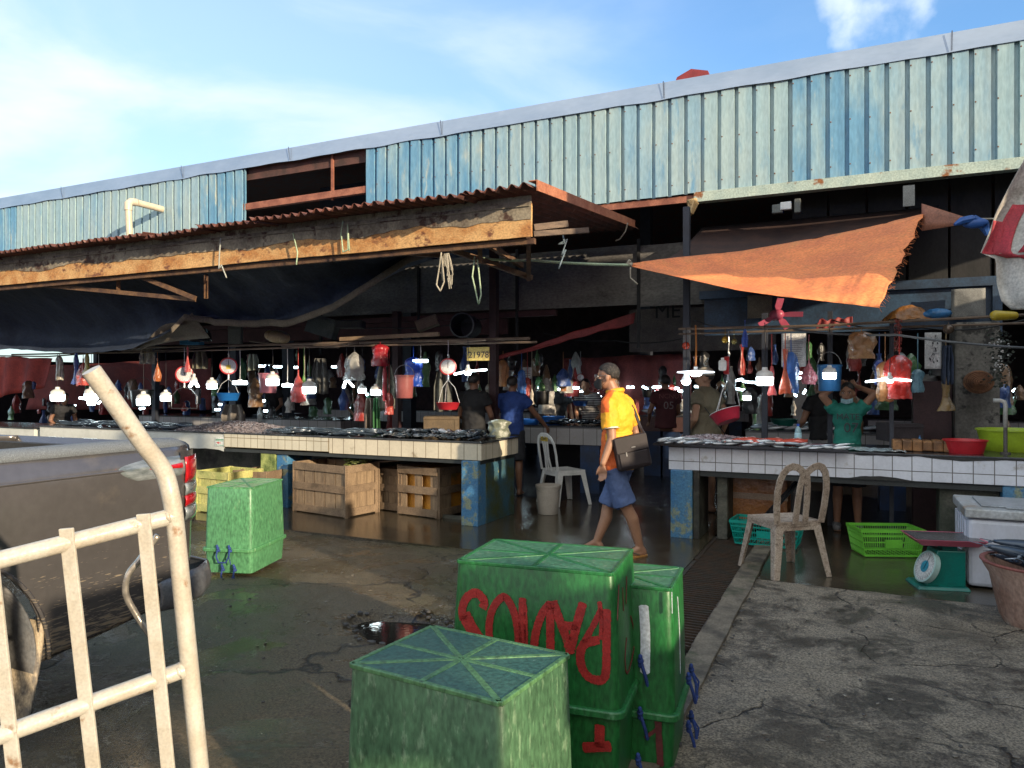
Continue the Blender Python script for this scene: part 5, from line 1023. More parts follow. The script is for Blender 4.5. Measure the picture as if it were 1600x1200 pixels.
g = MB(); g.tube(smooth_path([hp(238, 840)+FWD*.02, hp(205, 880)+FWD*.03, hp(186, 905)+FWD*.03, hp(182, 935)+FWD*.03, hp(198, 968)+FWD*.03, hp(240, 1020)+FWD*.02]), .0055, 10); g.build('hook_rod', mat('bare_rod', (.5, .45, .38), rough=.25, metal=.7), t, smooth='all')

# ------------------------------------------------------------------ grey pickup, tail towards the market
PX_ = -3.08
PAINT = mat('taupe_grey_paint', (.150, .139, .137), (.130, .121, .118), rough=.17, metal=.5, sc=2, bump=.02, bsc=5, coat=.7, c3=(.20, .17, .14), sc3=3.5, lo3=.60, hi3=.8, grain=.06)
def add_splash(m):          # dried mud splashes low on the body side (real dirt, slanting streaks)
    t_ = m.node_tree; b = t_.nodes['Principled BSDF']; N = lambda k: t_.nodes.new(k); lk = t_.links.new
    co = N('ShaderNodeTexCoord'); mp = N('ShaderNodeMapping'); mp.inputs['Rotation'].default_value = (R(-42), 0, 0); mp.inputs['Scale'].default_value = (1, 12, 95)
    n = N('ShaderNodeTexNoise'); n.inputs['Scale'].default_value = 1.6; n.inputs['Detail'].default_value = 4; lk(co.outputs['Object'], mp.inputs[0]); lk(mp.outputs[0], n.inputs['Vector'])
    sp = N('ShaderNodeSeparateXYZ'); lk(co.outputs['Object'], sp.inputs[0]); r = N('ShaderNodeMapRange'); r.inputs[1].default_value = .9; r.inputs[2].default_value = .3; lk(sp.outputs[2], r.inputs[0])
    mu = N('ShaderNodeMath'); mu.operation = 'MULTIPLY_ADD'; mu.inputs[1].default_value = .34; lk(r.outputs[0], mu.inputs[0]); lk(n.outputs[0], mu.inputs[2])
    r2_ = N('ShaderNodeMapRange'); r2_.inputs[1].default_value = .78; r2_.inputs[2].default_value = .86; lk(mu.outputs[0], r2_.inputs[0])
    prev = b.inputs['Base Color'].links[0].from_socket; mx = N('ShaderNodeMix'); mx.data_type = 'RGBA'; mx.inputs[7].default_value = (.36, .29, .2, 1); lk(prev, mx.inputs[6]); lk(r2_.outputs[0], mx.inputs[0]); lk(mx.outputs[2], b.inputs['Base Color'])
    rr = N('ShaderNodeMapRange'); rr.inputs[3].default_value = .26; rr.inputs[4].default_value = .9; lk(r2_.outputs[0], rr.inputs[0]); lk(rr.outputs[0], b.inputs['Roughness'])
add_splash(PAINT)
t = thing('pickup_truck', 'taupe grey pickup truck with mud splashes, its tail pointing at the market', 'pickup truck', (-4.0, 0, 0))
WC = (1.48, .38); AR = .50
def side_x(y, z):
    k = max(0, (y-2.60)/.26); x = PX_ - .05*max(0, (z-.95)/.3)**2 - .35*max(0, z-1.125) - .06*max(0, (.62-z)/.3)**1.5 - .015*math.cos((z-.6)*5)
    return x - .16*k**2.2
g = MB(); ny, nzv = 150, 30
def sidefn(u, v):
    y = -2.55+5.40*u; zb = .34+.10*max(0, (y-2.0)/.7)
    for wc in (WC[0], -1.65):
        dx = abs(y-wc)
        if dx < AR: zb = max(zb, WC[1]+math.sqrt(AR*AR-dx*dx))
    zt = 1.20; z = zb+(zt-zb)*v; return (side_x(y, z), y, z)
g.grid(sidefn, ny, nzv)
o_ = len(g.v); g.grid(lambda u, v: (-8.16-sidefn(u, v)[0]+.16, sidefn(u, v)[1], sidefn(u, v)[2]), ny, nzv)
g.build('body_side', PAINT, t, smooth='all', solid=.01)
g = MB(); g.grid(lambda u, v: (side_x(2.85, .5+.7*v)-(1.68)*u, 2.85+.015*math.sin(math.pi*u), .5+.70*v), 12, 6); g.build('tailgate', PAINT, t, smooth='all', solid=.01)
g = MB()   # soft shoulder crease
g.tube([(side_x(y_, 1.12)+.004, y_, 1.115) for y_ in [-2.4+i*.1 for i in range(50)]], .007, 6); g.build('shoulder_line', PAINT, t, smooth='all')
LIN = mat('speckled_bed_rail', (.10, .115, .13), (.30, .33, .36), rough=.7, sc=330, lo=.45, hi=.75, bump=.4, bsc=300)
g = MB(); 
for xs in (side_x(1, 1.2)-.045, -4.96): g = MB(); g.tube([(xs, -.3, 1.215), (xs, 2.5, 1.215), (xs-.03, 2.70, 1.205), (xs-.1, 2.81, 1.18)], .055, 12, flat=.7); g.build('bed_rail', LIN, t, smooth='all')
g = MB(); g.span((-4.86, -.3, .78), (-3.24, 2.6, .80)); g.span((-4.9, -.3, .8), (-4.86, 2.6, 1.17)); g.span((-3.26, -.3, .8), (-3.22, 2.6, 1.17)); g.span((-4.9, 2.73, .8), (-3.3, 2.79, 1.17)); g.build('bed_liner', mat('bed_liner', (.03, .03, .03), rough=.8), t)
g = MB()
g.lathe([(.001, -.09), (.36, -.10), (.385, -.06), (.385, .06), (.36, .10), (.25, .08), (.001, .06)], (0, 0, 0), 32); wheelv = g
TYR = mat('muddy_tyre', (.05, .045, .04), (.28, .22, .15), rough=.9, sc=6, bump=.6); RIM = mat('alloy_rim', (.4, .4, .4), rough=.3, metal=.8)
for (wx, wy) in ((-3.27, WC[0]), (-4.8, WC[0]), (-3.27, -1.65), (-4.8, -1.65)):
    s_ = 1 if wx > -4 else -1; M3 = Matrix.Rotation(R(90)*s_, 3, 'Y')
    g = MB(); g.lathe([(.24, -.10), (.36, -.11), (.385, -.06), (.385, .06), (.36, .11), (.24, .09)], (wx, wy, .385), 32, M3); wh = g.build('wheel', TYR, t, smooth=True)
    g = MB(); g.lathe([(.245, .08), (.22, .03), (.08, .05), (.001, .06)], (wx, wy, .385), 24, M3); rm = g.build('rim', RIM, t, smooth=True); rm.parent = wh
MUD = mat('mud_caked_flap', (.16, .14, .12), (.50, .40, .27), rough=.85, sc=7, stretch=(1, 2, .8), lo=.4, hi=.52, bump=.5)
g = MB(); g.grid(lambda u, v: (PX_-.01-.36*u, 1.945+.03*math.sin(v*2)-.05*(1-v), .10+.42*v), 8, 12); g.build('mud_flap', MUD, t, smooth='all', solid=.012)
g = MB(); g.grid(lambda u, v: (PX_-.03-.5*u, WC[0]+(AR-.03)*math.sin(R(-90+190*v)), WC[1]+(AR-.03)*math.cos(R(-90+190*v))), 6, 24); g.build('wheel_liner', mat('dusty_liner', (.10, .105, .11), (.17, .16, .15), rough=.7, sc=5), t, smooth='all', solid=.01)
g = MB(); a0, a1 = -88, 96
g.tube([(PX_+.005, WC[0]+(AR+.005)*math.sin(R(a)), WC[1]+(AR+.005)*math.cos(R(a))) for a in range(a0, a1, 6)], .009, 6); g.build('arch_lip', PAINT, t, smooth='all')
g = MB(); 
def bump_fn(u, v):
    a = R(-90+180*v); pth_ = [(-3.12, 2.56), (-3.09, 2.68), (-3.11, 2.82), (-3.21, 2.97), (-3.5, 3.02), (-4.6, 3.02), (-4.9, 2.95), (-5.02, 2.7)]; f = u*7; i = min(int(f), 6); k = f-i
    x = pth_[i][0]*(1-k)+pth_[i+1][0]*k; y = pth_[i][1]*(1-k)+pth_[i+1][1]*k; return (x+(.03*math.cos(a) if u < .4 else 0), y-.035+.02*math.cos(a), .475+.075*math.sin(a)+(.01 if u > .2 else 0))
g.grid(bump_fn, 42, 8); g.build('bumper', mat('bumper_grey', (.10, .105, .115), rough=.3, coat=.4), t, smooth='all', solid=.012)
g = MB(); g.span((-4.3, 2.0, .36), (-3.28, 2.1, .40)); g.span((-3.36, 2.06, .26), (-3.30, 2.08, .38)); g.build('tow_bracket', mat('muddy_bracket', (.34, .26, .16)), t)
# cab, kept simple but true to shape
g = MB(); pr_ = [(-2.6, .55), (-2.6, .95), (-2.3, 1.08), (-1.35, 1.18), (-.95, 1.70), (.05, 1.76), (.30, 1.22), (.30, .5), (-2.5, .45)]
g.poly([(-3.16, y_, z_) for y_, z_ in pr_], (-1.72, 0, 0)); g.build('cab', PAINT, t, bevel=.04)
g = MB(); g.poly([(-3.155, -1.2, 1.22), (-3.155, -.92, 1.62), (-3.155, -.02, 1.66), (-3.155, .16, 1.24)], (.005, 0, 0)); g.poly([(-4.885, -1.2, 1.22), (-4.885, -.92, 1.62), (-4.885, -.02, 1.66), (-4.885, .16, 1.24)], (-.005, 0, 0)); g.build('window', mat('dark_glass', (.01, .012, .015), rough=.05), t)
# tail lamp wrapping round the corner
LENS = mat('clear_lens', (.30, .33, .34), (.12, .14, .14), rough=.08, metal=.25, sc=14, stretch=(1, .5, 2), bump=.12, bsc=60, grain=.05, coat=1); RDL = mat('red_lens', (.45, .01, .015), rough=.1, coat=1, emit=.0)
tl = []
def lampfn(y0, y1, zlo, zhi, offx, n=14):
    def fn(u, v):
        y = y0+(y1-y0)*u; lo, hi = zlo(u), zhi(u); z = lo+(hi-lo)*v; b = offx*math.sin(math.pi*v)**.5*min(1, u*6+.15); return (side_x(y, z)+.004+b, y, z)
    return fn
g = MB(); g.grid(lampfn(2.31, 2.78, lambda u: 1.115-.055*min(1, u*5)**.6, lambda u: 1.125+.035*min(1, u*3)**.6, .012), 30, 10); lamp = g.build('tail_lamp', LENS, t, smooth='all')
g = MB(); g.grid(lampfn(2.295, 2.7, lambda u: 1.114-.060*min(1, u*5)**.6, lambda u: 1.126+.040*min(1, u*3)**.6, -.002), 24, 6); rr = g.build('red_edge', RDL, t, smooth='all'); rr.parent = lamp
g = MB(); g.grid(lampfn(2.44, 2.66, lambda u: 1.108-.010*u*2, lambda u: 1.112+.022*u, .016), 12, 4); rr = g.build('red_insert', RDL, t, smooth='all'); rr.parent = lamp
for (za, zb_, mm, nm) in ((1.02, 1.15, RDL, 'red_panel'), (.955, 1.015, LENS, 'clear_panel'), (.90, .953, RDL, 'red_panel'), (.83, .895, LENS, 'clear_panel')):
    g = MB(); g.grid(lambda u, v: (side_x(2.68+.15*u, .9)+.014+.01*math.sin(math.pi*v), 2.68+.16*u, za+(zb_-za)*v), 8, 5); rr = g.build(nm, mm, t, smooth='all', solid=.008); rr.parent = lamp
g = MB(); g.grid(lambda u, v: (side_x(2.66+.18*u, .9)+.006, 2.655+.19*u, .81+.37*v), 8, 8); rr = g.build('lamp_housing', mat('lamp_housing', (.06, .06, .065), rough=.3), t, smooth='all'); rr.parent = lamp

# ------------------------------------------------------------------ people
SKIN = mat('brown_skin', (.36, .19, .115), (.30, .15, .09), rough=.5, sc=8, bump=.08, bsc=90, grain=.06, sub=.0)
SKIN2 = mat('dark_skin', (.22, .11, .065), (.18, .085, .05), rough=.5, sc=8, bump=.08, grain=.06)
HAIR = mat('black_hair', (.012, .010, .009), (.025, .02, .018), rough=.5, sc=60, bump=.6, bsc=160, bdist=.004)
GHAIR = mat('greying_hair', (.012, .010, .009), (.10, .08, .07), rough=.7, sc=90, stretch=(1, 1, .5), lo=.5, hi=.72, bump=.9, bsc=170, bdist=.004)
def head(g, hc, f, s=1.0, nose=True, up=None):
    """hc head centre, f facing direction (unit, horizontal-ish)"""
    f = Vector(f).normalized(); u = Vector(up or (0, 0, 1)); r_ = f.cross(u).normalized(); u = r_.cross(f).normalized(); M3 = Matrix((r_, f, u)).transposed()
    def q(x, y, z): return hc+(r_*x+f*y+u*z)*s
    g.ell(q(0, -.012, .035), (.074*s, .094*s, .085*s), M3, 20, 13)       # cranium
    g.ell(q(0, .018, -.035), (.058*s, .070*s, .080*s), M3, 18, 11)       # face and jaw
    g.ell(q(0, .052, -.088), (.030*s, .026*s, .022*s), M3, 12, 8)        # chin
    for a in (-1, 1):
        g.ell(q(.034*a, .062, -.022), (.022*s, .018*s, .02*s), M3, 10, 7)   # cheek
        g.ell(q(.077*a, -.008, -.012), (.010*s, .02*s, .032*s), M3, 10, 8)   # ear
    g.ell(q(0, .080, .020), (.05*s, .012*s, .012*s), M3, 10, 7)           # brow
    if nose: g.cap(q(0, .086, .005), q(0, .106, -.028), .009*s, .014*s, 8)
    g.ell(q(0, .082, -.060), (.024*s, .012*s, .010*s), M3, 10, 7)         # lips
    return q, M3
def person(lab, base, H, J, yaw_f, shirt, lower, body_m=SKIN, hair_m=HAIR, voxel=.013, sleeve=.45, long_pants=False, hairstyle='short', extras=None, group=None, torso=1.0, detail=False, shirt2=None, headdir=None, vis='all'):
    """J: dict of world-space joints: head, neck, sh_l, sh_r, el_l, el_r, wr_l, wr_r, hip, hp_l, hp_r, kn_l, kn_r, an_l, an_r (l/r as the person's own)"""
    t = thing('person', lab, 'person', base, group); s = H/1.7; f = Vector(yaw_f).normalized()
    side = (J['sh_r']-J['sh_l']).normalized(); g = MB(); upv = (J['neck']-J['hip']).normalized(); fr = side.cross(upv)*-1
    fr = upv.cross(side).normalized(); fr = fr if fr.dot(f) > 0 else -fr; MT = Matrix((side, fr, upv)).transposed()
    hf = Vector(headdir).normalized() if headdir is not None else f
    q, MH = head(g, J['head'], hf, s)
    g.cap(J['neck']-upv*.03*s, J['head']+V(0, 0, -.04*s)-hf*.012*s, .060*s, .052*s)
    sc_ = (J['sh_l']+J['sh_r'])/2; mid = sc_.lerp(J['hip'], .5)
    g.ell(sc_.lerp(J['hip'], .22), (.165*s*torso, .105*s*torso, .20*s), MT, 20, 12); g.ell(mid.lerp(J['hip'], .3), (.145*s*torso, .10*s*torso, .19*s), MT, 20, 12); g.ell(J['hip'], (.155*s*torso, .108*s*torso, .12*s), MT, 18, 10)
    g.cap(J['sh_l']-side*.0, J['sh_r'], .058*s, .058*s)
    g.cap(J['neck'], J['sh_l'], .055*s, .055*s); g.cap(J['neck'], J['sh_r'], .055*s, .055*s)
    for k in ('l', 'r'):
        g.cap(J['sh_'+k], J['el_'+k], .053*s, .040*s); g.cap(J['el_'+k], J['wr_'+k], .040*s, .026*s)
        # hand: palm, four unequal curled fingers, a thumb from the side of the palm
        wr = J['wr_'+k]; dv_ = (wr-J['el_'+k]).normalized(); hd = J.get('hd_'+k); hd = (hd-wr).normalized() if hd is not None else dv_
        ac = J.get('pn_'+k); ac = ac if ac is not None else hd.cross(side if abs(hd.dot(side)) < .8 else V(0, 0, 1)).normalized()     # direction across the knuckles
        ac = (ac-hd*ac.dot(hd)).normalized(); pn = hd.cross(ac).normalized(); cu = J.get('cu_'+k, 1)*pn
        for w_ in (-.022, -.007, .008, .022): g.cap(wr+hd*.012*s, wr+(hd*.080+ac*w_*1.25)*s, .017*s, .0125*s, 8)
        for w_, ln in ((-.030, .060), (-.010, .075), (.010, .080), (.030, .070)):
            k0 = wr+(hd*.082+ac*w_)*s; k1 = k0+(hd*ln*.5*.9+cu*ln*.16)*s; k2 = k1+(hd*ln*.33*.75+cu*ln*.24)*s; k3 = k2+(hd*ln*.25*.4+cu*ln*.24)*s
            g.cap(k0, k1, .0095*s, .0088*s, 8); g.cap(k1, k2, .0088*s, .008*s, 8); g.cap(k2, k3, .008*s, .007*s, 8)
        th0 = wr+(hd*.03+ac*.026)*s; th1 = th0+(hd*.032+ac*.022+cu*.01)*s; th2 = th1+(hd*.034+ac*.004+cu*.016)*s; g.cap(th0, th1, .0125*s, .0105*s, 8); g.cap(th1, th2, .0105*s, .0085*s, 8)
    legs = vis == 'all'
    if legs:
        for k in ('l', 'r'):
            g.cap(J['hp_'+k], J['kn_'+k], .082*s, .054*s); kn, an = J['kn_'+k], J['an_'+k]; calf = kn.lerp(an, .28)-(J.get('ff', f))*.018*s
            g.cap(kn, calf, .052*s, .056*s); g.cap(calf, an, .055*s, .034*s)
            ft = J.get('ft_'+k); ft = ft if ft is not None else J.get('ff', f); ft = Vector(ft).normalized(); sd2 = ft.cross(V(0, 0, 1)).normalized(); heel = an-ft*.035*s+V(0, 0, -.045*s)
            g.cap(an, heel+V(0, 0, .008), .036*s, .032*s); g.cap(heel, an+ft*.13*s+V(0, 0, -.055*s)+V(0, 0, ft.z*.0), .031*s, .026*s); g.cap(an, an+ft*.11*s+V(0, 0, -.045*s), .034*s, .024*s)
            for i_, (w_, l_) in enumerate(((-.028, .165), (-.012, .172), (.002, .172), (.014, .165), (.028, .155))): g.cap(an+(ft*.125+sd2*w_)*s+V(0, 0, -.058*s), an+(ft*l_+sd2*w_*1.15)*s+V(0, 0, -.063*s), .014*s, .011*s, 8)
    body = baked(g, 'body', body_m, t, voxel*s, 3)
    # hair
    g = MB(); r_ = Vector(MH.col[0]); ff_ = Vector(MH.col[1]); uu = Vector(MH.col[2])
    def hfn(a, b):
        an = 2*math.pi*a; ph = R(2+(128 if hairstyle != 'long' else 128)*b); cx, sy = math.sin(an), math.cos(an); 
        front = max(0, sy); lim = R(72) if hairstyle != 'cap' else R(70)
        phm = R(124)-front**.9*R(66) if hairstyle in ('short', 'grey') else R(128)-front**1.2*R(64)
        ear = math.exp(-((abs(cx)-1)/.16)**2)*(1 if sy > -.35 else 0)
        phm -= ear*R(24)+R(7)*noise.noise(Vector((cx*14, sy*14, 3)))+R(4)*noise.noise(Vector((cx*40, sy*40, 5))); ph = phm*b+R(1)
        rad = (.0765, .0965, .0885); k = 1.0+.05*noise.noise(Vector((cx*9, sy*9, ph*9)))
        return J['head']+(r_*(cx*math.sin(ph)*rad[0]*k)+ff_*(sy*math.sin(ph)*rad[1]*k-.012)+uu*(math.cos(ph)*rad[2]*k+.037))*s
    g.grid(hfn, 40, 16); hr = g.build('hair', hair_m, t, smooth='all', solid=.005*s)
    if hairstyle == 'bun': g = MB(); g.ell(q(0, -.115, .02), (.045*s, .04*s, .05*s), MH); g.build('hair_bun', hair_m, t, smooth='all')
    # shirt
    g = MB(); e = .014*s
    g.ell(sc_.lerp(J['hip'], .22), (.165*s*torso+e, .108*s*torso+e, .205*s), MT, 24, 14); g.ell(mid.lerp(J['hip'], .3), (.150*s*torso+e, .108*s*torso+e, .21*s), MT, 24, 14)
    hemc = J['hip']-upv*.06*s; g.add(*tube_raw([mid, mid.lerp(hemc, .5), hemc], [(.148*s*torso+e, .104*s*torso+e), (.152*s*torso+e, .110*s*torso+e), (.163*s*torso+e, .120*s*torso+e)], side, fr))
    g.cap(J['sh_l'], J['sh_r'], .060*s+e*.7, .060*s+e*.7); nb = J['neck']-upv*.005*s
    g.cap(nb-upv*.02*s, J['sh_l'], .058*s+e*.4, .056*s+e*.5); g.cap(nb-upv*.02*s, J['sh_r'], .058*s+e*.4, .056*s+e*.5)
    for k in ('l', 'r'):
        if sleeve > 0:
            a = J['sh_'+k]; b_ = J['sh_'+k].lerp(J['el_'+k], min(sleeve, 1)*1.0); g.tube([a, a.lerp(b_, .5), b_], [.058*s+e*.7, .058*s+e, .060*s+e*1.1], 14)
            if sleeve > 1: g.cap(J['el_'+k], J['el_'+k].lerp(J['wr_'+k], sleeve-1), .042*s+e, .036*s+e)
    sh = baked(g, 'shirt', shirt, t, voxel*s, 3, paint=shirt2)
    for md in (('TEX',),):
        tex = bpy.data.textures.new('folds', 'CLOUDS'); tex.noise_scale = .07*s; m_ = sh.modifiers.new('folds', 'DISPLACE'); m_.texture = tex; m_.strength = .028*s; m_.mid_level = .32
    if legs:
        g = MB(); e = .016*s
        g.add(*tube_raw([J['hip']+upv*.09*s, J['hip'], J['hip']-upv*.09*s], [(.145*s*torso+e, .104*s*torso+e), (.158*s*torso+e, .112*s*torso+e), (.150*s*torso+e, .11*s*torso+e)], side, fr))
        for k in ('l', 'r'):
            hp_, kn, an = J['hp_'+k], J['kn_'+k], J['an_'+k]
            if long_pants: g.cap(hp_, kn, .088*s+e, .062*s+e); g.tube([kn, kn.lerp(an, .5), an+V(0, 0, .02)], [.062*s+e, .056*s+e, .055*s+e], 14); g.cap(kn, kn+V(0, 0, .01), .062*s+e, .062*s+e)
            else: g.tube([hp_+V(0, 0, .04*s), hp_.lerp(kn, .4), hp_.lerp(kn, .92)], [.088*s+e, .084*s+e, .086*s+e], 16)
        g2 = baked(g, 'trousers' if long_pants else 'shorts', lower, t, voxel*s, 2)
        m_ = g2.modifiers.new('folds', 'DISPLACE'); m_.texture = tex; m_.strength = .018*s; m_.mid_level = .5
    # face
    if detail:
        for a in (-1, 1):
            g = MB(); g.ell(q(.031*a, .080, .004), (.013*s, .007*s, .007*s), MH, 10, 7); g.build('eye', mat('eye_white', (.6, .58, .55), rough=.2, bump=0), t, smooth='all')
            g = MB(); g.ell(q(.031*a, .0865, .004), (.006*s, .003*s, .006*s), MH, 8, 6); g.build('iris', mat('dark_iris', (.01, .007, .005), rough=.1, bump=0), t, smooth='all')
            g = MB(); g.tube([q(.012*a, .088, .019), q(.03*a, .088, .026), q(.05*a, .074, .02)], [.003*s, .0042*s, .002*s], 6); g.build('eyebrow', HAIR, t, smooth='all')
        g = MB(); g.ell(q(0, .0915, -.0605), (.019*s, .004*s, .004*s), MH, 10, 6); g.build('mouth', mat('lip', (.25, .07, .05), rough=.4, bump=0), t, smooth='all')
    return t, q, MH, MT
def tube_raw(cs, rr, ax, ay, n=24):
    vs = []
    for c_, (a, b) in zip(cs, rr):
        for j in range(n): an = 2*math.pi*j/n; vs.append(c_+ax*math.cos(an)*a+ay*math.sin(an)*b)
    k = len(cs); return vs, [(i*n+j, i*n+(j+1) % n, (i+1)*n+(j+1) % n, (i+1)*n+j) for i in range(k-1) for j in range(n)]+[tuple(range(n-1, -1, -1)), tuple((k-1)*n+j for j in range(n))]
# ---- the walking man, traced joint by joint
dm = 6.52
def m_(x, y, dd=0.0): return D(x, y, dm+dd)
fd = (-RGT+FWD*.35).normalized()
J = dict(head=m_(949, 589), neck=m_(961, 613), sh_l=m_(951, 632, -.16), sh_r=m_(979, 632, .15), el_l=m_(956, 685, -.20), wr_l=m_(942, 724, -.23), hd_l=m_(943, 750, -.21), el_r=m_(991, 672, .26), wr_r=m_(1000, 700, .20), hd_r=m_(1000, 712, .16),
         hip=m_(964, 722), hp_l=m_(958, 738, -.08), hp_r=m_(971, 738, .10), kn_l=m_(979, 793, -.10), kn_r=m_(949, 794, .10), an_l=m_(1000, 853, -.06), an_r=m_(932, 842, .10))
J['ft_l'] = (-RGT*.55-FWD*.5); J['ft_r'] = fd+V(0, 0, -.1); J['ff'] = fd; J['pn_l'] = (-RGT*.9+FWD*.5); J['cu_l'] = -1
J['an_l'].z = .085; J['an_r'].z = .10; J['ft_l'] = (-RGT*.35-FWD*.9).normalized()*1.0; J['ft_l'] = (RGT*-.8-FWD*.35)
ORS = mat('orange_polo', (.78, .16, .025), (.65, .12, .02), rough=.7, sc=6, bump=.25, bsc=120, bdist=.003, grain=.06); YES = mat('yellow_polo', (.85, .41, .02), (.78, .34, .015), rough=.7, sc=6, bump=.25, bsc=120, bdist=.003, grain=.06); WTR = mat('white_trim', (.65, .6, .5), rough=.7)
tor = (J['neck']+J['hip'])/2; sdv = (J['sh_r']-J['sh_l']).normalized(); frm = (-RGT*1.0+FWD*.45).normalized()
def two(p):
    for k in 'lr':
        a_ = J['sh_'+k]; d_ = J['el_'+k]-a_; tt = max(0, min(1, (p-a_).dot(d_)/d_.length_squared))
        if (p-a_-d_*tt).length < (.086 if k == 'r' or tt > .25 else .06): return 0
    ax_ = J['hip'].lerp(J['neck'], max(0, min(1, (p.z-J['hip'].z)/(J['neck'].z-J['hip'].z)))); return 1 if (p-ax_).dot(frm) > -.015 or (p.z < 1.04 and (p-ax_).dot(frm) > -.09) else 0
SHT = mat('slate_blue_shorts', (.085, .13, .27), (.065, .10, .22), rough=.8, sc=6, bump=.25, bsc=150, bdist=.003, grain=.08)
man, q, MH, MT = person('man in an orange and yellow polo shirt and blue shorts walking left', (J['hip'].x, J['hip'].y, 0), 1.68, J, fd, [YES, ORS], SHT, hair_m=GHAIR, voxel=.0072, sleeve=.70, detail=True, shirt2=two, headdir=(-RGT+FWD*.28), hairstyle='grey', torso=1.08)
g = MB(); n_ = J['neck']; g.tube([n_+sdv*.062*math.cos(a)+frm*.07*math.sin(a)+V(0, 0, .012+.012*math.cos(a+1.5)) for a in [i*math.pi*2/16 for i in range(17)]], .012, 8, flat=1.7); g.build('collar', YES, man, smooth='all')
a = J['sh_l'].lerp(J['el_l'], .70); dd_ = (J['el_l']-J['sh_l']).normalized(); g = MB(); g.tube([a-dd_*.008, a+dd_*.006], .0755, 20, cap=False); g.build('sleeve_trim', WTR, man, smooth='all', solid=.004)
g = MB(); BLKM = mat('black_cloth_mask', (.02, .018, .018), rough=.8)
def mfn(u, v): an = R(-80+160*u); return q(math.sin(an)*.068, .030+math.cos(an)*(.066+.028*math.exp(-((u-.5)/.16)**2)*math.sin(math.pi*min(1, v*1.2))), -.105+.095*v-.012*(1-math.cos(an)))
g.grid(mfn, 20, 10); g.build('mask', BLKM, man, smooth='all', solid=.004)
g = MB()
for a in (-1, 1): g.tube([q(.066*a, .04, -.03), q(.078*a, .0, .0), q(.08*a, -.012, .012)], .0018, 5); g.tube([q(.062*a, .045, -.09), q(.078*a, .0, -.04), q(.08*a, -.015, -.03)], .0018, 5)
g.build('mask_string', BLKM, man)
gl = MB()
for a in (-1, 1):
    gl.tube([q(.032*a+.024*math.cos(i*.4), .105, .006+.018*math.sin(i*.4)) for i in range(17)], .0016, 5); gl.tube([q(.056*a, .104, .012), q(.083*a, .0, .012), q(.083*a, -.02, .004)], .0016, 5)
gl.tube([q(-.009, .107, .008), q(.009, .107, .008)], .0016, 5); gl.build('glasses', STEEL, man)
# crossbody bag (it hangs from him: its own thing)
bc_ = D(987, 706, dm-.20); BAGM = mat('dark_brown_nylon', (.022, .015, .017), (.017, .012, .013), rough=.6, sc=10, bump=.3, bsc=200, bdist=.002)
bg_ = thing('shoulder_bag', 'dark crossbody bag with a front flap hanging at the walking man\'s hip', 'bag', bc_); ru = R(14); bu = (RGT*math.cos(-.16)+V(0, 0, 1)*math.sin(.20)).normalized(); bu = (RGT*.98+V(0, 0, .20)+FWD*.1).normalized(); bv = (V(0, 0, 1)-bu*bu.z).normalized(); bn = bu.cross(bv).normalized()
MB3 = Matrix((bu, bn, bv)).transposed()
g = MB(); g.box(bc_, (.30, .085, .29), MB3); g.build('body', BAGM, bg_, bevel=.022)
nf = bn if bn.dot(CAM-bc_) > 0 else -bn
g = MB(); g.box(bc_+nf*.046+bv*.075, (.285, .012, .135), MB3); g.build('flap', BAGM, bg_, bevel=.006)
g = MB(); g.box(bc_+nf*.046-bv*.055, (.25, .012, .12), MB3); g.build('front_pocket', BAGM, bg_, bevel=.006)
g = MB(); g.box(bc_+nf*.054+bv*.045+bu*.01, (.035, .003, .010), MB3); g.box(bc_+nf*.054-bv*.005-bu*.06, (.010, .004, .035), MB3); g.build('metal_tag', STEEL, bg_)
g = MB(); g.tube(smooth_path([bc_-bu*.13+bv*.13, m_(960, 672, -.125)+V(0,0,0), m_(972, 648, -.06)+V(0, 0, .0), m_(979, 627, .12), m_(990, 650, .26), bc_+bu*.15+bv*.12+FWD*.26]), .016, 8, flat=.35) if False else g.tube(smooth_path([bc_+bu*.14+bv*.13, D(1001, 668, dm-.04), D(990, 640, dm+.03), D(979, 624, dm+.13)]), .015, 8, flat=.3); g.build('strap', BAGM, bg_, smooth='all')
# flip-flops
FLP = mat('orange_rubber', (.48, .22, .05), rough=.6); FLD = mat('green_strap', (.06, .09, .06))
for k, cl in (('l', FLP), ('r', mat('dull_sandal', (.14, .10, .08)))):
    ft = Vector(J['ft_'+k]).normalized(); ft.z = 0; ft.normalize(); sd2 = ft.cross(V(0, 0, 1)); an = J['an_'+k]; g = MB(); pts = []
    for i in range(22): a = 2*math.pi*i/22; pts.append(V(an.x, an.y, .004)+ft*(.055+.135*math.cos(a))+sd2*(.045+.008*math.cos(a))*math.sin(a))
    g.poly(pts, (0, 0, .018)); s_ = g.build('flip_flop', cl, man, bevel=.004)
    g = MB(); toe = V(an.x, an.y, .024)+ft*.135
    for w_ in (-.04, .04): g.tube([toe, toe-ft*.04+sd2*w_*.6+V(0, 0, .03), V(an.x, an.y, .03)+ft*.03+sd2*w_*1.05], .004, 5)
    x_ = g.build('thong_strap', FLD, man); x_.parent = s_

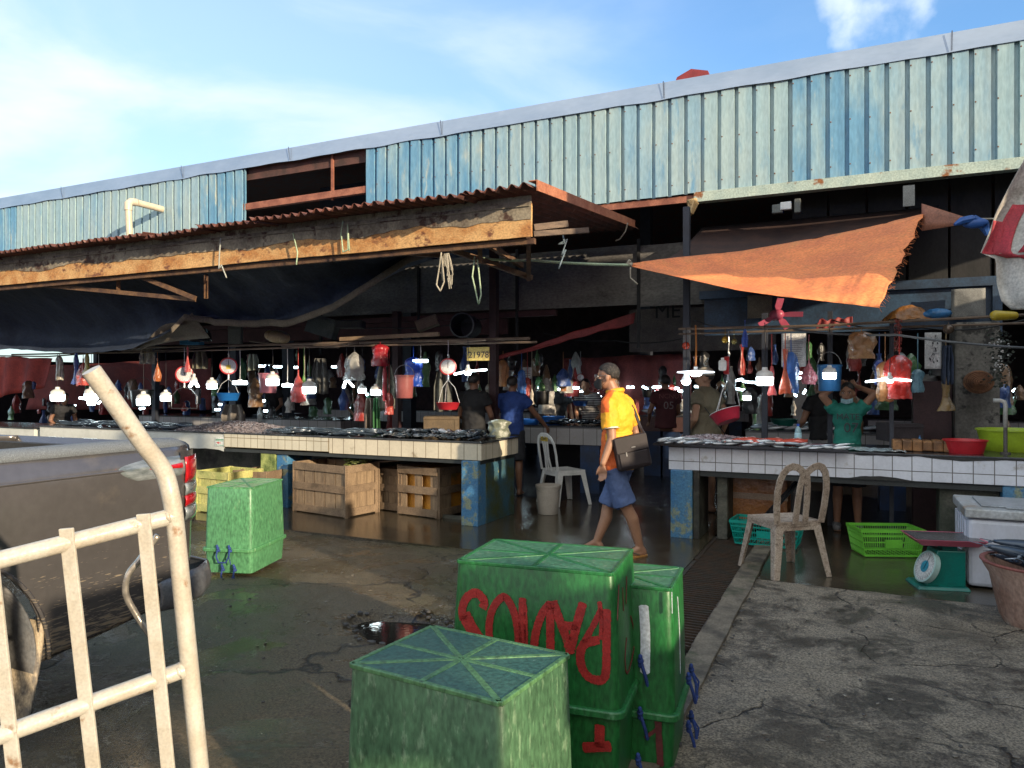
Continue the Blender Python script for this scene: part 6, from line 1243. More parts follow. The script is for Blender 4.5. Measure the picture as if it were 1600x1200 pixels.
def standing(lab, px, yy, H, facing, shirt, lower=None, arms=None, head_px=None, zf=0.0, lean=0.0, **kw):
    """px: pixel column; yy: depth plane; facing: unit vector; arms: dict of overrides as offsets from the body frame (side, front, up in metres)"""
    p = Y(px, 600, yy); p.z = zf; s = H/1.7; f = Vector(facing); f.z = 0; f.normalize(); sd_ = f.cross(V(0, 0, 1))
    def q_(x, y, z): return p+sd_*x*s+f*(y*s+lean*max(0, z-.9)*s)+V(0, 0, z*s)
    J = dict(head=q_(0, .02, 1.585), neck=q_(0, 0, 1.44), sh_l=q_(-.165, 0, 1.39), sh_r=q_(.165, 0, 1.39), el_l=q_(-.24, -.01, 1.10), el_r=q_(.24, -.01, 1.10), wr_l=q_(-.25, .10, .86), wr_r=q_(.25, .10, .86), hip=q_(0, 0, .94),
             hp_l=q_(-.085, 0, .88), hp_r=q_(.085, 0, .88), kn_l=q_(-.10, .02, .48), kn_r=q_(.10, .02, .48), an_l=q_(-.11, 0, .085), an_r=q_(.11, 0, .085))
    for k, v_ in (arms or {}).items(): J[k] = q_(*v_)
    return person(lab, p, H, J, f, shirt, lower or mat('dark_trousers', (.02, .022, .03), rough=.8), **kw)
def cloth(n, c): return mat(n, c, [x*.75 for x in c], rough=.8, sc=6, bump=.3, bsc=80, bdist=.004, grain=.1)
BLS = cloth('black_tee', (.012, .012, .014)); BUS = cloth('blue_tee', (.015, .05, .22)); TAN = cloth('tan_khaki_tee', (.17, .14, .09)); MRN = cloth('maroon_tee', (.07, .012, .015)); GRJ = cloth('green_jersey', (.02, .22, .165)); DKG = cloth('dark_grey_tee', (.03, .03, .032))
work = dict(el_l=(-.24, .06, 1.12), el_r=(.24, .06, 1.12), wr_l=(-.16, .28, .98), wr_r=(.16, .28, .98))
standing('person seen from behind in a black T-shirt beside the yellow number sign', 740, 8.75, 1.66, RGT*.45+FWD, BLS, arms=work, body_m=SKIN2)
standing('person seen from behind in a blue T-shirt beside the one in black', 800, 9.1, 1.62, RGT*.3+FWD, BUS, arms=dict(el_l=(-.26, .05, 1.13), el_r=(.32, .12, 1.16), wr_l=(-.16, .28, .98), wr_r=(.42, .32, .98)), body_m=SKIN2)
standing('person in a dark T-shirt standing behind the hanging lime bucket', 872, 11.4, 1.62, -FWD+RGT*.3, BLS, arms=dict(wr_r=(.22, .2, 1.0)), vis='upper')
STR = mat('striped_tee', (.5, .5, .5), rough=.8, bump=.2)
_t = STR.node_tree; _w = _t.nodes.new('ShaderNodeTexWave'); _w.bands_direction = 'Z'; _w.inputs['Scale'].default_value = 11; _c = _t.nodes.new('ShaderNodeTexCoord'); _r = _t.nodes.new('ShaderNodeValToRGB'); _r.color_ramp.elements[0].position = .45; _r.color_ramp.elements[0].color = (.02, .02, .025, 1); _r.color_ramp.elements[1].position = .55; _r.color_ramp.elements[1].color = (.45, .43, .42, 1)
_t.links.new(_c.outputs['Object'], _w.inputs['Vector']); _t.links.new(_w.outputs[0], _r.inputs[0]); _t.links.new(_r.outputs[0], _t.nodes['Principled BSDF'].inputs['Base Color'])
standing('person in a black and white striped shirt bending behind the walking man', 926, 11.6, 1.6, -FWD-RGT*.5, STR, arms=work, vis='upper', lean=.5)
mr = standing('person in a maroon T-shirt with white print facing the stalls behind the walking man', 1040, 11.2, 1.65, FWD-RGT*.2, MRN, arms=work, vis='upper', body_m=SKIN2)[0]
pp = Y(1045, 634, 10.95); txt('05', .16, pp, R(90), YAW*.4, mat('dim_print', (.16, .12, .12), bump=0), 'shirt_print', mr); txt('NCNU', .10, pp+V(0, 0, .14), R(90), YAW*.4, mat('dim_print_red', (.16, .04, .04), bump=0), 'shirt_print', mr)
# man in a cap, tan shirt
cpq = standing('man in a cream cap and tan T-shirt with a cross strap behind the right counter', 1103, 8.75, 1.70, FWD-RGT*.9, TAN, arms=dict(el_l=(-.30, -.05, 1.12), wr_l=(-.22, .12, .95), el_r=(.28, -.12, 1.14), wr_r=(.34, .0, .92)), torso=1.22, hairstyle='short', headdir=-RGT*.9+FWD*.2, detail=False)
t_, q, MH, MT = cpq; g = MB()
g.lathe([(.001, .098), (.03, .095), (.062, .078), (.084, .045), (.088, .012), (.088, .0)], q(0, -.012, .035), 28, MH, sy=1.16)
g.build('cap', mat('cream_cap', (.50, .44, .36), rough=.8), t_, smooth='all', solid=.005); g = MB(); g.grid(lambda u, v: q(-.07+.14*u, .085+(.07*math.sin(math.pi*u)**.6)*v, .045-.012*v-.012*(2*u-1)**2), 10, 5); g.build('cap_visor', mat('cap_visor', (.4, .34, .28), rough=.8), t_, smooth='all', solid=.006)
g = MB(); a = q(0.02, -.06, -.20); g.tube(smooth_path([D(1098, 632, dep(t_.location)-.17), D(1115, 655, dep(t_.location)-.20), D(1142, 690, dep(t_.location)-.16)]), .016, 8, flat=.35); g.build('cross_strap', BLK, t_, smooth='all')
# girl in the green jersey, arms raised behind her head
gp = standing('girl in a green number 07 jersey with both arms raised behind her head', 1324, 8.4, 1.53, -FWD-RGT*.42, GRJ, lower=cloth('dark_shorts', (.02, .02, .025)), torso=.84, arms=dict(sh_l=(-.135, 0, 1.39), sh_r=(.135, 0, 1.39), el_l=(-.28, .06, 1.58), el_r=(.27, .06, 1.55), wr_l=(-.11, -.12, 1.66), wr_r=(.11, -.12, 1.66)), detail=True, hairstyle='long', voxel=.010, sleeve=.42, headdir=-FWD*.9-RGT*.55)
t_, q, MH, MT = gp
g = MB(); g.grid(lambda u, v: q(math.sin(R(-75+150*u))*.066, .025+math.cos(R(-75+150*u))*(.068), -.125+.05*v+.02*abs(2*u-1)), 16, 5); g.build('chin_mask', mat('pale_mask', (.35, .55, .6), rough=.8), t_, smooth='all', solid=.004)
gx = t_.location; nb_ = (-FWD-RGT*.42).normalized(); sb = nb_.cross(V(0, 0, 1)); ryw = math.atan2(nb_.x, -nb_.y)
c_ = Vector(gx)+nb_*.150; txt('07', .14, V(c_.x, c_.y, 1.07)-sb*.03, R(90), ryw, BLK, 'shirt_number', t_, ex=.012); txt('MATE', .085, V(c_.x, c_.y, 1.185), R(90), ryw, BLK, 'shirt_lettering', t_, ex=.012)
standing('person in a black shirt standing behind the girl in green with a pinkish cap', 1283, 10.0, 1.6, FWD-RGT*.3, BLS, arms=work, body_m=SKIN, vis='upper')
standing('boy with black hair bent low over the white edged counter at the far left', 95, 8.3, 1.36, RGT*.8-FWD*.7, BLS, arms=work, body_m=SKIN2, lean=.35, vis='upper')
standing('dim figure in dark clothes standing behind the hanging pink bucket', 425, 12.5, 1.62, -FWD, DKG, arms=work, vis='upper')
standing('dim figure in dark green deep in the hall left of the hanging number sign', 560, 12.0, 1.62, -FWD+RGT*.4, cloth('dark_green_tee', (.02, .07, .035)), arms=work, vis='upper')
# the pair of legs seen under the right counter belongs to the girl: shoes
for k in (-.11, .11):
    f_ = nb_; c_ = Vector(gx)+sb*k*.93; g = MB(); g.cap(V(c_.x, c_.y, .05)-f_*.02, V(c_.x, c_.y, .045)+f_*.13, .045, .038, 12); g.build('shoe', mat('grey_sneaker', (.12, .12, .13), (.3, .3, .3), rough=.7, sc=20), t_, smooth='all')
# ------------------------------------------------------------------ rails the goods hang from
def scl(p): return dep(p)/FPX          # metres per photo pixel at a point
ZR = 2.0
g = MB(); g.tube([(-13, 7.75, ZR+.02), (-9, 7.73, ZR), (-6, 7.76, ZR+.015), (-3.3, 7.75, ZR)], .014, 6); g.tube([(-11.5, 8.05, ZR+.1), (-3.5, 8.0, ZR+.06)], .02, 6)
tag(g.build('hanging_rail', WOOD, loc=(-8, 7.75, ZR)), 'thin wooden rail over the left counter that lamps and bags hang from', 'rail')
g = MB(); g.tube([Y(1060, 514, 7.8), Y(1280, 509, 7.75), Y(1600, 492, 7.7)], .014, 6); g.tube([Y(1060, 522, 8.0), Y(1600, 505, 8.0)], .012, 6); tag(g.build('hanging_rail', WOOD, loc=Y(1300, 508, 7.8)), 'thin rail over the right counter that lamps and bags hang from', 'rail')
cable('electric_cable', [Y(1240, 515, 7.5), Y(1400, 523, 7.45), Y(1640, 545, 7.4)], .011, mat('grey_cable', (.10, .105, .11), rough=.5), 'grey cable running down to the right across the stall front', 'cable', .02)
g = MB(); a, b_ = Y(532, 530, 8.0), Y(686, 522, 8.0); g.beam(a, b_, .05, .05); tag(g.build('timber_pole', mat('pale_timber', (.30, .2, .12)), loc=a), 'pale timber lying level above the hanging red and maroon goods', 'timber')
for (p1, p2, lb) in (((480, 470), (745, 478), 'upper'), ((345, 551), (560, 538), 'lower')): pass
g = MB()
for (x0, y0, x1, y1, yy) in ((190, 548, 350, 540, 7.9), (440, 540, 560, 536, 7.9), (560, 540, 760, 531, 7.9), (390, 533, 530, 543, 8.2), (0, 556, 150, 552, 8)):
    g.tube([Y(x0, y0, yy), Y((x0+x1)/2, (y0+y1)/2+3, yy), Y(x1, y1, yy)], .012, 5)
tag(g.build('branch_rail', WOOD, loc=Y(350, 545, 7.9)), 'crooked sticks tied along the left stall front under the tarpaulin', 'stick', kind='stuff')

# ------------------------------------------------------------------ lamps
def cord_up(g, p, z1, r=.004): g.tube([p, p+V(.006, 0, (z1-p.z)*.5), V(p.x, p.y, max(z1, p.z+.05))], r, 5)
def bulb(px, py, yy, w, lab, tall=1.0, kind='capsule', group=None, glow=None):
    c = Y(px, py, yy); r = w/2*scl(c); t = thing('led_bulb', lab, 'lamp', c, group)
    g = MB()
    if kind == 'capsule': pr = [(.001, -.95*tall), (.82, -.95*tall), (.97, -.82*tall), (1.0, .05)]; pb = [(1.0, .05), (1.0, .45), (.78, .72), (.36, .9), (.30, 1.25), (.001, 1.25)]
    elif kind == 'tiered': pr = [(.001, -1.7), (.5, -1.7), (.62, -1.4), (.66, -.95), (.95, -.85), (1, -.6), (1, .1)]; pb = [(1.0, .1), (1.0, .5), (.8, .75), (.36, .9), (.30, 1.25), (.001, 1.25)]
    else: pr = [(.001, -.95), (.5, -.85), (.85, -.55), (1.0, 0), (.98, .1)]; pb = [(.98, .1), (.85, .5), (.5, 1.1), (.42, 1.6), (.001, 1.6)]
    g.lathe([(a*r, b*r) for a, b in pr], c, 18); g.build('glow', glow or GLOW, t, smooth=True)
    g = MB(); g.lathe([(a*r, b*r) for a, b in pb], c, 18); g.build('base', WHP, t, smooth=True)
    g = MB(); cord_up(g, c+V(0, 0, 1.2*r), ZR+(.1 if px > 1000 else 0)); g.build('cord', WIRE, t); return t
bulb(90, 617, 7.6, 20, 'capsule LED bulb hanging under the small white bag at the far left')
bulb(143, 616, 7.6, 20, 'two-tiered LED bulb hanging below the blue and red bags at the left', kind='tiered')
bulb(224, 624, 7.5, 20, 'LED bulb glowing in front of the lime green hanging bucket')
bulb(259, 619, 7.7, 16, 'LED bulb hanging left of the leftmost dial scale')
bulb(331, 600, 7.8, 16, 'LED bulb hanging just left of the dial scale with the yellow sticker')
bulb(426, 593, 7.6, 20, 'LED bulb in front of the pink hanging bucket')
bulb(483, 605, 7.6, 21, 'LED bulb right beside the red and green knotted bags')
bulb(566, 608, 7.9, 13, 'smaller of the two adjacent LED bulbs left of the maroon bucket')
bulb(587, 610, 7.8, 16, 'bigger of the two adjacent LED bulbs left of the maroon bucket')
bulb(774, 620, 9.3, 13, 'LED bulb between the persons in black and in blue')
bulb(1072, 595, 7.6, 15, 'round pear-shaped LED bulb under the left end of the disc lamp', kind='pear')
bulb(1195, 590, 7.3, 26, 'largest LED bulb, blazing next to the orange and blue raincoats')
bulb(1296, 583, 7.6, 20, 'LED bulb in front of the blue square bucket above the girl')
bulb(1167, 619, 8.6, 13, 'small LED bulb behind the tilted red basin')
def tube_lamp(px, py, yy, w, lab, ang=0.0, h=4.5, glow=None, group=None, cord=True):
    c = Y(px, py, yy); s = scl(c); L_ = w*s; t = thing('tube_lamp', lab, 'lamp', c, group); ax = (RGT*math.cos(ang)+V(0, 0, math.sin(ang))).normalized()
    g = MB(); g.tube([c-ax*L_/2, c-ax*L_*.47, c+ax*L_*.47, c+ax*L_/2], [h*s*.25, h*s*.5, h*s*.5, h*s*.25], 8); g.build('glow', glow or GLOW, t, smooth='all')
    g = MB(); g.box(c+V(0, 0, h*s*.62), (L_*.25, .03, h*s*.5), YAW); 
    if cord: cord_up(g, c+V(0, 0, h*s*.6), ZR)
    g.build('holder', WHP if cord else WIRE, t); return t
tube_lamp(154, 590, 7.9, 22, 'short tube lamp behind the tip of the hand truck pipe')
tube_lamp(375, 598, 7.8, 23, 'oval tube lamp right of the dial scale with the yellow sticker', h=6)
tube_lamp(449, 602, 7.8, 17, 'oval tube lamp between the pink bucket and the red bag', h=5)
tube_lamp(657, 564, 7.8, 24, 'short tube lamp over the blue bag', h=5)
def blade_lamp(px, py, yy, w, angs, lab, dome=True, group=None, glow=None):
    c = Y(px, py, yy); s = scl(c); t = thing('folding_lamp', lab, 'lamp', c, group)
    for a, e_, k in angs:
        d_ = (RGT*math.cos(a)+FWD*math.sin(a)+V(0, 0, e_)).normalized(); g = MB(); L_ = w*s/2*k
        g.beam(c+d_*L_*.18, c+d_*L_, 8*s, 3.0*s); g.build('blade', glow or GLOW, t, bevel=1.2*s)
    g = MB(); g.lathe([(.001, -5*s), (4*s, -4*s), (6*s, 0)], c+V(0, 0, -2*s), 14)
    if dome: g.build('dome', GLOW, t, smooth=True)
    g = MB(); g.lathe([(6*s, -1*s), (4*s, 4*s), (2.4*s, 5*s), (2.4*s, 10*s), (.001, 10*s)], c, 12); g.build('hub', WHP, t, smooth=True); g = MB(); cord_up(g, c+V(0, 0, 9*s), ZR+.05); g.build('cord', WIRE, t); return t
blade_lamp(731, 580, 7.7, 60, ((0.1, .08, 1.0), (math.pi-.2, -.22, .75), (1.8, 0, .6)), 'bluish white folding lamp hanging right of the red hanging dial scale')
blade_lamp(1390, 592, 7.5, 66, ((0, -.08, 1.0), (math.pi, -.12, 1.12), (1.7, 0, .5)), 'white two-winged folding lamp in front of the big red bag')
t = blade_lamp(303, 594, 7.7, 16, ((0, -1.6, 1.6), (math.pi, -1.6, 1.6)), 'folding lamp with its panels hanging down by the empty scale frame', dome=False)
blade_lamp(541, 592, 7.8, 16, ((0.3, -1.1, 2.2), (math.pi, -3.2, 1.9)), 'folding lamp with drooping panels under the pale hanging bag', dome=False)
# disc lamp
c = Y(1087, 581, 7.6); s = scl(c); t = thing('disc_lamp', 'wide flat disc lamp hanging at the left end of the right stall', 'lamp', c)
g = MB(); g.lathe([(.001, 2.4*s), (12*s, 2*s), (28*s, .5*s), (29*s, -1*s), (27*s, -1.8*s), (10*s, -1.6*s), (.001, -1.6*s)], c, 32); g.build('disc', mat('lamp_soft', (.8, .8, .78), emit=1.3, ecol=(.8, .9, 1), bump=0), t, smooth=True)
g = MB(); g.lathe([(10*s, -1.7*s), (9*s, -5*s), (5*s, -7*s), (.001, -7.4*s)], c, 20); g.build('glow', GLOW, t, smooth=True); g = MB(); g.lathe([(7*s, 2*s), (3*s, 4*s), (3*s, 8*s), (.001, 8*s)], c, 14); g.build('hub', WHP, t, smooth=True)
g = MB(); cord_up(g, c+V(0, 0, 8*s), ZR+.12, .009); g.build('cord', mat('orange_cord', (.35, .12, .02)), t)
# far lamps in the depth of the hall, plus tubes standing in for daylight gaps
far = [(850, 604, 11, 20, .25), (868, 607, 11, 16, -.25), (893, 606, 11, 24, 0), (905, 612, 11.5, 20, .1), (885, 614, 12, 16, -.05), (914, 618, 12, 12, .2), (838, 612, 12, 12, 0), (1008, 606, 12, 10, -.5), (1032, 604, 12, 26, .1), (1050, 606, 12.5, 22, -.1), (1030, 611, 13, 14, .2), (1066, 611, 13, 14, .05),
       (1090, 604, 13, 10, 0), (1092, 612, 13, 18, .1), (1088, 620, 13, 16, -.05), (1148, 595, 9.8, 26, .2), (1172, 597, 9.8, 24, -.1), (1160, 609, 11, 26, -.15), (1142, 600, 11, 14, .3), (1246, 583, 10.5, 14, .1), (1252, 590, 11, 9, .3), (1240, 616, 11, 12, -.5), (1257, 612, 11, 8, 1.1), (1262, 624, 11, 8, .9),
       (1587, 608, 9.5, 12, .6), (1595, 618, 9.5, 12, -.5), (410, 572, 14, 22, 0), (437, 573, 14, 20, 0), (462, 574, 15, 8, 0), (498, 571, 14, 16, 0), (524, 573, 15, 12, 0), (545, 624, 12, 12, .2), (560, 620, 12, 10, .1), (572, 617, 12, 8, .3), (562, 633, 13, 14, .1), (548, 638, 13, 8, 0),
       (410, 627, 10, 9, .3), (340, 640, 10, 8, 0), (344, 632, 10, 5, 0), (415, 642, 10, 6, 0), (700, 620, 10, 6, 1.4), (127, 622, 11, 6, 0), (116, 635, 11, 6, 1), (170, 620, 10, 6, .8), (222, 638, 10, 8, .2), (155, 629, 10.5, 5, .6), (936, 622, 12, 10, .9), (932, 616, 12, 8, .3), (1402, 620, 10, 10, .2), (1440, 614, 10, 8, 1.2), (580, 640, 14, 6, 0), (640, 600, 13, 8, 0), (1170, 770-160, 12, 8, 0), (955, 607, 13, 10, 0), (985, 605, 13, 12, 0), (820, 600, 14, 8, 0)]
for i, (x, y, yy, w_, an) in enumerate(far):
    tube_lamp(x, y, yy, w_, 'small cool white tube glowing deep inside the dark hall, for lamps and daylight gaps', an, 3.6, GLOWF, 'far lamps inside the hall', cord=False)

# ------------------------------------------------------------------ bags, buckets, scales hanging at the front
def bag(px, py, w, h, yy, c, cname, lab, neck=.35, seed=None, flat=.6, group=None, hang=True):
    sty = int(px*7+py) % 3; top = Y(px, py, yy); s = scl(top); sd = seed if seed is not None else px*.37; g = MB(); W = w/2*s; H = h*s; n = 30; prof = []
    def f(u, v):
        z = top.z-H*v; a = 2*math.pi*u; k = (.10+.9*min(1, max(0, (v-neck*.5)/(neck+.15)))**.8) if v < .8 else 1-.10*((v-.8)/.2)**2
        if sty == 1: k = (.30+.70*min(1, v/.16)**.6)*(1-.12*abs(math.sin(v*4+sd)))
        if sty == 2: k = .22+.6*min(1, max(0, v-.1)/.8)**1.3+.18*math.sin(v*7+sd)
        k *= 1+.30*noise.noise(Vector((math.cos(a)*2.0, math.sin(a)*2.0+sd, v*3.2)))+.16*noise.noise(Vector((math.cos(a)*5, math.sin(a)*5, sd+v*5)))+.05*math.cos(9*a+sd+v*2); zz = z+(.05*H*noise.noise(Vector((math.cos(a)*2, math.sin(a)*2, sd))) if v > .95 else 0)
        return V(top.x, top.y, 0)+RGT*math.cos(a)*W*k+FWD*math.sin(a)*W*flat*k+V(0, 0, zz)
    g.grid(f, n, 16); g.tube([V(top.x, top.y, top.z), V(top.x, top.y, max(ZR, top.z+.03))], .005, 5) if hang else None
    o = g.build('plastic_bag', filmy(cname, c), smooth='all', loc=top); return tag(o, lab, 'bag', group)
bag(93, 556, 12, 38, 7.7, (.45, .40, .32), 'film_cream', 'small cream cloth bundle hanging above the far left bulb')
bag(119, 552, 16, 48, 7.7, (.03, .07, .35), 'film_blue', 'blue bag in the trio of bags left of the hand truck pipe')
bag(130, 560, 22, 42, 7.65, (.5, .07, .05), 'film_red', 'red bag behind the yellow one left of the hand truck pipe')
bag(136, 553, 16, 32, 7.55, (.5, .42, .1), 'film_yellow', 'small yellow bag in the trio of bags left of the hand truck pipe')
bag(246, 560, 13, 36, 7.7, (.5, .14, .03), 'film_orange', 'orange bag knotted on the post by the lime bucket')
bag(293, 543, 10, 38, 7.55, (.6, .08, .07), 'film_coral', 'coral red net strip hanging over the leftmost dial scale', neck=.6)
bag(466, 578, 24, 50, 7.55, (.65, .09, .07), 'film_coral', 'coral red knotted bag beside the bright bulb')
bag(475, 578, 10, 38, 7.6, (.12, .35, .06), 'film_green', 'narrow green bag tied next to the coral red one')
bag(476, 603, 14, 30, 7.6, (.55, .52, .44), 'film_cream', 'cream bag end hanging below the bulb by the coral red bag')
bag(594, 538, 26, 34, 7.7, (.42, .02, .03), 'film_red2', 'crimson bag hanging near the pale timber')
bag(601, 566, 7, 60, 7.75, (.4, .03, .03), 'film_red2', 'thin dark red strip hanging below the crimson bag', neck=.1)
bag(608, 614, 14, 34, 7.9, (.45, .05, .04), 'film_red', 'red bag end hanging low left of the maroon bucket')
bag(646, 558, 28, 46, 7.8, (.015, .08, .5), 'film_blue2', 'bright blue bag hanging under the short tube lamp')
bag(554, 550, 28, 44, 7.8, (.36, .36, .34), 'film_grey', 'pale grey bag hanging above the drooping folding lamp', neck=.05)
bag(1227, 545, 20, 70, 7.4, (.62, .09, .03), 'film_orange2', 'orange raincoat hanging on the right stall', neck=.25)
bag(1236, 550, 24, 64, 7.45, (.03, .16, .55), 'film_blue3', 'bright blue raincoat hanging beside the orange one', neck=.25)
bag(1264, 560, 22, 40, 7.7, (.45, .13, .16), 'film_pink', 'pinkish bag hanging left of the blue square bucket')
bag(1206, 572, 16, 45, 7.45, (.5, .14, .1), 'film_coral', 'red bag right behind the largest bulb')
bag(1405, 555, 40, 68, 7.6, (.55, .03, .02), 'film_scarlet', 'big scarlet bag hanging behind the two-winged lamp')
bag(1383, 565, 26, 62, 7.65, (.50, .22, .08), 'film_tan', 'orange tan bag hanging left of the big scarlet bag')
bag(1374, 562, 14, 40, 7.7, (.04, .10, .35), 'film_blue', 'blue bag edge left of the scarlet bag')
bag(1346, 518, 42, 42, 7.5, (.33, .17, .07), 'film_brown', 'brown paper-like bag hanging from the cable', neck=.15)
bag(1478, 588, 28, 54, 7.9, (.25, .16, .06), 'film_olive', 'olive brown bag hanging against the grey pillar', neck=.4)
bag(1434, 577, 18, 36, 7.9, (.15, .32, .42), 'film_pale_blue', 'pale blue bag hanging right of the scarlet bag')
bag(1164, 500, 12, 42, 7.8, (.03, .15, .4), 'film_blue2', 'blue bag under the beige square board', hang=False)
bag(880, 575, 10, 36, 10.2, (.3, .18, .05), 'film_tan', 'yellowish bag hanging in front of the walking man\'s face')
bag(815, 578, 14, 40, 9.6, (.04, .13, .42), 'film_blue3', 'blue bag hanging right behind the person in the blue T-shirt')
bag(824, 590, 12, 46, 9.7, (.4, .05, .05), 'film_red', 'red bag hanging next to the calendar sheet')
bag(831, 608, 10, 24, 9.5, (.45, .42, .36), 'film_cream', 'cream bag hanging left of the lime back bucket')
bag(786, 562, 18, 42, 9.6, (.35, .14, .05), 'film_tan', 'tan bag hanging above the bulb between the two workers')
bag(763, 600, 8, 32, 9.2, (.5, .4, .36), 'film_cream', 'pale cloth hanging left of the bulb between the workers')
p = Y(1420, 500, 7.9); g = MB(); g.grid(lambda u, v: p+RGT*((u-.5)*.42)+FWD*((v-.5)*.2)+V(0, 0, .14*math.sin(math.pi*u)**.7*math.sin(math.pi*v)**.5+.02*nz(u*6, v*6, 1)), 16, 10); tag(g.build('plastic_bag', filmy('film_amber', (.42, .18, .05)), smooth='all', loc=p), 'amber brown bag lying on top of the rail over the big scarlet bag', 'bag')
p = Y(1465, 490, 7.9); g = MB(); g.ell(p, (.12, .07, .05), n=12, k=7); g.ell(p+V(-.08, 0, -.01), (.07, .05, .035)); tag(g.build('plastic_bag', filmy('film_sky', (.05, .22, .5)), smooth='all', loc=p), 'crumpled sky blue bag tucked behind the rail near the grey square board', 'bag')
p = Y(1570, 493, 7.6); g = MB(); g.cap(p-RGT*.08, p+RGT*.08, .045, .035); tag(g.build('plastic_bottle', plastic('yellow_jug', (.5, .36, .03)), smooth='all', loc=p), 'yellow plastic container lying on the rail at the right edge', 'container')
def hb(px, py, w, h, yy, c, nm, lab, **k):
    b0 = Y(px, py+h, yy); s = scl(b0); bucket(lab, b0, w/2*s, h*s, c, nm, handle=k.pop('handle', .14)*1.0, **k)
    g = MB(); g.tube([b0+V(0, 0, h*s+.12), V(b0.x, b0.y, max(ZR+.05, b0.z+h*s+.15))], .004, 5); return b0
hb(222, 609, 34, 27, 7.75, (.18, .55, .05), 'lime_bucket', 'lime green hanging bucket with a tall looped handle behind a bulb', handle=.20, k=.85, hm=plastic('lime_bucket', (0, 0, 0)))
hb(419, 583, 30, 31, 7.9, (.30, .10, .12), 'pink_bucket', 'dusky pink hanging bucket partly behind a bulb')
hb(632, 586, 30, 36, 7.7, (.28, .085, .08), 'maroon_bucket', 'reddish brown hanging bucket with pleated sides', k=.84)
hb(847, 611, 23, 21, 9.9, (.14, .5, .04), 'lime_bucket', 'lime green square bucket hanging over the back counter', k=.9)
hb(1296, 570, 36, 41, 7.9, (.02, .10, .24), 'blue_bucket', 'dark blue square bucket hanging behind the bulb above the girl', k=.88)
hb(885, 614, 18, 10, 12, (.12, .35, .06), 'lime_bucket', 'dim green tub hanging deeper behind the blue tub', handle=.05)
hb(1011, 608, 16, 13, 12, (.12, .3, .05), 'lime_bucket', 'small green bucket hanging deep right of the walking man', handle=.05)
bag(1027, 605, 12, 16, 12, (.5, .12, .08), 'film_coral', 'small coral bag beside the small deep green bucket', hang=False)
# dial scales
def dial(px, py, r, yy, lab, face_dir=None, pan=None, sticker=False, panw=20, pandy=40, panc=(.4, .02, .03), pann='red_pan', tiltpan=0.0, frame=False):
    c = Y(px, py, yy); s = scl(c); rr = r*s; t = thing('hanging_scale', lab, 'scale', c); n_ = Vector(face_dir) if face_dir is not None else (CAM-c); n_.z = 0; n_.normalize(); M3 = n_.to_track_quat('Z', 'Y').to_matrix()
    RD = plastic('scale_red', (.40, .025, .03), rough=.3)
    g = MB(); g.lathe([(.001, -.55*rr), (.9*rr, -.5*rr), (rr, -.35*rr), (1.02*rr, .1*rr), (.86*rr, .14*rr)], c, 28, M3); g.build('housing', RD, t, smooth=True)
    g = MB(); g.lathe([(.87*rr, .11*rr), (.001, .115*rr)], c, 28, M3); fc_ = g.build('dial_face', mat('scale_face', (.55, .53, .52), rough=.2, bump=0), t)
    g = MB()
    for i in range(20): a = 2*math.pi*i/20; g.beam(c+M3 @ V(.66*rr*math.cos(a), .66*rr*math.sin(a), .125*rr), c+M3 @ V(.80*rr*math.cos(a), .80*rr*math.sin(a), .125*rr), .05*rr, .01*rr)
    g.beam(c+M3 @ V(0, -.2*rr, .14*rr), c+M3 @ V(0, .62*rr, .14*rr), .07*rr, .02*rr); g.build('dial_mark', BLK, t)
    if sticker: g = MB(); g.box(c+M3 @ V(0, -.12*rr, .15*rr), (.5*rr, .02*rr, .5*rr), math.atan2(n_.y, n_.x)+math.pi/2); g.build('yellow_sticker', mat('yellow_sticker', (.6, .45, .05)), t)
    g = MB(); g.tube([c+V(0, 0, rr), c+V(.01, 0, rr*1.25), c+V(0, 0, rr*1.5)], .012, 6); cord_up(g, c+V(0, 0, rr*1.4), ZR+.05, .005); g.build('hanging_hook', STEEL, t); g = MB(); g.tube([c-V(0, 0, rr*.9), c-V(0, 0, rr*1.6)], .014, 6); g.build('lower_hook', STEEL, t)
    if frame: 
        g = MB(); b_ = c-V(0, 0, rr*1.5); w_ = frame*s; h_ = pandy*s-rr*1.5; g.tube([b_, b_+RGT*w_*.55-V(0, 0, h_*.12), b_+RGT*w_-V(0, 0, h_*.45), b_+RGT*w_-V(0, 0, h_), b_-RGT*w_-V(0, 0, h_), b_-RGT*w_-V(0, 0, h_*.45), b_-RGT*w_*.55-V(0, 0, h_*.12), b_], .005, 5); g.build('wire_frame', STEEL, t)
    if pan:
        pc = c-V(0, 0, pandy*s); pw = panw*s; MP = Matrix.Rotation(tiltpan, 3, FWD) @ Matrix.Rotation(-.30 if tiltpan else 0, 3, RGT); h_ = pan*s
        g = MB(); g.lathe([(.001, 0), (pw*.72, 0), (pw*.8, h_*.2), (pw*.97, h_*.93), (pw*1.03, h_), (pw*.95, h_*.97), (pw*.76, h_*.22), (.001, h_*.12)], pc, 32, MP); g.build('pan', plastic(pann, panc), t, smooth=True)
        g = MB(); b_ = c-V(0, 0, rr*1.55)
        for a in (R(10), R(135), R(250)): e_ = pc+MP @ V(pw*math.cos(a), pw*math.sin(a), h_); g.tube([b_, b_.lerp(e_, .35)+V(math.cos(a), math.sin(a), 0)*pw*.25, e_], .0035, 5)
        if tiltpan: g.lathe([(pw*1.02, h_*.98), (pw*1.05, h_), (pw*1.02, h_*1.04)], pc, 32, MP)
        g.build('hanger_wire', mat('white_wire', (.5, .5, .5), bump=0), t)
    return t
dial(288, 585, 13, 7.65, 'leftmost hanging dial scale, with an empty wire frame below it', pandy=53, frame=20)
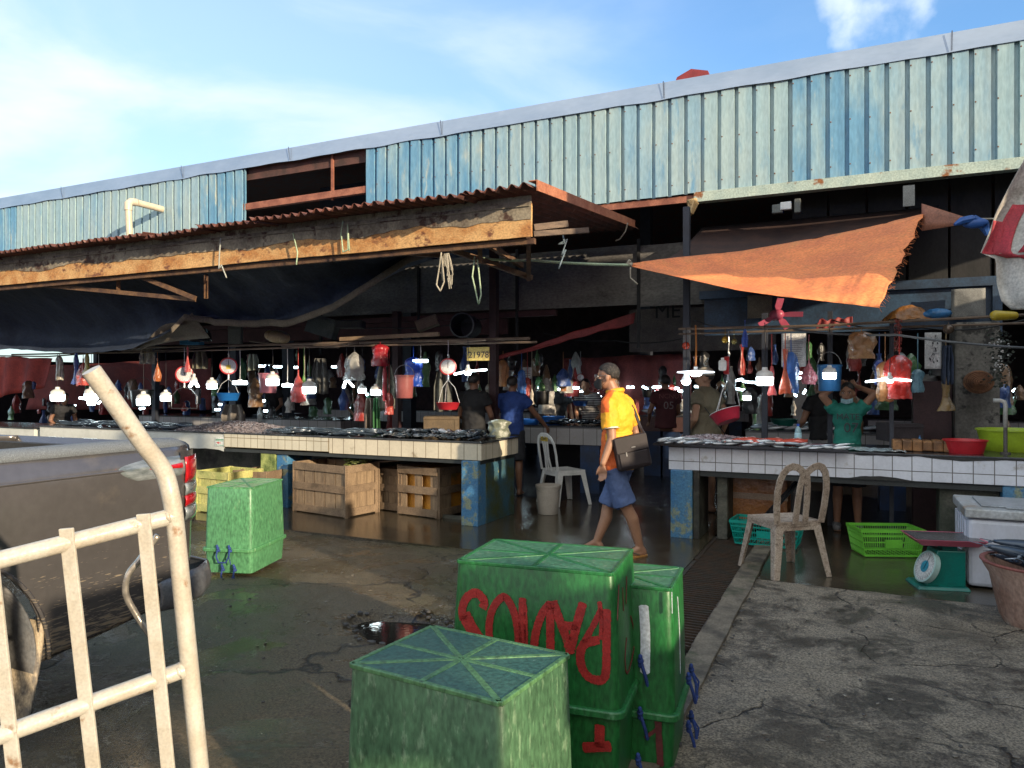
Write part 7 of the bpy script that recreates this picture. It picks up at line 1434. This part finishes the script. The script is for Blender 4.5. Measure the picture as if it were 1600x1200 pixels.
dial(357, 572, 13, 7.85, 'hanging dial scale with a yellow sticker on its face and a blue pan below', sticker=True, pan=12, panw=18, pandy=54, panc=(.015, .13, .4), pann='blue_pan')
dial(700, 573, 13, 7.7, 'red hanging dial scale with a shallow red pan under the tube lamps', pan=11, panw=19, pandy=67)
dial(1138, 571, 14, 7.6, 'red dial scale seen from the side above the tilted red basin', face_dir=RGT*.95-FWD*.35, pan=17, panw=24, pandy=88, tiltpan=-.26, panc=(.42, .02, .045), pann='red_basin')
c = Y(1129, 571, 7.5); s = scl(c); t = thing('plastic_bottle', 'small white bottle hanging in front of the side-on dial scale', 'bottle', c); g = MB(); g.box(c, (12*s, 8*s, 17*s), YAW); g.build('body', WHP, t, bevel=3*s); g = MB(); g.lathe([(2.4*s, 8*s), (2.4*s, 12*s), (.001, 12*s)], c, 10); g.build('cap', WHP, t)
dial(907, 590, 6, 11.3, 'tiny dial scale hanging deep over the back counter with a blue tub', pan=8, panw=13, pandy=44, panc=(.02, .07, .25), pann='blue_pan2')
# gold and red christmas balls
for (x, y, r, nm, lab) in ((1133, 531, 5.5, (.45, .27, .03), 'shiny gold ball hanging on the right stall'), (1147, 534, 4.5, (.35, .3, .1), 'smaller pale gold ball beside the shiny gold one'), (1072, 540, 6, (.45, .05, .02), 'orange red ball float hanging over the disc lamp'), (1482, 514, 8, (.10, .07, .05), 'dark brown glass ball hanging by the pillar'), (1335, 524, 6, (.25, .15, .08), 'small brown ball tied above the brown bag')):
    c = Y(x, y, 7.7); s = scl(c); g = MB(); g.ell(c, (r*s, r*s, r*s), n=16, k=10); g.tube([c, V(c.x, c.y, max(ZR+.08, c.z+.06))], .003, 5); tag(g.build('hanging_ball', mat('ball_%d' % x, nm, rough=.2, metal=.4 if x != 1072 else 0), smooth='all', loc=c), lab, 'ball')
# pink fan, blades at rest
c = Y(1214, 492, 8.1); s = scl(c); t = thing('ceiling_fan', 'pink five-bladed fan fixed under the orange tarpaulin', 'fan', c); PF = plastic('dusty_pink', (.38, .07, .12)); 
g = MB(); g.cap(c-FWD*.05, c+FWD*.06, .055, .06, 14); g.build('hub', PF, t, smooth=True)
for i, (ex, ey, w_) in enumerate(((1186, 508, 8), (1220, 466, 11), (1255, 491, 8), (1231, 513, 11))):
    e_ = Y(ex, ey, 8.05); d_ = (e_-c).normalized(); n_ = d_.cross(FWD).normalized(); g = MB(); g.poly([c+d_*.05-n_*.02, c+d_*.05+n_*.02, c+(e_-c)*.5+n_*w_*s*.55, e_+n_*w_*s*.5, e_-n_*w_*s*.5, c+(e_-c)*.5-n_*w_*s*.45], FWD*.012); g.build('blade', PF, t, bevel=.003)
for i, (pp, lb) in enumerate(((((480, 500, 8.9), (600, 512, 8.8), (760, 498, 8.8)), 'slack black cable above the pale timber'), (((1085, 500, 8.6), (1180, 512, 8.5), (1290, 502, 8.6)), 'slack black cable behind the pink fan'), (((1300, 500, 8.2), (1440, 512, 8.1), (1600, 500, 8.1)), 'slack black cable below the amber bag'), (((850, 520, 10), (960, 532, 10), (1070, 528, 9.5)), 'thin black cable hanging over the aisle'))):
    cable('electric_cable', [Y(*q_) for q_ in pp], .008, WIRE, lb, 'cable', .05)
# number sign 21978
c = Y(747, 553, 7.9); s = scl(c); t = thing('number_sign', 'yellow sign reading 21978 hanging beside the folding lamp', 'sign', c); g = MB(); g.box(c, (37*s, .012, 21*s), R(6)); g.build('board', mat('dull_yellow_sign', (.40, .29, .08), rough=.5), t)
txt('21978', 14*s, c+V(1.5*s, -.01, -2*s), R(90), R(6), BLK, 'lettering', t)
# notices and scrolls
def paper(px, py, w, h, yy, m, lab, cat, name='paper_notice', lines=0, rz=YAW*.5):
    c = Y(px, py, yy); s = scl(c); t = thing(name, lab, cat, c); ax = V(math.cos(rz), math.sin(rz), 0); g = MB(); g.grid(lambda u, v: c+ax*(u-.5)*w*s+V(0, 0, (v-.5)*h*s)+V(0, .01*math.sin(u*5+v*3), 0), 8, 10); g.build('sheet', m, t, solid=.002, smooth='all')
    nrm = V(math.sin(rz), -math.cos(rz), 0)
    if lines:
        g = MB()
        for i in range(lines): v = .86-.75*i/lines; w2 = random.uniform(.5, .8) if i % 4 else .35; g.beam(c+nrm*.016-ax*w2*.5*w*s+V(0, 0, (v-.5)*h*s), c+nrm*.016+ax*w2*.5*w*s+V(0, 0, (v-.5)*h*s), .002, .8*s)
        g.build('text_lines', mat('faint_ink', (.2, .2, .22), bump=0), t)
    return t, c, s, ax, nrm
PAP = mat('white_paper', (.50, .50, .50), rough=.7, bump=.05); 
paper(1240, 547, 36, 52, 7.8, PAP, 'white printed notice hanging behind the raincoats', 'notice', lines=13)
t, c, s, ax, nrm = paper(1458, 548, 24, 57, 7.9, PAP, 'white hanging scroll with black brush characters by the pillar', 'scroll', 'calligraphy_scroll')
g = MB()
random.seed(5)
for k in range(4):
    cz = 18-k*12
    for i in range(7):
        a = random.uniform(-1, 1)*6; b = cz+random.uniform(-5, 5); l = random.uniform(2.5, 6); an = random.choice((0, .3, 1.57, 1.2, -.7, .9)); p0_ = c+nrm*.018+ax*a*s+V(0, 0, b*s); g.tube([p0_, p0_+(ax*math.cos(an)+V(0, 0, math.sin(an)))*l*s*.6, p0_+(ax*math.cos(an+.3)+V(0, 0, math.sin(an+.3)))*l*s], [1.1*s, .9*s, .3*s], 5, flat=.3)
g.build('brush_writing', BLK, t)
paper(1187, 479, 37, 36, 9.4, mat('beige_board', (.20, .165, .12), rough=.8), 'beige square board under the orange tarpaulin left of the fan', 'board', 'square_board', rz=0)
paper(1513, 474, 46, 46, 9.4, mat('grey_board', (.20, .20, .19), rough=.8, sc=9), 'grey square board fixed on the blue panel at the right', 'board', 'square_board', rz=0)
paper(824, 583, 14, 18, 9.9, PAP, 'small wall calendar sheet deep above the lime bucket', 'calendar', 'calendar', lines=4)
# gear on top of the left rail
c = Y(722, 508, 8.6); s = scl(c); t = thing('drum', 'big dark open drum lying on its side above the number sign', 'drum', c+FWD*.2); M3 = (-FWD*1+V(0, 0, .0)-RGT*.25).normalized().to_track_quat('Z', 'Y').to_matrix()
g = MB(); g.lathe([(.001, -.40), (18*s, -.40), (19.5*s, 0), (18*s, .005), (17*s, -.38), (.001, -.38)], c, 28, M3); g.build('shell', mat('dark_drum', (.015, .018, .025), rough=.6), t, smooth=True); g = MB(); g.lathe([(18*s, -.01), (20*s, 0), (20*s, .015), (18*s, .015)], c, 28, M3); g.build('rim', mat('drum_rim', (.07, .075, .08), rough=.5), t, smooth='all')
def boxy(px, py, w, h, yy, d_, c_, nm, lab, cat, name, rot=YAW, tiltz=0.0, bevel=.01, **kw):
    c = Y(px, py, yy); s = scl(c); g = MB(); M3 = Matrix.Rotation(rot, 3, 'Z') @ Matrix.Rotation(tiltz, 3, 'Y'); g.box(c, (w*s, d_, h*s), M3); g.box(c+M3 @ V(0, -d_/2-.004, h*s*.34), (w*s*1.02, .012, h*s*.10), M3); g.box(c+M3 @ V(w*s*.42, -d_/2-.003, -.03*h*s), (w*s*.08, .008, h*s*.8), M3)
    return tag(g.build(name, mat(nm, c_, rough=.7, **kw), loc=c, bevel=bevel), lab, cat)
boxy(668, 505, 34, 16, 8.2, .25, (.13, .095, .06), 'wicker_brown', 'brown speckled board lying tilted left of the dark drum', 'board', 'board_piece', tiltz=-.35)
boxy(300, 492+40, 30, 14, 8.3, .2, (.02, .12, .22), 'teal_box', 'teal box pushed under the tarpaulin above the lime bucket', 'box', 'plastic_box')
boxy(548, 507, 40, 12, 8.6, .3, (.05, .045, .04), 'brown_carton', 'dim brown carton stacked under the maroon band', 'box', 'carton')
boxy(505, 510, 44, 30, 8.8, .3, (.08, .085, .08), 'grey_crate', 'grey lid-shaped crate leaning left of the dim brown carton', 'crate', 'plastic_crate', tiltz=.3)
boxy(368, 525, 20, 30, 8.8, .1, (.12, .115, .10), 'grey_plank', 'grey upright board between the black helmet and the tan container', 'board', 'board_piece')
boxy(220, 540, 34, 12, 8.2, .2, (.15, .14, .13), 'striped_grey', 'grey striped sack end under the tarpaulin above the lime bucket', 'sack', 'sack')
boxy(691, 661, 54, 22, 8.6, .35, (.13, .09, .05), 'wooden_box', 'wooden speaker-like box standing on the inner counter', 'box', 'wooden_box')
boxy(1405, 675, 46, 28, 8.3, .35, (.045, .035, .04), 'dark_crate', 'dark woven plastic crate standing right of the girl in green', 'crate', 'plastic_crate')
c = Y(433, 526, 7.9); s = scl(c); g = MB(); g.ell(c, (17*s, .11, 10*s), Matrix.Rotation(YAW, 3, 'Z')); g.ell(c+RGT*10*s+V(0, 0, -2*s), (9*s, .10, 9*s)); g.ell(c-RGT*11*s+V(0, 0, 2*s), (7*s, .09, 8*s)); tag(g.build('tan_container', mat('tan_container', (.32, .22, .11), rough=.5), smooth='all', loc=c), 'lumpy tan plastic container lying on the rail', 'container')
for (x, lb) in ((313, 'right'), (290, 'left')):
    c = Y(x, 526, 7.9); s = scl(c); t = thing('helmet', 'black helmet on the rail under the tarpaulin' if x == 313 else 'scratched grey helmet just left of the black one', 'helmet', c)
    g = MB(); rr = (15 if x == 313 else 9)*s; g.lathe([(rr*.96, -rr*.5), (rr*1.0, -.1*rr), (rr*.94, .35*rr), (rr*.68, .75*rr), (rr*.3, .93*rr), (.001, .97*rr)], c, 22, sy=1.15); g.build('shell', plastic('helmet_%d' % x, (.012, .014, .02) if x == 313 else (.18, .18, .16), rough=.12), t, smooth=True, solid=.008)
    g = MB(); g.lathe([(rr*1.02, -rr*.5), (rr*1.04, -.42*rr), (rr*1.0, -.36*rr)], c, 22, sy=1.15); g.build('trim', BLK, t, smooth='all')
# jackets, cloths and hanging stuff behind the left counter
def cloth_sheet(px, py, w, h, yy, m, lab, cat='jacket', name='hanging_jacket', group=None, rag=.2):
    c = Y(px, py, yy); s = scl(c); sd = px*.1
    def f(u, v): tw = 1-.45*(1-v)**1.5 if rag else 1; return c+RGT*(u-.5)*w*s*(.6+.4*min(1, v*2.2+.1))+V(0, 0, -(v)*h*s*(1+.06*nz(u*6, sd, 1)))+FWD*(.05*math.sin(u*14+sd)+.02*nz(u*8, v*4, 1, sd))
    g = MB(); g.grid(f, 24, 12); return tag(g.build(name, m, smooth='all', loc=c, solid=.004), lab, cat, group)
cloth_sheet(603, 570, 30, 70, 8.1, mat('camo_cloth', (.20, .19, .15), (.07, .075, .06), rough=.85, sc=14), 'camouflage jacket hanging behind the maroon bucket')
cloth_sheet(692, 580, 28, 62, 8.5, mat('grey_stripe_cloth', (.16, .16, .14), (.09, .09, .08), rough=.85, sc=8), 'grey striped cloth hanging behind the red pan')
cloth_sheet(588, 622, 12, 50, 8.0, mat('green_apron', (.03, .12, .04), rough=.8), 'small green apron hanging low beside the brown coat', 'apron', 'apron')
cloth_sheet(577, 622, 18, 50, 8.05, mat('brown_coat', (.13, .10, .08), rough=.8), 'brown coat hanging low behind the two adjacent bulbs')
cloth_sheet(365, 632, 36, 40, 8.4, mat('taupe_cloth', (.16, .14, .12), rough=.8), 'taupe cloth draped behind the blue scale pan', 'cloth', 'cloth')
cloth_sheet(232, 545, 24, 24, 7.8, mat('cream_gloves', (.40, .34, .26), rough=.8), 'cream cloth bunched over the rail above the lime bucket', 'cloth', 'cloth')
cloth_sheet(312, 548, 22, 28, 7.8, mat('olive_bunch', (.14, .13, .09), rough=.8), 'olive bunch of straps hanging under the black helmet', 'straps', 'strap_bunch')
cloth_sheet(395, 553, 18, 26, 7.9, mat('grey_tool', (.22, .25, .2), rough=.6), 'grey green hose bundle hanging right of the stickered scale', 'hose', 'hose_bundle')
cloth_sheet(500, 560, 24, 56, 8.6, mat('dusty_grey', (.11, .11, .105), rough=.8), 'dusty grey raincoat hanging between bulb and pale bag', 'raincoat', 'hanging_raincoat')
cloth_sheet(1478, 540, 14, 60, 7.9, mat('dark_blue_strap', (.03, .045, .08), rough=.8), 'dark blue strap hanging down the front of the pillar', 'strap', 'strap')
c = Y(1529, 597, 8.45); s = scl(c); t = thing('round_basket', 'round woven brown basket hanging on the grey pillar', 'basket', c); M3 = (-FWD-RGT*.3).to_track_quat('Z', 'Y').to_matrix(); g = MB(); WV = mat('woven_brown', (.22, .10, .05), (.09, .045, .025), rough=.8, sc=12, bump=.6)
for i in range(7): rr = (20-2.6*i)*s; g.lathe([(rr, .0+.012*i), (rr-1.2*s, .018+.012*i), (rr-2.6*s, .0+.012*i)], c, 28, M3, sy=.85)
g.build('weave', WV, t, smooth='all'); g = MB(); g.lathe([(21*s, -.02), (21.5*s, .01), (18*s, .005), (.001, -.03)], c, 28, M3, sy=.85); g.build('rim', WV, t, smooth='all')
# string of red chillies / beads and dried flowers
g = MB(); c = Y(1403, 520, 7.7); s = scl(c)
for i in range(110): g.ell(c+V(random.uniform(-5, 5)*s, random.uniform(-.03, .03), random.uniform(-30, 20)*s), (1.3*s, 1.3*s, 2.2*s), n=5, k=4)
tag(g.build('bead_string', mat('dark_red_beads', (.20, .03, .02), (.08, .012, .01), rough=.3), loc=c), 'string of dark red beads hanging above the scarlet bag', 'beads')
g = MB(); c = Y(1562, 560, 7.9); s = scl(c)
for i in range(260): 
    p = c+V(random.gauss(0, 8)*s, random.uniform(-.06, .06), random.uniform(-45, 45)*s); g.box(p, (random.uniform(1, 4)*s, .004, random.uniform(1, 5)*s), Matrix.Rotation(random.uniform(0, 3), 3, V(random.random(), random.random(), random.random()).normalized()))
t = thing('dried_garland', 'dark leafy garland with white flowers hanging right of the pillar', 'garland', c); g.build('leaf', mat('dark_leaf', (.05, .06, .045), (.02, .025, .02), rough=.7), t)
g = MB()
for i in range(36): p = c+V(random.gauss(-2, 6)*s, random.uniform(-.08, .0), random.uniform(-20, 32)*s); g.ell(p, (1.6*s, 1.2*s, 1.4*s), n=6, k=4)
g.build('flower', mat('white_petal', (.5, .5, .48)), t)
# pipe tap, tubs and wood on the right counter
p = Y(1571, 704, RY+.35); s = scl(p); t = thing('tap_pipe', 'upright water pipe with a plastic elbow standing on the right counter', 'pipe', V(p.x, p.y, .912))
g = MB(); g.tube([V(p.x, p.y, .912), V(p.x, p.y, 1.15)], .016, 10); g.lathe([(.04, 0), (.04, .012), (.018, .016)], (p.x, p.y, .912), 14); g.build('riser', mat('old_pipe', (.10, .09, .08), rough=.6), t, smooth=True)
e_ = Y(1571, 628, RY+.35); g = MB(); g.tube([V(p.x, p.y, 1.14), V(p.x, p.y, e_.z-.03), V(p.x-.008, p.y, e_.z), V(p.x-.04, p.y, e_.z+.012), V(p.x-.09, p.y, e_.z+.012)], .018, 10); g.build('elbow', plastic('grey_pvc', (.42, .41, .38)), t, smooth='all')
def tub(lab, px, pyb, w, h, yy, z, c, nm, k=.82):
    b0 = Y(px, pyb, yy); b0.z = z; s = scl(b0); t = thing('basin', lab, 'basin', b0); g = MB(); bucket_mesh(g, b0, w/2*s, h*s, k, th=.006, n=36); g.build('body', plastic(nm, c), t, smooth=True)
    g = MB(); g.lathe([(w/2*s*.9, h*s*.66), (.001, h*s*.66)], b0, 30); g.build('water', M_PUD, t); return t
tub('lime yellow washing basin standing on the right counter behind the pipe', 1578, 705, 90, 34, RY+.72, .912, (.36, .50, .03), 'lime_yellow')
tub('shallow bright red basin near the chopping block on the right counter', 1508, 706, 60, 21, RY+.28, .912, (.50, .02, .03), 'bright_red')
tub('big blue basin on the grey back counter behind the aisle', 865, 662, 36, 12, 10.1, .93, (.015, .12, .45), 'basin_blue'); tub('flat blue tray-like basin left of the big blue basin', 828, 664, 34, 8, 9.95, .93, (.01, .08, .34), 'basin_blue2')
tub('dark green tub on the inner counter behind the girl', 1225, 655, 40, 16, 10.2, .93, (.01, .12, .09), 'dark_teal')
p = Y(1448, 700, RY+.35); g = MB(); 
for i in range(7): g.box((p.x-.24+.08*i, p.y, .965), (.078, .25, .085+.008*(i % 3)))
tag(g.build('chopping_block', mat('orange_wood', (.28, .13, .045), (.11, .05, .02), rough=.6, sc=9), loc=p, bevel=.01), 'orange brown wooden chopping block beside the bright red basin', 'chopping block')
def bottle(px, py, h, yy, z, c, nm, cap_c, lab):
    b0 = Y(px, py, yy); b0.z = z; s = scl(b0); H = h*s; r = H*.15; t = thing('plastic_bottle', lab, 'bottle', b0); g = MB(); g.lathe([(.001, 0), (r, 0), (r*1.02, H*.1), (r*.95, H*.35), (r, H*.6), (r*.8, H*.78), (r*.35, H*.87), (r*.35, H*.92)], b0, 18); g.build('body', mat(nm, c, rough=.1, bump=.05, coat=.5), t, smooth=True)
    g = MB(); g.lathe([(r*.42, H*.9), (r*.42, H), (.001, H)], b0, 12); g.build('cap', plastic('cap_'+nm, cap_c), t); g = MB(); g.lathe([(r*1.03, H*.35), (r*1.05, H*.5), (r*1.03, H*.6)], b0, 18); g.build('label_band', mat('band_'+nm, [min(1, x*1.4+.1) for x in c]), t); return t
bottle(1247, 692, 34, RY+.5, .912, (.25, .42, .48), 'pale_blue_pet', (.02, .1, .5), 'clear water bottle with a blue cap standing behind the red fish')
bottle(1437, 690, 18, RY+.8, .912, (.03, .2, .42), 'blue_pet', (.02, .1, .3), 'short blue bottle standing right of the dark crate'); bottle(1019, 648, 14, 12.1, 1.0, (.15, .17, .25), 'dim_pet', (.1, .1, .2), 'dim bottle standing on the dim reddish counter')
# person's hand-size props: papers and price tags on the left counter
for (x, lb) in ((623, 'price slip standing among the fish on the middle left counter'), (690, 'white paper sheet lying on the tiled counter end by the fish')):
    p = Y(x, 680, LY+.2); g = MB(); g.grid(lambda u, v: (p.x-.12+.24*u, LY+.05+.16*v, .935+.05*v*(x == 623)+.008*math.sin(u*5)), 6, 4); tag(g.build('paper_slip', PAP, loc=(p.x, LY+.1, .93), solid=.002), lb, 'paper')
bag(780, 655, 34, 28, LY+.6, (.22, .24, .18), 'film_greyg', 'crumpled greyish bag of greens on the end of the left counter', hang=False, neck=.1)
# red curtains and tarps in the depth
RTP = mat('red_curtain', (.40, .05, .03), (.25, .03, .02), rough=.8, sc=3, bump=.4, bsc=8); MAT_ = mat('maroon_curtain', (.20, .04, .035), (.12, .025, .025), rough=.8, sc=3, bump=.4, bsc=8)
def drape(p1, p2, p3, p4, m, lab, n=30, amp=.06):
    g = MB(); g.grid(lambda u, v: p1.lerp(p2, u).lerp(p4.lerp(p3, u), v)+V(0, amp*math.sin(u*22), .03*nz(u*6, v*3, 1)), n, 8); tag(g.build('tarpaulin', m, smooth='all', loc=p1, solid=.004), lab, 'tarpaulin')
drape(Y(-40, 556, 10), Y(82, 560, 9.6), Y(70, 604, 9.6), Y(-40, 630, 10), RTP, 'orange red tarpaulin catching light at the far left of the hall')
drape(Y(60, 572, 11.8), Y(330, 560, 11.8), Y(330, 640, 11.8), Y(40, 640, 11.8), MAT_, 'maroon curtain hanging deep behind the left bulbs')
drape(Y(880, 560, 13.2), Y(1080, 552, 13.2), Y(1080, 655, 13.2), Y(880, 655, 13.2), MAT_, 'maroon curtain hanging deep behind the walking man', amp=.12)
drape(Y(770, 560, 9.3), Y(993, 488, 9.9), Y(990, 505, 9.9), Y(775, 563, 9.3), mat('red_strip', (.28, .04, .04), rough=.6), 'long dull red awning strip slanting up behind the walking man', amp=.02)
drape(Y(1280, 500, 8.3), Y(1332, 496, 8.3), Y(1332, 508, 8.3), Y(1275, 514, 8.3), mat('red_strip', (.28, .04, .04)), 'short red awning edge behind the pink fan', amp=.01)
txt('ME', .34, Y(1043, 487, 11.9)+V(0, -.0, 0), R(90), 0, mat('sign_paint', (.008, .008, .008)), 'lettering', hall, ex=.006)
# uncounted dim goods and clutter hanging in the dark: individual bags by colour
dim = [('dim_red', (.40, .05, .04), 'dim red bag among the clutter hanging deep in the hall'), ('dim_blue', (.05, .11, .34), 'dim blue bag among the clutter hanging deep in the hall'), ('dim_white', (.42, .40, .37), 'dim white bag among the clutter hanging deep in the hall'), ('dim_green', (.08, .22, .08), 'dim green bag among the clutter hanging deep in the hall'), ('dim_brown', (.26, .15, .08), 'dim brown bag among the clutter hanging deep in the hall'), ('dim_black', (.02, .02, .022), 'black bag among the clutter hanging deep in the hall')]
pr2 = []
for nm, c_, lb in dim:
    for k in range(3):
        g = MB(); sd = k*7+len(nm)
        def f(u, v, k=k, sd=sd):
            a = 2*math.pi*u; kk = (((.15+.85*min(1, v/.45)**.8), (.3+.7*min(1, v/.15)), (.35+.4*v+.2*math.sin(v*8+sd)))[k])*(1+.4*noise.noise(Vector((math.cos(a)*1.8, math.sin(a)*1.8+sd, v*4)))+.06*math.cos(8*a)); return V(math.cos(a)*.10*kk, math.sin(a)*.06*kk, -.32*v)
        g.grid(f, 22, 10); o = g.build('plastic_bag', filmy(nm, c_), smooth='all'); pr2.append((o, lb, nm))
used = set()
random.seed(21)
rng_ = [(10, 330, 590, 650, 9.0, 12.5, 34), (330, 640, 545, 640, 8.6, 12.5, 52), (640, 760, 540, 600, 8.6, 10.5, 14), (770, 900, 545, 600, 9.9, 12.5, 30), (900, 1080, 560, 640, 12.4, 13.1, 20), (1080, 1290, 530, 640, 8.7, 12.0, 30), (1330, 1480, 520, 640, 8.4, 10.5, 24), (1560, 1600, 560, 680, 8.6, 10.0, 8)]
for (x0, x1, y0, y1, ya, yb, n) in rng_:
    for i in range(n):
        o, lb, nm = random.choice(pr2); p = Y(random.uniform(x0, x1), random.uniform(y0, y1), random.uniform(ya, yb)); s_ = random.uniform(.6, 1.15)
        if p.z > 2.3: p.z = 2.3
        if id(o) not in used: used.add(id(o)); c_ = o
        else: c_ = o.copy(); scene.collection.objects.link(c_)
        c_.location = p; c_.rotation_euler = (0, 0, random.uniform(0, 6)); c_.scale = (s_, s_, s_*random.uniform(.7, 1.5)); tag(c_, lb, 'bag', nm.replace('dim_', '')+' bags deep in the hall')
for (o, lb, nm) in pr2:
    if id(o) not in used: bpy.data.objects.remove(o)
for o in list(bpy.data.objects):
    if '_o' in o: del o['_o']
